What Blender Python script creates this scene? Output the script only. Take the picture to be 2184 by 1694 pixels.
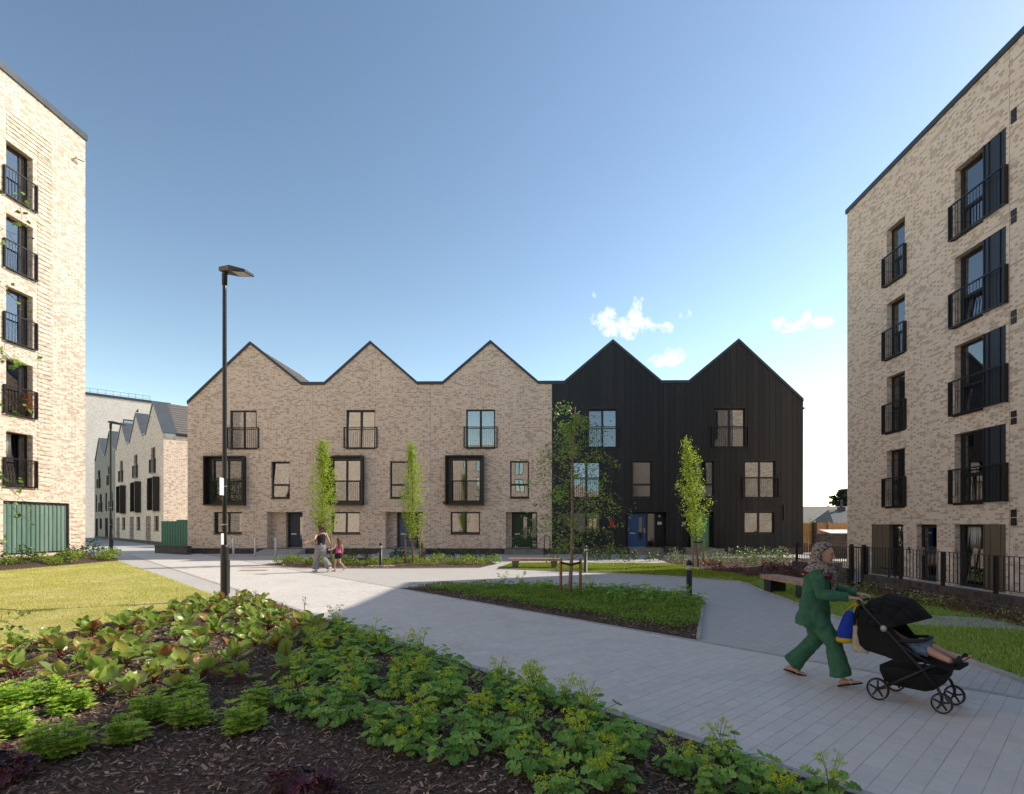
import bpy, math, random
import numpy as np
from mathutils import Vector, Matrix
R = math.radians
for o in list(bpy.data.objects): bpy.data.objects.remove(o)
scene = bpy.context.scene
col = scene.collection
# ------------------------------------------------------------------ camera
EYE = 1.75                      # eye height, metres
FPX, U0, V0 = 1138.0, 1135.0, 1119.0   # survey constants of the photograph (2184 x 1694 frame)
YAW = R(1.0)
cam = bpy.data.cameras.new('camera'); camo = bpy.data.objects.new('camera', cam); col.objects.link(camo)
camo.location = (0, 0, EYE); camo.rotation_euler = (R(90), 0, YAW)
cam.sensor_width = 36; cam.lens = 36 * FPX / 2184; cam.sensor_fit = 'HORIZONTAL'
cam.shift_x = -(U0 - 1092) / 2184; cam.shift_y = (V0 - 847) / 2184
cam.clip_start = 0.05; cam.clip_end = 3000
scene.camera = camo
# ------------------------------------------------------------------ sky and sun
SUN_AZ, SUN_EL = R(25), R(39.1)           # azimuth measured from +X towards +Y
SUN_DIR = Vector((math.cos(SUN_EL)*math.cos(SUN_AZ), math.cos(SUN_EL)*math.sin(SUN_AZ), math.sin(SUN_EL)))
world = bpy.data.worlds.new('World'); scene.world = world; world.use_nodes = True
wn, wl = world.node_tree.nodes, world.node_tree.links
wn.clear()
w_out = wn.new('ShaderNodeOutputWorld'); w_bg = wn.new('ShaderNodeBackground')
sky = wn.new('ShaderNodeTexSky'); sky.sky_type = 'NISHITA'; sky.sun_disc = False
sky.sun_elevation = SUN_EL; sky.sun_rotation = R(90) - SUN_AZ
sky.altitude = 50; sky.air_density = 1.0; sky.dust_density = 0.15; sky.ozone_density = 1.6
SKY_STRENGTH = 0.15
w_bg.inputs['Strength'].default_value = SKY_STRENGTH
wl.new(w_bg.outputs[0], w_out.inputs[0])
def wmath(op, a, b=None, c=None, clamp=False):
    n = wn.new('ShaderNodeMath'); n.operation = op; n.use_clamp = clamp
    for i, x in enumerate((a, b, c)):
        if x is None: continue
        if isinstance(x, (int, float)): n.inputs[i].default_value = x
        else: wl.new(x, n.inputs[i])
    return n.outputs[0]
def wdot(vec, d):
    n = wn.new('ShaderNodeVectorMath'); n.operation = 'DOT_PRODUCT'
    wl.new(vec, n.inputs[0]); n.inputs[1].default_value = d
    return n.outputs['Value']
w_tc = wn.new('ShaderNodeTexCoord'); w_dir = w_tc.outputs['Generated']
w_noise = wn.new('ShaderNodeTexNoise'); w_noise.inputs['Scale'].default_value = 48; w_noise.inputs['Detail'].default_value = 9; w_noise.inputs['Roughness'].default_value = 0.66
wl.new(w_dir, w_noise.inputs['Vector'])
def sky_dir(u, v):                        # compass direction of a cloud
    x, z = (u - U0) / FPX, (V0 - v) / FPX
    d = Vector((x*math.cos(YAW) - math.sin(YAW), math.cos(YAW) + x*math.sin(YAW), z))
    return d.normalized()
cloud_sum = None
# small fair-weather clouds: direction, half width and half height in radians, density
for (u, v, hw, hh, dens) in [(1288, 682, .026, .020, 1.2), (1330, 700, .040, .018, 1.3), (1362, 672, .022, .028, 1.35), (1400, 700, .036, .010, 0.95),
                             (1456, 672, .016, .010, 1.0), (1425, 764, .032, .015, 1.5), (1404, 768, .020, .010, 1.3), (1462, 764, .007, .006, .8),
                             (1662, 687, .018, .013, 1.2), (1700, 692, .032, .010, 1.05), (1742, 688, .026, .012, 1.2), (1721, 680, .010, .014, 1.0),
                             (1266, 628, .006, .006, .55), (1490, 612, .016, .006, .35), (283, 841, .018, .008, .55), (250, 838, .024, .005, .25)]:
    d = sky_dir(u, v); rt = d.cross(Vector((0, 0, 1))).normalized(); up = rt.cross(d)
    a = wmath('DIVIDE', wdot(w_dir, rt), hw); b = wmath('DIVIDE', wdot(w_dir, up), hh)
    r2 = wmath('ADD', wmath('MULTIPLY', a, a), wmath('MULTIPLY', b, b))
    front = wmath('GREATER_THAN', wdot(w_dir, d), 0.5)
    m = wmath('MULTIPLY', wmath('MULTIPLY', wmath('SUBTRACT', 1.0, wmath('MULTIPLY', r2, 0.55), clamp=True), dens), front)
    cloud_sum = m if cloud_sum is None else wmath('MAXIMUM', cloud_sum, m)
cl = wmath('SUBTRACT', wmath('ADD', wmath('MULTIPLY', wmath('SUBTRACT', w_noise.outputs['Fac'], 0.5), 4.2), cloud_sum), 0.62)
cl = wmath('MULTIPLY', wmath('MULTIPLY', cl, 1.0, clamp=True), wmath('MULTIPLY', cloud_sum, 3.0, clamp=True))
cl = wmath('MULTIPLY', cl, 0.92)
w_mix = wn.new('ShaderNodeMix'); w_mix.data_type = 'RGBA'
w_tint = wn.new('ShaderNodeMix'); w_tint.data_type = 'RGBA'; w_tint.blend_type = 'MULTIPLY'; w_tint.inputs['Factor'].default_value = 1.0
wl.new(sky.outputs[0], w_tint.inputs['A']); w_tint.inputs['B'].default_value = (0.45, 0.425, 0.365, 1)      # slightly hazy, less saturated summer sky
w_gam = wn.new('ShaderNodeGamma'); w_gam.inputs['Gamma'].default_value = 1.35; wl.new(w_tint.outputs['Result'], w_gam.inputs['Color'])   # clear polarised air: deeper overhead
w_scl = wn.new('ShaderNodeVectorMath'); w_scl.operation = 'MULTIPLY'; w_scl.inputs[1].default_value = (1.80, 1.58, 1.42); wl.new(w_gam.outputs[0], w_scl.inputs[0])
wl.new(cl, w_mix.inputs['Factor']); wl.new(w_scl.outputs[0], w_mix.inputs['A'])
w_mix.inputs['B'].default_value = (4.2, 4.2, 4.2, 1)
wl.new(w_mix.outputs['Result'], w_bg.inputs['Color'])
sun = bpy.data.lights.new('sun', 'SUN'); suno = bpy.data.objects.new('sun', sun); col.objects.link(suno)
sun.energy = 2.4; sun.angle = R(0.53); sun.color = (1.0, 0.90, 0.77)
suno.rotation_euler = SUN_DIR.to_track_quat('Z', 'Y').to_euler(); suno.location = (40, 20, 40)
# ------------------------------------------------------------------ exposure
scene.view_settings.view_transform = 'Standard'; scene.view_settings.look = 'None'
scene.view_settings.exposure = 1.10; scene.view_settings.gamma = 1.0; scene.view_settings.use_curve_mapping = False
scene.cycles.use_denoising = True
scene.cycles.max_bounces = 8; scene.cycles.diffuse_bounces = 4; scene.cycles.glossy_bounces = 4
scene.cycles.transmission_bounces = 6; scene.cycles.transparent_max_bounces = 12
scene.cycles.sample_clamp_indirect = 6.0; scene.cycles.caustics_reflective = False; scene.cycles.caustics_refractive = False
# ------------------------------------------------------------------ survey helpers: measured point -> metres on the site
CY, SY = math.cos(YAW), math.sin(YAW)
def CW(xc, d): return (xc*CY - d*SY, d*CY + xc*SY)
def G(u, v, z=0.0):                       # a point on the ground (or on a level z)
    w = (EYE - z) / (v - V0)
    x, y = CW((u - U0)*w, FPX*w)
    return Vector((x, y, z))
def AT(u, d, v=None):                     # a point at depth d; height from v
    x, y = CW((u - U0)/FPX*d, d)
    return Vector((x, y, 0 if v is None else EYE + (V0 - v)/FPX*d))
def PY(u, v, Y):                          # on a wall plane y = Y
    k = (u - U0)/FPX
    t = Y/(CY + k*SY)
    return (t*(k*CY - SY), EYE + (V0 - v)/FPX*t)
def PX(u, v, X):                          # on a wall plane x = X  -> (y, z)
    k = (u - U0)/FPX
    t = X/(k*CY - SY)
    return (t*(CY + k*SY), EYE + (V0 - v)/FPX*t)

# ------------------------------------------------------------------ materials
def new_mat(name):
    m = bpy.data.materials.new(name); m.use_nodes = True
    nt = m.node_tree; nt.nodes.clear()
    return m, nt.nodes, nt.links
def math_fn(N, L):
    def f(op, a, b=None, c=None, clamp=False):
        n = N.new('ShaderNodeMath'); n.operation = op; n.use_clamp = clamp
        for i, x in enumerate((a, b, c)):
            if x is None: continue
            if isinstance(x, (int, float)): n.inputs[i].default_value = x
            else: L.new(x, n.inputs[i])
        return n.outputs[0]
    return f
def ramp(N, L, fac, stops, interp='LINEAR'):
    r = N.new('ShaderNodeValToRGB'); r.color_ramp.interpolation = interp
    e = r.color_ramp.elements
    while len(e) < len(stops): e.new(0.5)
    for i, (p, c) in enumerate(stops):
        e[i].position = p; e[i].color = (*c, 1)
    L.new(fac, r.inputs[0]); return r.outputs[0]
def mixc(N, L, fac, a, b, blend='MIX'):
    n = N.new('ShaderNodeMix'); n.data_type = 'RGBA'; n.blend_type = blend
    for k, x in (('Factor', fac), ('A', a), ('B', b)):
        if isinstance(x, (int, float)): n.inputs[k].default_value = x
        elif isinstance(x, tuple): n.inputs[k].default_value = (*x, 1)
        else: L.new(x, n.inputs[k])
    return n.outputs['Result']
def noise(N, L, vec, scale, detail=4, rough=0.55):
    n = N.new('ShaderNodeTexNoise'); n.inputs['Scale'].default_value = scale
    n.inputs['Detail'].default_value = detail; n.inputs['Roughness'].default_value = rough
    if vec is not None: L.new(vec, n.inputs['Vector'])
    return n.outputs['Fac']
def finish(N, L, colr, rough=0.6, bump=None, bdist=0.01, spec=0.5, metal=0.0, trans=None, bstr=1.0):
    b = N.new('ShaderNodeBsdfPrincipled'); o = N.new('ShaderNodeOutputMaterial')
    if isinstance(colr, tuple): b.inputs['Base Color'].default_value = (*colr, 1)
    else: L.new(colr, b.inputs['Base Color'])
    if isinstance(rough, (int, float)): b.inputs['Roughness'].default_value = rough
    else: L.new(rough, b.inputs['Roughness'])
    b.inputs['Specular IOR Level'].default_value = spec; b.inputs['Metallic'].default_value = metal
    if bump is not None:
        bp = N.new('ShaderNodeBump'); bp.inputs['Distance'].default_value = bdist; bp.inputs['Strength'].default_value = bstr
        L.new(bump, bp.inputs['Height']); L.new(bp.outputs[0], b.inputs['Normal'])
    out = b.outputs[0]
    if trans is not None:                 # leaf: part of the light shines through
        t = N.new('ShaderNodeBsdfTranslucent'); mx = N.new('ShaderNodeMixShader'); mx.inputs[0].default_value = trans
        if isinstance(colr, tuple): t.inputs[0].default_value = (*colr, 1)
        else: L.new(colr, t.inputs[0])
        L.new(b.outputs[0], mx.inputs[1]); L.new(t.outputs[0], mx.inputs[2]); out = mx.outputs[0]
    L.new(out, o.inputs[0])
MATS = {}
def plain(name, c, rough=0.55, var=0.12, scale=6.0, bump=0.0, spec=0.5, metal=0.0, fine=60.0):
    """a painted / cast / woven surface with faint uneven tone and relief"""
    if name in MATS: return MATS[name]
    m, N, L = new_mat(name)
    tc = N.new('ShaderNodeTexCoord').outputs['Object']
    n1 = noise(N, L, tc, scale, 5); n2 = noise(N, L, tc, fine, 2)
    lo = tuple(x*(1-var) for x in c); hi = tuple(min(1, x*(1+var)) for x in c)
    cc = ramp(N, L, n1, [(0.3, lo), (0.7, hi)])
    mf = math_fn(N, L)
    rr = mf('ADD', mf('MULTIPLY', n1, 0.16), rough - 0.08)
    finish(N, L, cc, rr, n2 if bump else None, bump, spec, metal)
    MATS[name] = m; return m
def brick(name, tones, mortar, header_dark=0.16, rough=0.85, relief=0.006, patch=0.25):
    """Flemish-bond brickwork laid out in metres (UV)"""
    m, N, L = new_mat(name); mf = math_fn(N, L)
    uv = N.new('ShaderNodeUVMap'); sep = N.new('ShaderNodeSeparateXYZ'); L.new(uv.outputs[0], sep.inputs[0])
    U, V = sep.outputs[0], sep.outputs[1]
    cv = mf('DIVIDE', V, 0.075); course = mf('FLOOR', cv); fv = mf('FRACT', cv)
    odd = mf('FLOORED_MODULO', course, 2.0)
    u2 = mf('ADD', U, mf('MULTIPLY', odd, 0.16875))
    k = mf('FLOOR', mf('DIVIDE', u2, 0.3375)); fu = mf('SUBTRACT', u2, mf('MULTIPLY', k, 0.3375))
    isH = mf('GREATER_THAN', fu, 0.225)
    loc = mf('SUBTRACT', fu, mf('MULTIPLY', isH, 0.225))
    mort = mf('MAXIMUM', mf('LESS_THAN', loc, 0.010), mf('LESS_THAN', fv, 0.135))
    cmb = N.new('ShaderNodeCombineXYZ'); L.new(mf('ADD', mf('MULTIPLY', k, 2.0), isH), cmb.inputs[0]); L.new(course, cmb.inputs[1])
    wnz = N.new('ShaderNodeTexWhiteNoise'); wnz.noise_dimensions = '3D'; L.new(cmb.outputs[0], wnz.inputs[0])
    big = noise(N, L, uv.outputs[0], 0.9, 3)
    val = mf('ADD', mf('ADD', wnz.outputs['Value'], mf('MULTIPLY', isH, header_dark)), mf('MULTIPLY', mf('SUBTRACT', big, 0.5), patch))
    n = len(tones)
    c = ramp(N, L, val, [(i/n, t) for i, t in enumerate(tones)], 'CONSTANT')
    grain = noise(N, L, uv.outputs[0], 45, 3)
    c = mixc(N, L, 0.18, c, mixc(N, L, grain, tuple(x*0.72 for x in tones[0]), tuple(min(1, x*1.1) for x in tones[0])), 'MIX')
    c = mixc(N, L, mort, c, mortar)
    mp = N.new('ShaderNodeMapping'); mp.inputs['Scale'].default_value = (1.1, .16, 1); L.new(uv.outputs[0], mp.inputs[0]); streak = noise(N, L, mp.outputs[0], 1.0, 5, .6)
    c = mixc(N, L, 1.0, c, ramp(N, L, mf('ADD', mf('MULTIPLY', streak, .6), mf('MULTIPLY', big, .4)), [(.32, (.88, .865, .85)), (.45, (.98, .977, .975)), (.6, (1, 1, 1))]), 'MULTIPLY')
    h = mf('ADD', mf('SUBTRACT', 1.0, mort), mf('MULTIPLY', grain, 0.35))
    finish(N, L, c, rough, h, relief, 0.3)
    MATS[name] = m; return m
M_BRICK = brick('buff_brick', [(.90, .72, .575), (.85, .675, .53), (.88, .725, .60), (.82, .645, .505), (.87, .71, .58), (.76, .595, .46), (.61, .465, .35), (.49, .365, .265)], (.84, .735, .625), .24)
M_PALE = brick('pale_brick', [(.84, .78, .71), (.78, .71, .64), (.82, .75, .68), (.70, .62, .55), (.76, .70, .64), (.64, .56, .49)], (.76, .72, .67))
M_DARKBRICK = brick('charcoal_brick', [(.075, .062, .057), (.055, .047, .045), (.095, .078, .07), (.045, .04, .04), (.115, .09, .08)], (.16, .15, .14))
def cladding_mat():
    m, N, L = new_mat('charred_board'); mf = math_fn(N, L)
    tc = N.new('ShaderNodeTexCoord'); mp = N.new('ShaderNodeMapping'); mp.inputs['Scale'].default_value = (14, 14, .55)
    L.new(tc.outputs['Object'], mp.inputs[0]); n1 = noise(N, L, mp.outputs[0], 3, 6)
    oi = N.new('ShaderNodeObjectInfo')
    v = mf('ADD', mf('MULTIPLY', n1, .7), mf('MULTIPLY', oi.outputs['Random'], .5))
    c = ramp(N, L, v, [(.3, (.0062, .0068, .0082)), (.6, (.0105, .011, .0125)), (.9, (.020, .0195, .0195))])
    finish(N, L, c, mf('ADD', mf('MULTIPLY', n1, .25), .36), n1, .004, .45)
    return m
M_CLAD = cladding_mat()
M_FRAME = plain('dark_bronze_aluminium', (.020, .0175, .0165), .38, .1, 3)
M_RAIL = plain('black_railing_paint', (.013, .013, .015), .4, .1, 8)
M_COPING = plain('anthracite_coping', (.035, .043, .052), .38, .1, 2)
M_STEEL = plain('brushed_steel', (.55, .53, .50), .35, .1, 20, metal=.9)
M_ZINC = plain('grey_zinc', (.115, .12, .13), .45, .12, 2, metal=.3)
M_WHITE = plain('white_plate', (.8, .8, .78), .5, .03)
M_CONC = plain('pale_concrete', (.40, .385, .36), .85, .16, 5, .004)
M_STEP = plain('weathered_step_stone', (.25, .235, .205), .85, .25, 4, .004)
M_BEIGE = plain('olive_beige_panel', (.155, .122, .080), .5, .06, 2)
M_SLATEPANEL = plain('slate_blue_panel', (.022, .027, .036), .4, .08, 2)
M_ROOM = plain('room_plaster', (.28, .26, .24), .9, .1, 1)
M_CURTAIN = plain('grey_curtain', (.55, .54, .52), .9, .12, 5)
M_CURTAIN_L = plain('lilac_print_curtain', (.42, .25, .42), .9, .5, 9)
M_BLACK = plain('black_rubber', (.012, .012, .012), .7, .15, 10)
M_WOODPALE = plain('pale_timber', (.47, .27, .155), .75, .22, 9, .003)
def glass_mat(name, tint, base_refl):
    m, N, L = new_mat(name); mf = math_fn(N, L)
    fr = N.new('ShaderNodeFresnel'); fr.inputs[0].default_value = 1.5
    tr = N.new('ShaderNodeBsdfTransparent'); tr.inputs[0].default_value = (*tint, 1)
    gl = N.new('ShaderNodeBsdfGlossy'); gl.inputs['Roughness'].default_value = 0.012; gl.inputs[0].default_value = (.97, .98, 1, 1)
    geo = N.new('ShaderNodeNewGeometry'); nz = noise(N, L, geo.outputs['Position'], .7, 1)
    bp = N.new('ShaderNodeBump'); bp.inputs['Distance'].default_value = .008; bp.inputs['Strength'].default_value = .3; L.new(nz, bp.inputs['Height']); L.new(bp.outputs[0], gl.inputs['Normal'])
    mx = N.new('ShaderNodeMixShader'); o = N.new('ShaderNodeOutputMaterial')
    L.new(mf('ADD', mf('MULTIPLY', fr.outputs[0], 1.0 - base_refl), base_refl, clamp=True), mx.inputs[0])
    L.new(tr.outputs[0], mx.inputs[1]); L.new(gl.outputs[0], mx.inputs[2]); L.new(mx.outputs[0], o.inputs[0])
    return m
M_GLASS = glass_mat('double_glazing', (.62, .66, .66), .23)
M_ROOF = plain('brown_grey_roof_tile', (.17, .15, .138), .8, .2, 5, .004)
M_MULCH = None

# ------------------------------------------------------------------ mesh builder
class MB:
    def __init__(s): s.v = []; s.f = []; s.m = []
    def add(s, vs, fs, mi=0):
        b = len(s.v); s.v += [tuple(p) for p in vs]; s.f += [tuple(b+i for i in f) for f in fs]; s.m += [mi]*len(fs); return s
    def quad(s, a, b, c, d, mi=0): return s.add([a, b, c, d], [(0, 1, 2, 3)], mi)
    def box(s, x0, x1, y0, y1, z0, z1, mi=0):
        return s.add([(x0, y0, z0), (x1, y0, z0), (x1, y1, z0), (x0, y1, z0), (x0, y0, z1), (x1, y0, z1), (x1, y1, z1), (x0, y1, z1)],
                     [(0, 3, 2, 1), (4, 5, 6, 7), (0, 1, 5, 4), (1, 2, 6, 5), (2, 3, 7, 6), (3, 0, 4, 7)], mi)
    def bar(s, a, b, w, h, up=(0, 0, 1), mi=0):       # rectangular bar from a to b
        a, b = Vector(a), Vector(b); d = (b-a).normalized(); up = Vector(up)
        if abs(d.dot(up)) > .98: up = Vector((0, 1, 0))
        r = d.cross(up).normalized(); q = r.cross(d)
        vs = [p + r*x*w/2 + q*y*h/2 for p in (a, b) for x, y in ((-1, -1), (1, -1), (1, 1), (-1, 1))]
        return s.add(vs, [(3, 2, 1, 0), (4, 5, 6, 7), (0, 1, 5, 4), (1, 2, 6, 5), (2, 3, 7, 6), (3, 0, 4, 7)], mi)
    def tube(s, pts, rad, n=8, mi=0, caps=True):
        pts = [Vector(p) for p in pts]
        if not hasattr(rad, '__len__'): rad = [rad]*len(pts)
        b = len(s.v); ref = None
        for i, p in enumerate(pts):
            d = (pts[min(i+1, len(pts)-1)] - pts[max(i-1, 0)]).normalized()
            if ref is None: ref = d.orthogonal().normalized()
            ref = (ref - d*ref.dot(d)); ref = ref.normalized() if ref.length > 1e-6 else d.orthogonal().normalized()
            q = d.cross(ref)
            for k in range(n):
                a = 2*math.pi*k/n
                s.v.append(tuple(p + (ref*math.cos(a) + q*math.sin(a))*rad[i]))
        for i in range(len(pts)-1):
            for k in range(n):
                s.f.append((b+i*n+k, b+i*n+(k+1) % n, b+(i+1)*n+(k+1) % n, b+(i+1)*n+k)); s.m.append(mi)
        if caps:
            s.f.append(tuple(b+k for k in reversed(range(n)))); s.m.append(mi)
            e = b+(len(pts)-1)*n; s.f.append(tuple(e+k for k in range(n))); s.m.append(mi)
        return s
    def lathe(s, prof, n=16, c=(0, 0, 0), mi=0):      # (radius, z) profile
        b = len(s.v)
        for r, z in prof:
            for k in range(n):
                a = 2*math.pi*k/n; s.v.append((c[0]+r*math.cos(a), c[1]+r*math.sin(a), c[2]+z))
        for i in range(len(prof)-1):
            for k in range(n):
                s.f.append((b+i*n+k, b+i*n+(k+1) % n, b+(i+1)*n+(k+1) % n, b+(i+1)*n+k)); s.m.append(mi)
        s.f.append(tuple(b+k for k in reversed(range(n)))); s.m.append(mi)
        e = b+(len(prof)-1)*n; s.f.append(tuple(e+k for k in range(n))); s.m.append(mi)
        return s
    def loft(s, rings, mi=0):                         # list of rings with equal point counts, closed ends
        b = len(s.v); n = len(rings[0])
        for r in rings: s.v += [tuple(p) for p in r]
        for i in range(len(rings)-1):
            for k in range(n):
                s.f.append((b+i*n+k, b+i*n+(k+1) % n, b+(i+1)*n+(k+1) % n, b+(i+1)*n+k)); s.m.append(mi)
        s.f.append(tuple(b+k for k in reversed(range(n)))); s.m.append(mi)
        e = b+(len(rings)-1)*n; s.f.append(tuple(e+k for k in range(n))); s.m.append(mi)
        return s
    def prism(s, poly, z0, z1, mi=0):                 # poly: ccw list of (x, y)
        n = len(poly)
        vs = [(x, y, z0) for x, y in poly] + [(x, y, z1) for x, y in poly]
        return s.add(vs, [tuple(reversed(range(n))), tuple(range(n, 2*n))] + [(i, (i+1) % n, n+(i+1) % n, n+i) for i in range(n)], mi)
    def mesh(s, name, mats, smooth=False):
        me = bpy.data.meshes.new(name); me.from_pydata(s.v, [], s.f); me.update()
        for m in (mats if isinstance(mats, (list, tuple)) else [mats]): me.materials.append(m)
        nf = len(me.polygons)
        if len(s.m) == nf and any(s.m): me.polygons.foreach_set('material_index', s.m)
        if smooth: me.polygons.foreach_set('use_smooth', [True]*nf)
        uvl = me.uv_layers.new(name='UVMap')
        nl = len(me.loops); vi = np.empty(nl, np.int32); me.loops.foreach_get('vertex_index', vi)
        co = np.array(s.v, np.float64)[vi]
        nr = np.empty(nf*3); me.polygons.foreach_get('normal', nr); nr = nr.reshape(-1, 3)
        lt = np.empty(nf, np.int32); me.polygons.foreach_get('loop_total', lt)
        nr = np.repeat(nr, lt, axis=0)
        flat = np.abs(nr[:, 2]) > .75
        h = np.hypot(nr[:, 0], nr[:, 1]) + 1e-9
        uu = np.where(flat, co[:, 0], (-nr[:, 1]*co[:, 0] + nr[:, 0]*co[:, 1])/h)
        vv = np.where(flat, co[:, 1], co[:, 2])
        uvl.data.foreach_set('uv', np.stack([uu, vv], 1).astype(np.float32).ravel())
        return me
    def build(s, name, mats, parent=None, smooth=False, loc=None, rz=None):
        o = bpy.data.objects.new(name, s.mesh(name, mats, smooth)); col.objects.link(o)
        if parent is not None: o.parent = parent
        if loc is not None: o.location = loc
        if rz is not None: o.rotation_euler = (0, 0, rz)
        return o
def tag(o, label=None, cat=None, group=None, kind=None):
    if label: o['label'] = label
    if cat: o['category'] = cat
    if group: o['group'] = group
    if kind: o['kind'] = kind
    return o
def empty(name, loc=(0, 0, 0), rz=0.0, label=None, cat=None, group=None):
    o = bpy.data.objects.new(name, None); col.objects.link(o); o.location = loc; o.rotation_euler = (0, 0, rz); o.empty_display_size = .2
    return tag(o, label, cat, group)
def inst(name, me, parent, loc=(0, 0, 0), rot=(0, 0, 0), scale=(1, 1, 1)):
    o = bpy.data.objects.new(name, me); col.objects.link(o); o.parent = parent
    o.location = loc; o.rotation_euler = rot; o.scale = scale
    return o
def copy_tree(o, parent=None):
    c = o.copy(); col.objects.link(c); c.parent = parent
    for ch in list(o.children): copy_tree(ch, c)
    return c
def inside(p, poly):
    x, y = p[0], p[1]; c = False; n = len(poly)
    for i in range(n):
        x1, y1 = poly[i][:2]; x2, y2 = poly[(i+1) % n][:2]
        if (y1 > y) != (y2 > y) and x < (x2-x1)*(y-y1)/(y2-y1)+x1: c = not c
    return c
def clip_poly(poly, a, b):                 # keep the part of a polygon left of the line a->b
    out = []; n = len(poly)
    side = lambda p: (b[0]-a[0])*(p[1]-a[1]) - (b[1]-a[1])*(p[0]-a[0])
    for i in range(n):
        p, q = poly[i], poly[(i+1) % n]; sp, sq = side(p), side(q)
        if sp >= 0: out.append(p)
        if (sp >= 0) != (sq >= 0):
            t = sp/(sp-sq); out.append((p[0]+(q[0]-p[0])*t, p[1]+(q[1]-p[1])*t))
    return out
# ================================================================== GROUND
def block_paving_mat():
    m, N, L = new_mat('grey_block_paving'); mf = math_fn(N, L)
    tc = N.new('ShaderNodeTexCoord'); mp = N.new('ShaderNodeMapping'); mp.inputs['Rotation'].default_value = (0, 0, R(-44))
    L.new(tc.outputs['Object'], mp.inputs[0])
    bt = N.new('ShaderNodeTexBrick'); L.new(mp.outputs[0], bt.inputs['Vector'])
    for k, v in (('Scale', 1.0), ('Mortar Size', .0035), ('Mortar Smooth', .3), ('Brick Width', .2), ('Row Height', .1)): bt.inputs[k].default_value = v
    bt.inputs['Color1'].default_value = (.52, .50, .47, 1); bt.inputs['Color2'].default_value = (.61, .59, .56, 1); bt.inputs['Mortar'].default_value = (.26, .25, .235, 1)
    n1 = noise(N, L, tc.outputs['Object'], .35, 6); n2 = noise(N, L, tc.outputs['Object'], 7, 5, .7)
    c = mixc(N, L, .3, bt.outputs['Color'], ramp(N, L, n1, [(.3, (.50, .48, .45)), (.7, (.70, .675, .64))]))
    c = mixc(N, L, .3, c, ramp(N, L, n2, [(.25, (.2, .19, .18)), (.6, (.5, .49, .48))]), 'MULTIPLY')
    c = mixc(N, L, .25, c, (.66, .635, .60))
    h = mf('ADD', mf('SUBTRACT', 1.0, bt.outputs['Fac']), mf('MULTIPLY', n2, .3))
    finish(N, L, c, .8, h, .004, .35)
    return m
def slab_mat(name, c):
    m, N, L = new_mat(name); mf = math_fn(N, L)
    tc = N.new('ShaderNodeNewGeometry').outputs['Position']; oi = N.new('ShaderNodeObjectInfo')
    n1 = noise(N, L, tc, .6, 5); n2 = noise(N, L, tc, 150, 2, .8); n3 = noise(N, L, tc, 3.2, 7, .78)
    v = mf('ADD', mf('ADD', mf('MULTIPLY', n2, .5), mf('MULTIPLY', n1, .3)), mf('MULTIPLY', n3, .35))
    cc = ramp(N, L, v, [(.36, tuple(x*.70 for x in c)), (.55, c), (.85, tuple(x*1.16 for x in c))])
    spot = N.new('ShaderNodeTexVoronoi'); spot.inputs['Scale'].default_value = 5.5; L.new(tc, spot.inputs['Vector']); cc = mixc(N, L, mf('MULTIPLY', mf('LESS_THAN', spot.outputs['Distance'], .055), .35), cc, (.25, .24, .23))
    finish(N, L, cc, .78, n2, .0012, .4)
    return m
def mulch_mat():
    m, N, L = new_mat('bark_mulch'); mf = math_fn(N, L)
    tc = N.new('ShaderNodeNewGeometry').outputs['Position']
    vo = N.new('ShaderNodeTexVoronoi'); vo.inputs['Scale'].default_value = 42; L.new(tc, vo.inputs['Vector'])
    n1 = noise(N, L, tc, 20, 6, .75)
    c = ramp(N, L, mf('ADD', mf('MULTIPLY', n1, .7), mf('MULTIPLY', vo.outputs['Distance'], .4)), [(.3, (.028, .019, .015)), (.55, (.10, .068, .05)), (.8, (.21, .15, .115))])
    finish(N, L, c, .9, mf('ADD', n1, vo.outputs['Distance']), .03, .25)
    return m
def turf_mat(name, a, b, c3):   # patchy sward with thin dry places
    m, N, L = new_mat(name); mf = math_fn(N, L)
    tc = N.new('ShaderNodeNewGeometry').outputs['Position']
    n1 = noise(N, L, tc, .9, 6, .65); n2 = noise(N, L, tc, 26, 5, .75)
    cc = ramp(N, L, mf('ADD', mf('MULTIPLY', n1, .8), mf('MULTIPLY', n2, .3)), [(.36, a), (.54, b), (.68, c3)])
    finish(N, L, cc, .9, n2, .03, .2)
    return m
M_BLOCK = block_paving_mat()
M_SLABS = [slab_mat('slab_grey', (.64, .61, .57)), slab_mat('slab_light', (.66, .63, .59)), slab_mat('slab_warm', (.645, .605, .56)), slab_mat('slab_dark', (.61, .585, .55))]
M_JOINT = plain('sand_joint', (.14, .13, .115), .95, .2, 20)
M_MULCH = mulch_mat()
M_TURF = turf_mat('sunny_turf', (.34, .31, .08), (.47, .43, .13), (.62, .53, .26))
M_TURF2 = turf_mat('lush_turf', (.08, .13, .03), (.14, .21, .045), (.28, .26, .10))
M_FARGROUND = plain('rough_ground', (.17, .16, .13), .95, .3, .3, .01)

MB().box(-1500, 1500, -1500, 1500, -1.2, -.36).build('ground', M_FARGROUND)['kind'] = 'structure'
ct = MB()
ct.prism([(-90, -40), (8.58, -40), (8.58, 25.6), (60, 25.6), (60, 75), (-90, 75)], -.36, .011)
tag(ct.build('court_pavement', M_BLOCK), kind='structure')
# sunken terrace in front of the flats
tag(MB().box(8.9, 13.7, -40, 25.5, -.356, -.30).build('sunken_terrace_paving', M_CONC), kind='structure')

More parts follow.
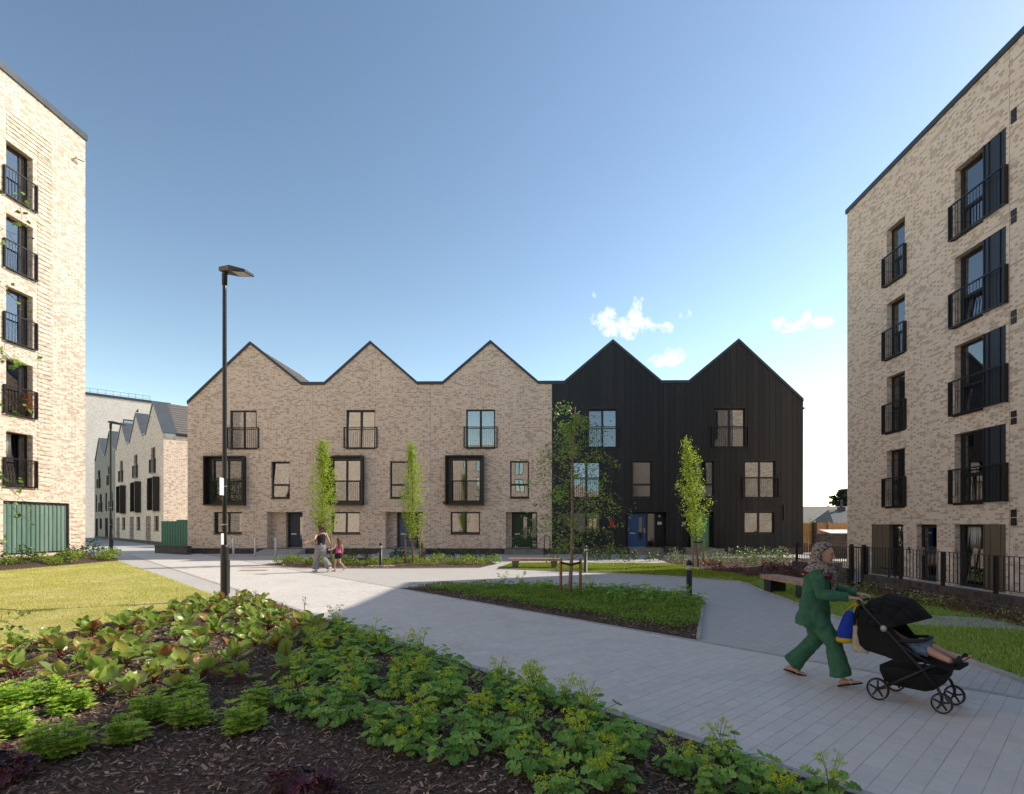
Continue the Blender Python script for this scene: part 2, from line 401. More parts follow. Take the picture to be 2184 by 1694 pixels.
PATH_A, PATH_B = G(850, 1255), G(2184, 1490)
PT = (PATH_B - PATH_A).normalized()                 # along the path, towards the camera's right
PN = Vector((-PT.y, PT.x, 0))                       # across the path, away from the camera
if PN.y < 0: PN = -PN
PATH_W = 3.42
def path_pt(t, n): return PATH_A + PT*t + PN*n      # n = 0 far edge, n = -PATH_W near edge
def path_tn(p): q = Vector((p[0], p[1], 0)) - PATH_A; return q.dot(PT), q.dot(PN)
T0, T1 = -26.0, 24.0
c4 = [path_pt(T0, -PATH_W), path_pt(T1, -PATH_W), path_pt(T1, 0), path_pt(T0, 0)]
mp_ = MB().prism([(p.x, p.y) for p in c4], -.01, .004).build('main_path', M_JOINT); tag(mp_, kind='structure')
rs = random.Random(4)
slabs = []
cw, gap = .132, .003
t = T0
while t < 14.5:
    n = -PATH_W + .105 - rs.random()*.2
    while n < -.10:
        ln = rs.choice((.16, .2, .2, .26, .30))
        n0, n1 = max(n, -PATH_W+.105), min(n+ln, -.105)
        if n1 - n0 > .04: slabs.append((t, n0, n1))
        n += ln
    t += cw
def in_view(p, margin=60):
    dx, dy = p.x, p.y
    d = -dx*SY + 0; d = dy*CY - dx*SY; xc = dx*CY + dy*SY
    if d < .5: return None
    u = U0 + FPX*xc/d; v = V0 + FPX*(EYE-p.z)/d
    return d if (-margin < u < 2184+margin and v < 1694+margin) else None
slabs_d = []
for (t, n0, n1) in slabs:
    d = in_view(path_pt(t+cw/2, (n0+n1)/2)); slabs_d.append((d if d else 999, t, n0, n1))
slabs_d.sort()
rest = MB(); slab_mesh = {}
for i, (d, t, n0, n1) in enumerate(slabs_d):
    k = rs.randrange(4) if rs.random() < .8 else 0; dz = rs.uniform(-.0012, .0012)
    if d > 900 and not (-26 < t < 14): continue
    def corner(s, a, z): p = path_pt(s, a); return (p.x, p.y, z)
    a0, a1, b0, b1 = t+gap/2, t+cw-gap/2, n0+gap*.9, n1-gap*.9
    if i < 300:
        L_ = round(b1-b0, 3); key = (L_, k)
        if key not in slab_mesh:
            sb = MB(); hx, hy, c = L_/2, (cw-gap)/2, .002
            sb.add([(-hx, -hy, 0), (hx, -hy, 0), (hx, hy, 0), (-hx, hy, 0), (-hx, -hy, .008), (hx, -hy, .008), (hx, hy, .008), (-hx, hy, .008),
                    (-hx+c, -hy+c, .010), (hx-c, -hy+c, .010), (hx-c, hy-c, .010), (-hx+c, hy-c, .010)],
                   [(0, 1, 5, 4), (1, 2, 6, 5), (2, 3, 7, 6), (3, 0, 4, 7), (4, 5, 9, 8), (5, 6, 10, 9), (6, 7, 11, 10), (7, 4, 8, 11), (8, 9, 10, 11)])
            slab_mesh[key] = sb.mesh('paving_slab', M_SLABS[k])
        p = path_pt((a0+a1)/2, (b0+b1)/2)
        inst('paving_slab', slab_mesh[key], mp_, (p.x, p.y, .0045+dz), (rs.uniform(-.002, .002), rs.uniform(-.002, .002), math.atan2(PN.y, PN.x)))
    else:
        z0, z1 = .0045, .0145+dz
        q = [corner(a0, b0, z1), corner(a1, b0, z1), corner(a1, b1, z1), corner(a0, b1, z1)]; w = [(x, y, z0) for x, y, _ in q]
        rest.add(q+w, [(0, 1, 2, 3), (0, 4, 5, 1), (1, 5, 6, 2), (2, 6, 7, 3), (3, 7, 4, 0)], k)
o = rest.build('paving_slabs', M_SLABS, mp_); o['kind'] = 'stuff'
# flush edging stones on both sides of the path
def edge_strip(n0, n1, name):
    t = T0; k = 0
    while t < T1 - 1:
        p = [path_pt(t+.004, n0), path_pt(t+.914, n0), path_pt(t+.914, n1), path_pt(t+.004, n1)]
        MB().prism([(q.x, q.y) for q in p], .0045, .017).build(name, M_CONC, mp_)
        t += .918; k += 1
edge_strip(-.098, -.004, 'edging_stone'); edge_strip(-PATH_W+.004, -PATH_W+.098, 'edging_stone')

def ring(px): return [G(u, v) for u, v in px]
def ccw(pts):
    a = sum(pts[i].x*pts[(i+1) % len(pts)].y - pts[(i+1) % len(pts)].x*pts[i].y for i in range(len(pts)))
    return pts if a > 0 else list(reversed(pts))
def sheet(name, pts, top, mat, under=-.05, step=None, hum=0.0, seed=0):
    pts = ccw(pts)
    o = MB().prism([(p.x, p.y) for p in pts], under, top).build(name, mat); return tag(o, kind='structure')
# foreground bed, its corner pointing at the lamp post
FRONT_BED = [path_pt(-6.5, -PATH_W-.01), path_pt(T1-4, -PATH_W-.01), Vector((3, -6, 0)), Vector((-12, -6, 0)), G(-420, 1500), G(0, 1396), G(200, 1338), G(300, 1315), G(462, 1281)]
tip_t = path_tn(G(500, 1273))[0]
FRONT_BED[0] = path_pt(tip_t, -PATH_W-.01)
sheet('mulch_bed_front', FRONT_BED, .020, M_MULCH)
LEFT_LAWN = [G(470, 1277), G(462, 1281), G(300, 1315), G(200, 1338), G(0, 1396), G(-420, 1500), G(-700, 1300), G(-500, 1222), G(0, 1206), G(150, 1199), G(240, 1193.5), G(330, 1224)]
sheet('lawn_left', LEFT_LAWN, .026, M_TURF)
# gently banked bed against the sunlit flats
lbx0, lbx1 = -21.66, -20.1
lb_ = MB(); Y0_, Y1_, Y2_ = 6.0, 25.0, 26.6
lb_.add([(lbx0, Y0_, .36), (lbx1, Y0_, .04), (lbx1, Y1_, .04), (lbx0+.2, Y2_, .04), (lbx0, Y1_, .36), (lbx0, Y0_, -.1), (lbx1, Y0_, -.1), (lbx1, Y1_, -.1), (lbx0+.2, Y2_, -.1), (lbx0, Y1_, -.1)],
        [(0, 1, 2, 4), (4, 2, 3), (5, 6, 1, 0), (6, 7, 2, 1), (7, 8, 3, 2), (8, 9, 4, 3)])
tag(lb_.build('mulch_bed_left', M_MULCH), kind='structure')
pI = path_tn(G(868, 1254.5))[0]; pJ = path_tn(G(1488, 1366))[0]
ISLAND = [path_pt(pI, .01), path_pt(pJ, .01), G(1499, 1291), G(1400, 1270), G(1230, 1259), G(1000, 1252)]
sheet('mulch_bed_island', ISLAND, .022, M_MULCH)
MID_LAWN = [G(1062, 1214), G(1090, 1203), G(1300, 1203), G(1430, 1204), G(1500, 1217), G(1640, 1236), G(1600, 1246), G(1575, 1242), G(1430, 1231), G(1300, 1224)]
sheet('lawn_middle', MID_LAWN, .03, M_TURF)
TERR_BED = [G(562, 1205), G(640, 1213), G(820, 1213.5), G(1022, 1212), G(1058, 1204), G(1040, 1195), G(700, 1190)]
sheet('mulch_bed_terrace', TERR_BED, .022, M_MULCH)
RIGHT_LAWN = [G(1600, 1246.5), G(1640, 1236.5), G(1760, 1238), G(1812, 1246), Vector((8.45, 17.5, 0)), Vector((8.45, 2.5, 0)), G(2500, 1590), G(2184, 1458), G(2054, 1409), G(1920, 1366), G(1800, 1325), G(1698, 1290)]
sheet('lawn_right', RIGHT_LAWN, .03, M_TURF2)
SHRUB_BED = [G(1432, 1203), G(1400, 1192), G(1690, 1190), G(1795, 1200), G(1800, 1237), G(1760, 1237.5), G(1640, 1235.5), G(1500, 1216)]
sheet('mulch_bed_shrubs', SHRUB_BED, .022, M_MULCH)
# strip of concrete grass pavers across the right lawn
gp = MB(); ga, gb = G(1880, 1322), G(2230, 1340); gd = (gb-ga); gl = gd.length; gd.normalize(); gnv = Vector((-gd.y, gd.x, 0))
gs = empty('grass_paver_strip', ga, math.atan2(gd.y, gd.x)); tag(gs, kind='structure')
for j in range(9):
    MB().box(0, gl, -.62+j*.14, -.62+j*.14+.085, .0, .043).build('paver_rib', M_CONC, gs)
def kerb(name, pts, w=.06, h=.05, mat=None):
    for i in range(len(pts)-1):
        a, b = pts[i].copy(), pts[i+1].copy(); a.z = b.z = h/2
        d = (b-a).normalized()
        n = max(1, int((b-a).length/.92)); 
        root = kerb.root
        for k in range(n):
            p = a + (b-a)*(k/n); q = a + (b-a)*((k+1)/n) - d*.006
            MB().bar(p, q, w, h+.01).build('kerb_stone', mat or M_CONC, root)
def kerb_root(name): kerb.root = tag(empty(name), kind='structure')
kerb_root('kerb_right'); kerb('k', [G(1575, 1242), G(1698, 1290), G(1800, 1325), G(1920, 1366), G(2054, 1409), G(2184, 1458), G(2400, 1545)], .07, .05)
kerb_root('kerb_island'); kerb('k', [G(1489, 1366), G(1500, 1290.5)], .06, .05); kerb('k', [G(1500, 1290.5), G(1400, 1269.5), G(1230, 1258.5), G(1000, 1251.5), G(870, 1254)], .05, .035)
kerb_root('kerb_terrace_bed'); kerb('k', [G(562, 1205), G(640, 1213), G(820, 1213.5), G(1022, 1212)], .06, .03, M_WOODPALE)
kerb_root('kerb_middle'); kerb('k', [G(1062, 1214), G(1300, 1224), G(1430, 1231), G(1575, 1242)], .05, .045)
mh = MB().box(-.5, .5, -.24, .24, .0, .006); p = G(540, 1217.5)
tag(mh.build('manhole_cover', plain('rusty_iron', (.30, .17, .10), .9, .25, 8), None, loc=(p.x, p.y, .010), rz=.15), 'rusty rectangular cover let into the sunlit paving', 'cover')
# ================================================================== BUILDINGS
def wall_mesh(mb, prof, openings, mi=0, rev=1, y0=0.0):
    """front wall in the x-z plane (facing -y) below the roof profile prof [(x,z)..], with recessed openings (x0,x1,z0,z1,depth)"""
    def top(x):
        for (xa, za), (xb, zb) in zip(prof, prof[1:]):
            if xa - 1e-6 <= x <= xb + 1e-6: return za + (zb-za)*(0 if xb == xa else (x-xa)/(xb-xa))
        return prof[-1][1]
    base = wall_mesh.base
    xs = sorted(set([round(p[0], 4) for p in prof] + [round(v, 4) for op in openings for v in op[:2]]))
    for xa, xb in zip(xs, xs[1:]):
        if xb - xa < 1e-4: continue
        xm = (xa+xb)/2
        cov = sorted([(op[2], op[3]) for op in openings if op[0] - 1e-4 <= xm <= op[1] + 1e-4])
        z = base
        for z0, z1 in cov:
            if z0 - z > 1e-4: mb.quad((xa, y0, z), (xb, y0, z), (xb, y0, z0), (xa, y0, z0), mi)
            z = max(z, z1)
        mb.quad((xa, y0, z), (xb, y0, z), (xb, y0, top(xb)), (xa, y0, top(xa)), mi)
    for x0, x1, z0, z1, dp in openings:
        y1 = y0 + dp
        mb.quad((x0, y0, z0), (x0, y0, z1), (x0, y1, z1), (x0, y1, z0), rev)
        mb.quad((x1, y0, z0), (x1, y1, z0), (x1, y1, z1), (x1, y0, z1), rev)
        mb.quad((x0, y0, z1), (x1, y0, z1), (x1, y1, z1), (x0, y1, z1), rev)
        mb.quad((x0, y0, z0), (x0, y1, z0), (x1, y1, z0), (x1, y0, z0), rev)
wall_mesh.base = 0.0
WR = random.Random(31)
def window(root, x0, x1, z0, z1, y, mull=(0.5,), trans=(), fw=.055, sill=True, mat=None, blind=None, tilt=None, sill_out=.05, glass=None, lean=0.0):
    """frame set back at depth y; panes are sub-parts. mull/trans: fractions of vertical / horizontal bars"""
    mat = mat or M_FRAME; f = MB(); d = .07
    f.box(x0, x0+fw, y, y+d, z0, z1); f.box(x1-fw, x1, y, y+d, z0, z1)
    f.box(x0+fw, x1-fw, y, y+d, z0, z0+fw); f.box(x0+fw, x1-fw, y, y+d, z1-fw, z1)
    xs = [x0+fw] + [v for m in mull for v in (x0+(x1-x0)*m-fw*.7, x0+(x1-x0)*m+fw*.7)] + [x1-fw]
    zs = [z0+fw] + [v for m in trans for v in (z0+(z1-z0)*m-fw*.6, z0+(z1-z0)*m+fw*.6)] + [z1-fw]
    for i in range(1, len(xs)-1, 2): f.box(xs[i], xs[i+1], y-.004, y+d, z0+fw, z1-fw)
    for j in range(1, len(zs)-1, 2):
        for i in range(0, len(xs), 2): f.box(xs[i], xs[i+1], y-.003, y+d-.004, zs[j], zs[j+1])
    w = f.build('window', mat, root)
    for i in range(0, len(xs), 2):
        for j in range(0, len(zs), 2):
            p = MB(); a, b, c, e = xs[i], xs[i+1], zs[j], zs[j+1]; r = .028
            # each light is a sash with its own rim and pane
            if tilt and tilt == (i//2, j//2):      # bottom-hung light tipped inwards
                hz = (e-c); ty = .13
                q = MB(); q.box(a+r, b-r, -.006, .006, r, hz-r); pn = q.build('pane', glass or M_GLASS, w); pn.location = (0, y+.03, c); pn.rotation_euler = (-.09, 0, 0)
                q = MB()
                for bx in ((a, a+r, 0, hz), (b-r, b, 0, hz), (a+r, b-r, 0, r), (a+r, b-r, hz-r, hz)): q.box(bx[0], bx[1], -.02, .02, bx[2], bx[3])
                s = q.build('sash', mat, w); s.location = (0, y+.03, c); s.rotation_euler = (-.09, 0, 0)
            else:
                q = MB()
                for bx in ((a, a+r, c, e), (b-r, b, c, e), (a+r, b-r, c, c+r), (a+r, b-r, e-r, e)): q.box(bx[0], bx[1], y+.015, y+.05, bx[2], bx[3])
                q.build('sash', mat, w)
                p.box(-(b-a)/2+r, (b-a)/2-r, -.004, .004, -(e-c)/2+r, (e-c)/2-r); pn = p.build('pane', glass or M_GLASS, w)
                pn.location = ((a+b)/2, y+.034, (c+e)/2); pn.rotation_euler = (-lean + WR.gauss(0, .006), 0, WR.gauss(0, .008))     # no two panes hang quite true
    if sill: MB().box(x0-.01, x1+.01, -sill_out, y, z0-.06, z0-.002).build('sill', mat, w)
    if blind:
        bm, fr = blind; cb = MB(); n = 22
        xa, xb = x0 + (x1-x0)*fr[0], x0 + (x1-x0)*fr[1]
        for k in range(n):                         # hanging folds
            a = xa + (xb-xa)*k/n; b = xa + (xb-xa)*(k+1)/n; ya = y+.16+.03*math.sin(k*1.9); yb = y+.16+.03*math.sin((k+1)*1.9)
            cb.quad((a, ya, z0+.02), (b, yb, z0+.02), (b, yb, z1-.04), (a, ya, z1-.04))
        cb.build('curtain', bm, w, smooth=True)
    return w
def juliet(root, x0, x1, z0, z1, y, n, mat=None, depth=.10, bar_w=.014):
    """guard rail: framed on the face of the wall, balusters are sub-parts"""
    mat = mat or M_RAIL; f = MB(); yf = y - depth
    f.box(x0, x1, yf, yf+.045, z1-.045, z1); f.box(x0, x1, yf, yf+.04, z0, z0+.035)
    for x in (x0, x1-.045): f.box(x, x+.045, yf+.046, y, z0, z1); f.box(x, x+.045, yf, yf+.046, z0+.036, z1-.046)
    r = f.build('balcony_railing', mat, root)
    zb = MB(); zb.box(-bar_w/2, bar_w/2, 0, .012, 0, z1-z0-.082); me = zb.mesh('baluster', mat)
    for k in range(n):
        x = x0+.045 + (x1-x0-.09)*(k+1)/(n+1); inst('baluster', me, r, (x, yf+.014, z0+.036))
    return r
def door(root, x0, x1, z0, z1, y, paint, side_glass, hinge_left=True, lite=True, letter=True):
    """composite door leaf with narrow light, letter plate, handle; black frame and glazed side light"""
    f = MB(); fw = .06
    f.box(x0, x0+fw, y, y+.08, z0, z1); f.box(side_glass, x1, y, y+.08, z1-fw, z1); f.box(x1-fw, x1, y, y+.08, z0, z1-fw-.002)
    f.box(x0+fw, side_glass, y, y+.08, z1-fw, z1)
    f.box(side_glass, side_glass+.11, y, y+.08, z0, z1-fw-.002)
    d = f.build('door', M_FRAME, root)
    a, b = x0+fw+.004, side_glass-.004; lw = b-a
    leaf = MB(); la, lb, lz0, lz1 = a+lw*.60, a+lw*.80, z0+.45, z1-.28
    if lite:
        leaf.box(a, la, y+.02, y+.065, z0+.03, z1-fw-.006); leaf.box(lb, b, y+.02, y+.065, z0+.03, z1-fw-.006)
        leaf.box(la, lb, y+.02, y+.065, z0+.03, lz0); leaf.box(la, lb, y+.02, y+.065, lz1, z1-fw-.006)
    else: leaf.box(a, b, y+.02, y+.065, z0+.03, z1-fw-.006)
    leaf.build('door_leaf', paint, d)
    if lite: MB().box(la, lb, y+.04, y+.048, lz0, lz1).build('pane', M_GLASS, d)
    if lite:
        tr = MB()
        for bx in ((la-.015, la, lz0-.015, lz1+.015), (lb, lb+.015, lz0-.015, lz1+.015), (la, lb, lz0-.015, lz0), (la, lb, lz1, lz1+.015)): tr.box(bx[0], bx[1], y+.012, y+.0195, bx[2], bx[3])
        tr.build('door_light_trim', M_FRAME, d)
    MB().box(a, b, y-.02, y+.03, z0, z0+.028).build('threshold', M_STEEL, d)
    if letter: MB().box(a+lw*.10, a+lw*.40, y+.010, y+.0195, z0+.80, z0+.87).build('letter_plate', M_STEEL, d)
    h = MB(); hx = b-.07; h.box(hx-.02, hx+.02, y+.008, y+.0195, z0+.86, z0+1.14); h.box(hx-.13, hx+.01, y-.035, y-.015, z0+1.04, z0+1.065); h.box(hx-.01, hx+.01, y-.035, y+.008, z0+1.04, z0+1.065)
    h.build('handle', M_STEEL, d)
    if x1 - fw - (side_glass+.11) > .05:
        MB().box(side_glass+.11, x1-fw, y+.03, y+.038, z0+.03, z1-fw-.004).build('side_light_pane', M_GLASS, d)
    return d
def wall_lamp(root, x, y, z):
    m = MB(); m.lathe([(.0, 0), (.075, .01), (.085, .04), (.06, .075), (.0, .09)], 14)
    o = m.build('wall_lamp', plain('opal_glass', (.62, .60, .55), .3, .05), root, smooth=True); o.location = (x, y, z); o.rotation_euler = (R(90), 0, 0)
def number_plate(root, x, y, z, txt):
    p = MB().box(-.12, .12, -.008, 0, -.085, .085).build('number_plate', M_WHITE, root); p.location = (x, y, z)
    c = bpy.data.curves.new('lettering', 'FONT'); c.body = txt; c.size = .13; c.align_x = 'CENTER'; c.align_y = 'CENTER'; c.extrude = .001
    t = bpy.data.objects.new('lettering', c); me = bpy.data.meshes.new_from_object(t); bpy.data.objects.remove(t); me.materials.append(M_RAIL)
    o = bpy.data.objects.new('lettering', me); col.objects.link(o); o.parent = p; o.location = (0, -.0095, 0); o.rotation_euler = (R(90), 0, 0)
def steps(root, x0, x1, y0, rise, n):
    for k in range(n):
        MB().box(x0, x1, y0-.34*(n-k), y0-.34*(n-k-1)-.003 if k < n-1 else y0-.003, 0.0, rise*(k+1)/n).build('step', M_STEP, root)
DP = {n: plain(n, c, .42, .05, 4) for n, c in dict(paint_navy=(.012, .035, .075), paint_slate_blue=(.085, .14, .23), paint_bottle_green=(.010, .055, .016), paint_royal_blue=(.025, .085, .235), paint_mint=(.13, .36, .175)).items()}

# ---------------------------------------------------------------- the terrace of five gabled houses
DT = 31.45
def TX(u): return PY(u, V0, DT)[0]
Zv, Zp, Ze = 10.05, 12.48, 8.95                     # valley, ridge, end eaves
bounds = [TX(400), TX(667.5), TX(918), TX(1177), TX(1439.5), TX(1713)]
peaks = [TX(534), TX(790), TX(1046), TX(1307), TX(1575)]
flats = [(TX(643), TX(692)), (TX(890), TX(944)), (TX(1148), TX(1203)), (TX(1411), TX(1468))]
DEPTH = 6.2
TILE_ROOF = M_ROOF
def house_profile(i):
    a, b = bounds[i], bounds[i+1]; pk = peaks[i]
    left = [(a, Ze)] if i == 0 else [(a, Zv), (flats[i-1][1], Zv)]
    right = [(b, Ze)] if i == 4 else [(flats[i][0], Zv), (b, Zv)]
    return left + [(pk, Zp)] + right
def terrace_house(i, label, clad, ops, group):
    """ops: dict of openings in world x / z"""
    a, b = bounds[i], bounds[i+1]
    root = empty('clad_house' if clad else 'brick_house', (0, DT, 0), 0, label, 'house', group)
    prof = house_profile(i)
    openings = ops['openings']
    mb = MB(); wall_mesh.base = 0.0
    wall_mesh(mb, prof, openings, 0, 0)
    # end, party and rear walls, so that the rooms behind the windows are enclosed
    za, zb = prof[0][1], prof[-1][1]
    mb.quad((a, .002, 0), (a, .002, za), (a, DEPTH, za), (a, DEPTH, 0)); mb.quad((b, .002, 0), (b, DEPTH, 0), (b, DEPTH, zb), (b, .002, zb))
    pts = [(x, DEPTH, z) for x, z in prof]
    mb.add([(a, DEPTH, 0), (b, DEPTH, 0)] + pts[::-1], [tuple(reversed(range(len(pts)+2)))])
    w = mb.build('wall', [M_FRAME if clad else M_BRICK], root)
    fl = MB()
    for z in (3.0, 5.95): fl.box(a+.02, b-.02, .55, DEPTH-.02, z-.15, z)
    fl.box(a+.02, b-.02, 3.4, 3.5, .02, Ze-.4)
    fl.build('floor', M_ROOM, root)
    if clad:
        bw = .33; x = a + .004; xe = b - .004; n = round((xe-x)/bw); bw = (xe-x)/n
        for k in range(n):
            x0, x1 = x+k*bw, x+(k+1)*bw
            base0 = .42
            def top(xx):
                for (xa, z1), (xb, z2) in zip(prof, prof[1:]):
                    if xa - 1e-6 <= xx <= xb + 1e-6: return z1 + (z2-z1)*((xx-xa)/(xb-xa) if xb > xa else 0)
                return prof[-1][1]
            # board split at openings: sections between cut heights
            cuts = sorted(set([x0+.006, x1-.006] + [v for op in openings for v in op[:2] if x0+.006 < v < x1-.006] + [p[0] for p in prof if x0+.006 < p[0] < x1-.006]))
            th = .026 + .004*(k % 2)
            pieces = []; cols = []
            for xa, xb in zip(cuts, cuts[1:]):
                xm = (xa+xb)/2; z = base0
                spans = []
                for z0, z1 in sorted([(op[2], op[3]) for op in openings if op[0] <= xm <= op[1]]):
                    if z0 - z > .01: spans.append((z, z0, z0))
                    z = max(z, z1)
                spans.append((z, top(xa)-.01, top(xb)-.01))
                cols.append((xa, xb, spans))
            if len(set(tuple(round(q[0], 3) for q in c[2]) for c in cols)) == 1:     # same cuts right across: one piece per level
                for lv in range(len(cols[0][2])): pieces.append([(c[0], c[1], c[2][lv]) for c in cols])
            else:
                for c in cols: pieces += [[(c[0], c[1], sp)] for sp in c[2]]
            for pc_ in pieces:
                m2 = MB()
                for xa, xb, (z0, ta, tb) in pc_:
                    v = [(xa, -th, z0), (xb, -th, z0), (xb, -th, tb), (xa, -th, ta), (xa, -.001, z0), (xb, -.001, z0), (xb, -.001, tb), (xa, -.001, ta)]
                    m2.add(v, [(0, 1, 2, 3), (0, 4, 5, 1), (3, 2, 6, 7), (0, 3, 7, 4), (1, 5, 6, 2)])
                m2.build('cladding_board', M_CLAD, w)
    # plinth of dark brick
    segs = []; x = a
    for (d0, d1) in sorted(ops['doors']):
        segs.append((x, d0)); x = d1
    segs.append((x, b))
    for s0, s1 in segs:
        if s1 - s0 > .05: MB().box(s0+.003, s1-.003, -.035 if not clad else -.05, -.003, 0, .40 if clad else .34).build('plinth', M_DARKBRICK, root)
    # verge and valley coping
    cp = MB(); h = .16
    for (xa, z1), (xb, z2) in zip(prof, prof[1:]):
        ya, yb = -.075, .30
        q = [(xa, z1-.02), (xb, z2-.02), (xb, z2+h), (xa, z1+h)]
        cp.add([(x, ya, z) for x, z in q] + [(x, yb, z) for x, z in q], [(0, 1, 2, 3), (7, 6, 5, 4), (3, 2, 6, 7), (0, 4, 5, 1), (0, 3, 7, 4), (1, 5, 6, 2)])
    cp.build('verge_coping', M_COPING, root)
    # tiled slopes running back from the gable
    for (xa, z1), (xb, z2) in zip(prof, prof[1:]):
        rf = MB(); rf.add([(xa, .31, z1+.05), (xb, .31, z2+.05), (xb, DEPTH+.2, z2+.05), (xa, DEPTH+.2, z1+.05), (xa, .31, z1-.05), (xb, .31, z2-.05), (xb, DEPTH+.2, z2-.05), (xa, DEPTH+.2, z1-.05)],
                          [(0, 1, 2, 3), (7, 6, 5, 4), (0, 4, 5, 1), (2, 6, 7, 3), (1, 5, 6, 2), (3, 7, 4, 0)])
        r = rf.build('roof', TILE_ROOF, root)
        if abs(z2-z1) > .5:                        # courses of tiles as proud laps
            m = MB(); L = math.hypot(xb-xa, z2-z1); nx, nz = -(z2-z1)/L, (xb-xa)/L; k = .2
            while k < L:
                px_, pz_ = xa+(xb-xa)*k/L, z1+(z2-z1)*k/L+.05
                m.bar((px_+nx*.01, .33, pz_+nz*.01), (px_+nx*.01, DEPTH+.2, pz_+nz*.01), .03, .02)
                k += .33
            m.build('tile_lap', TILE_ROOF, r)
    return root
zs = dict(low=(1.22, 2.50), mid=(3.33, 5.50), up=(6.27, 8.55), box=(2.88, 5.80), door=(.33, 2.50))
def brick_ops(ul, uu, ub, un, ud):
    """pixel columns (left,right) of lower window, upper window, box window, narrow window, door recess"""
    return dict(low=(TX(ul[0]), TX(ul[1])), up=(TX(uu[0]), TX(uu[1])), box=(TX(ub[0]), TX(ub[1])), nar=(TX(un[0]), TX(un[1])), door=(TX(ud[0]), TX(ud[1])))
HB = [brick_ops((455.4, 516.2), (490, 547.5), (442, 525.4), (578.5, 618), (569, 645)),
      brick_ops((706.4, 768), (738.4, 800), (697.5, 777), (831.6, 871.5), (822, 902)),
      brick_ops((961, 1023.8), (994, 1056), (951.5, 1033), (1087.8, 1128.4), (1078.8, 1146))]
B_LABEL = ['leftmost gabled brick house with a navy door and leafy screen in its box window', 'second brick house, between two slim trees, with a slate blue door', 'brick house with the bottle green door beside the black clad houses']
B_PAINT = ['paint_navy', 'paint_slate_blue', 'paint_bottle_green']
for i in range(3):
    o = HB[i]; rec = .22
    bi = (o['box'][0]+.30, o['box'][1]-.22)        # glazed part inside the box frame
    ops = [(*o['low'], *zs['low'], rec), (*o['up'], *zs['up'], rec), (bi[0], bi[1], 3.10, 5.62, rec), (*o['nar'], *zs['mid'], rec), (*o['door'], *zs['door'], 1.1)]
    root = terrace_house(i, B_LABEL[i], False, dict(openings=ops, doors=[o['door']]), 'terrace of gabled houses')
    window(root, *o['low'], *zs['low'], rec-.08, (.5,), (), blind=(M_CURTAIN, (.05, .45)) if i == 0 else ((M_CURTAIN, (.55, .8)) if i == 2 else None), tilt=(0, 0) if i == 1 else None)
    window(root, *o['up'], *zs['up'], rec-.08, (.5,), (), blind=(M_CURTAIN, (.5, .95)) if i == 2 else None, lean=.05 if i == 1 else 0.0)
    window(root, bi[0], bi[1], 3.10, 5.62, rec-.08, (.5,), (), sill=False)
    window(root, *o['nar'], *zs['mid'], rec-.08, (), (.36,), tilt=(0, 1) if i == 0 else None)
    juliet(root, o['up'][0]-.13, o['up'][1]+.14, 6.27, 7.52, 0, 14)
    # projecting aluminium box around the first-floor window
    bx = MB(); x0, x1 = o['box']; z0, z1 = zs['box']; t_ = .07; y_ = -.42
    bx.box(x0, x0+t_, y_, -.003, z0, z1); bx.box(x1-t_, x1, y_, -.003, z0, z1); bx.box(x0+t_, x1-t_, y_, -.003, z0, z0+t_); bx.box(x0+t_, x1-t_, y_, -.003, z1-t_, z1)
    bx.box(x0+t_, bi[0], -.03, -.004, z0+t_, z1-t_); bx.box(bi[1], x1-t_, -.03, -.004, z0+t_, z1-t_)
    bx.box(bi[0], bi[1], -.03, -.004, z0+t_, 3.10); bx.box(bi[0], bi[1], -.03, -.004, 5.62, z1-t_)
    bxo = bx.build('window_box', M_FRAME, root)
    MB().box(x0-.16, x0-.002, -.12, -.004, z0+.08, z0+.22).build('rainwater_spout', M_FRAME, bxo)
    juliet(root, bi[0]+.02, bi[1]-.02, 3.12, 4.36, .01, 13, depth=.08)
    if i < 2: MB().box(bounds[i+1]-.014, bounds[i+1]+.010, -.005, -.001, .36, Zv-.03).build('movement_joint', plain('joint_sealant', (.46, .40, .33), .8), root)
    d0, d1 = o['door']; dl = d0 + (.86 if i == 0 else (.50 if i == 1 else .31))
    pw = MB(); pw.box(d0, dl, .62, 1.1, .33, 2.5); pw.build('porch_pier', M_BRICK, root)
    door(root, dl, d1-.002, .34, 2.48, .9, DP[B_PAINT[i]], dl + 1.13)
    MB().box(d0+.003, d1-.003, .0, 1.1, .30, .335).build('porch_floor', M_STEP, root)
    if i == 2: steps(root, d0-.05, d1+.35, -.01, .31, 2)
    else:
        r_ = MB(); r_.add([(d0-.1, -.02, .0), (d1+.2, -.02, 0), (d1+.2, -.02, .31), (d0-.1, -.02, .31), (d0-.1, -1.9, .0), (d1+.2, -1.9, .0)], [(0, 1, 2, 3), (3, 2, 5, 4), (0, 3, 4), (1, 5, 2)])
        r_.build('entrance_ramp', M_CONC, root)
HOUSE1_BOX = (HB[0]['box'][0]+.30, HB[0]['box'][1]-.22)
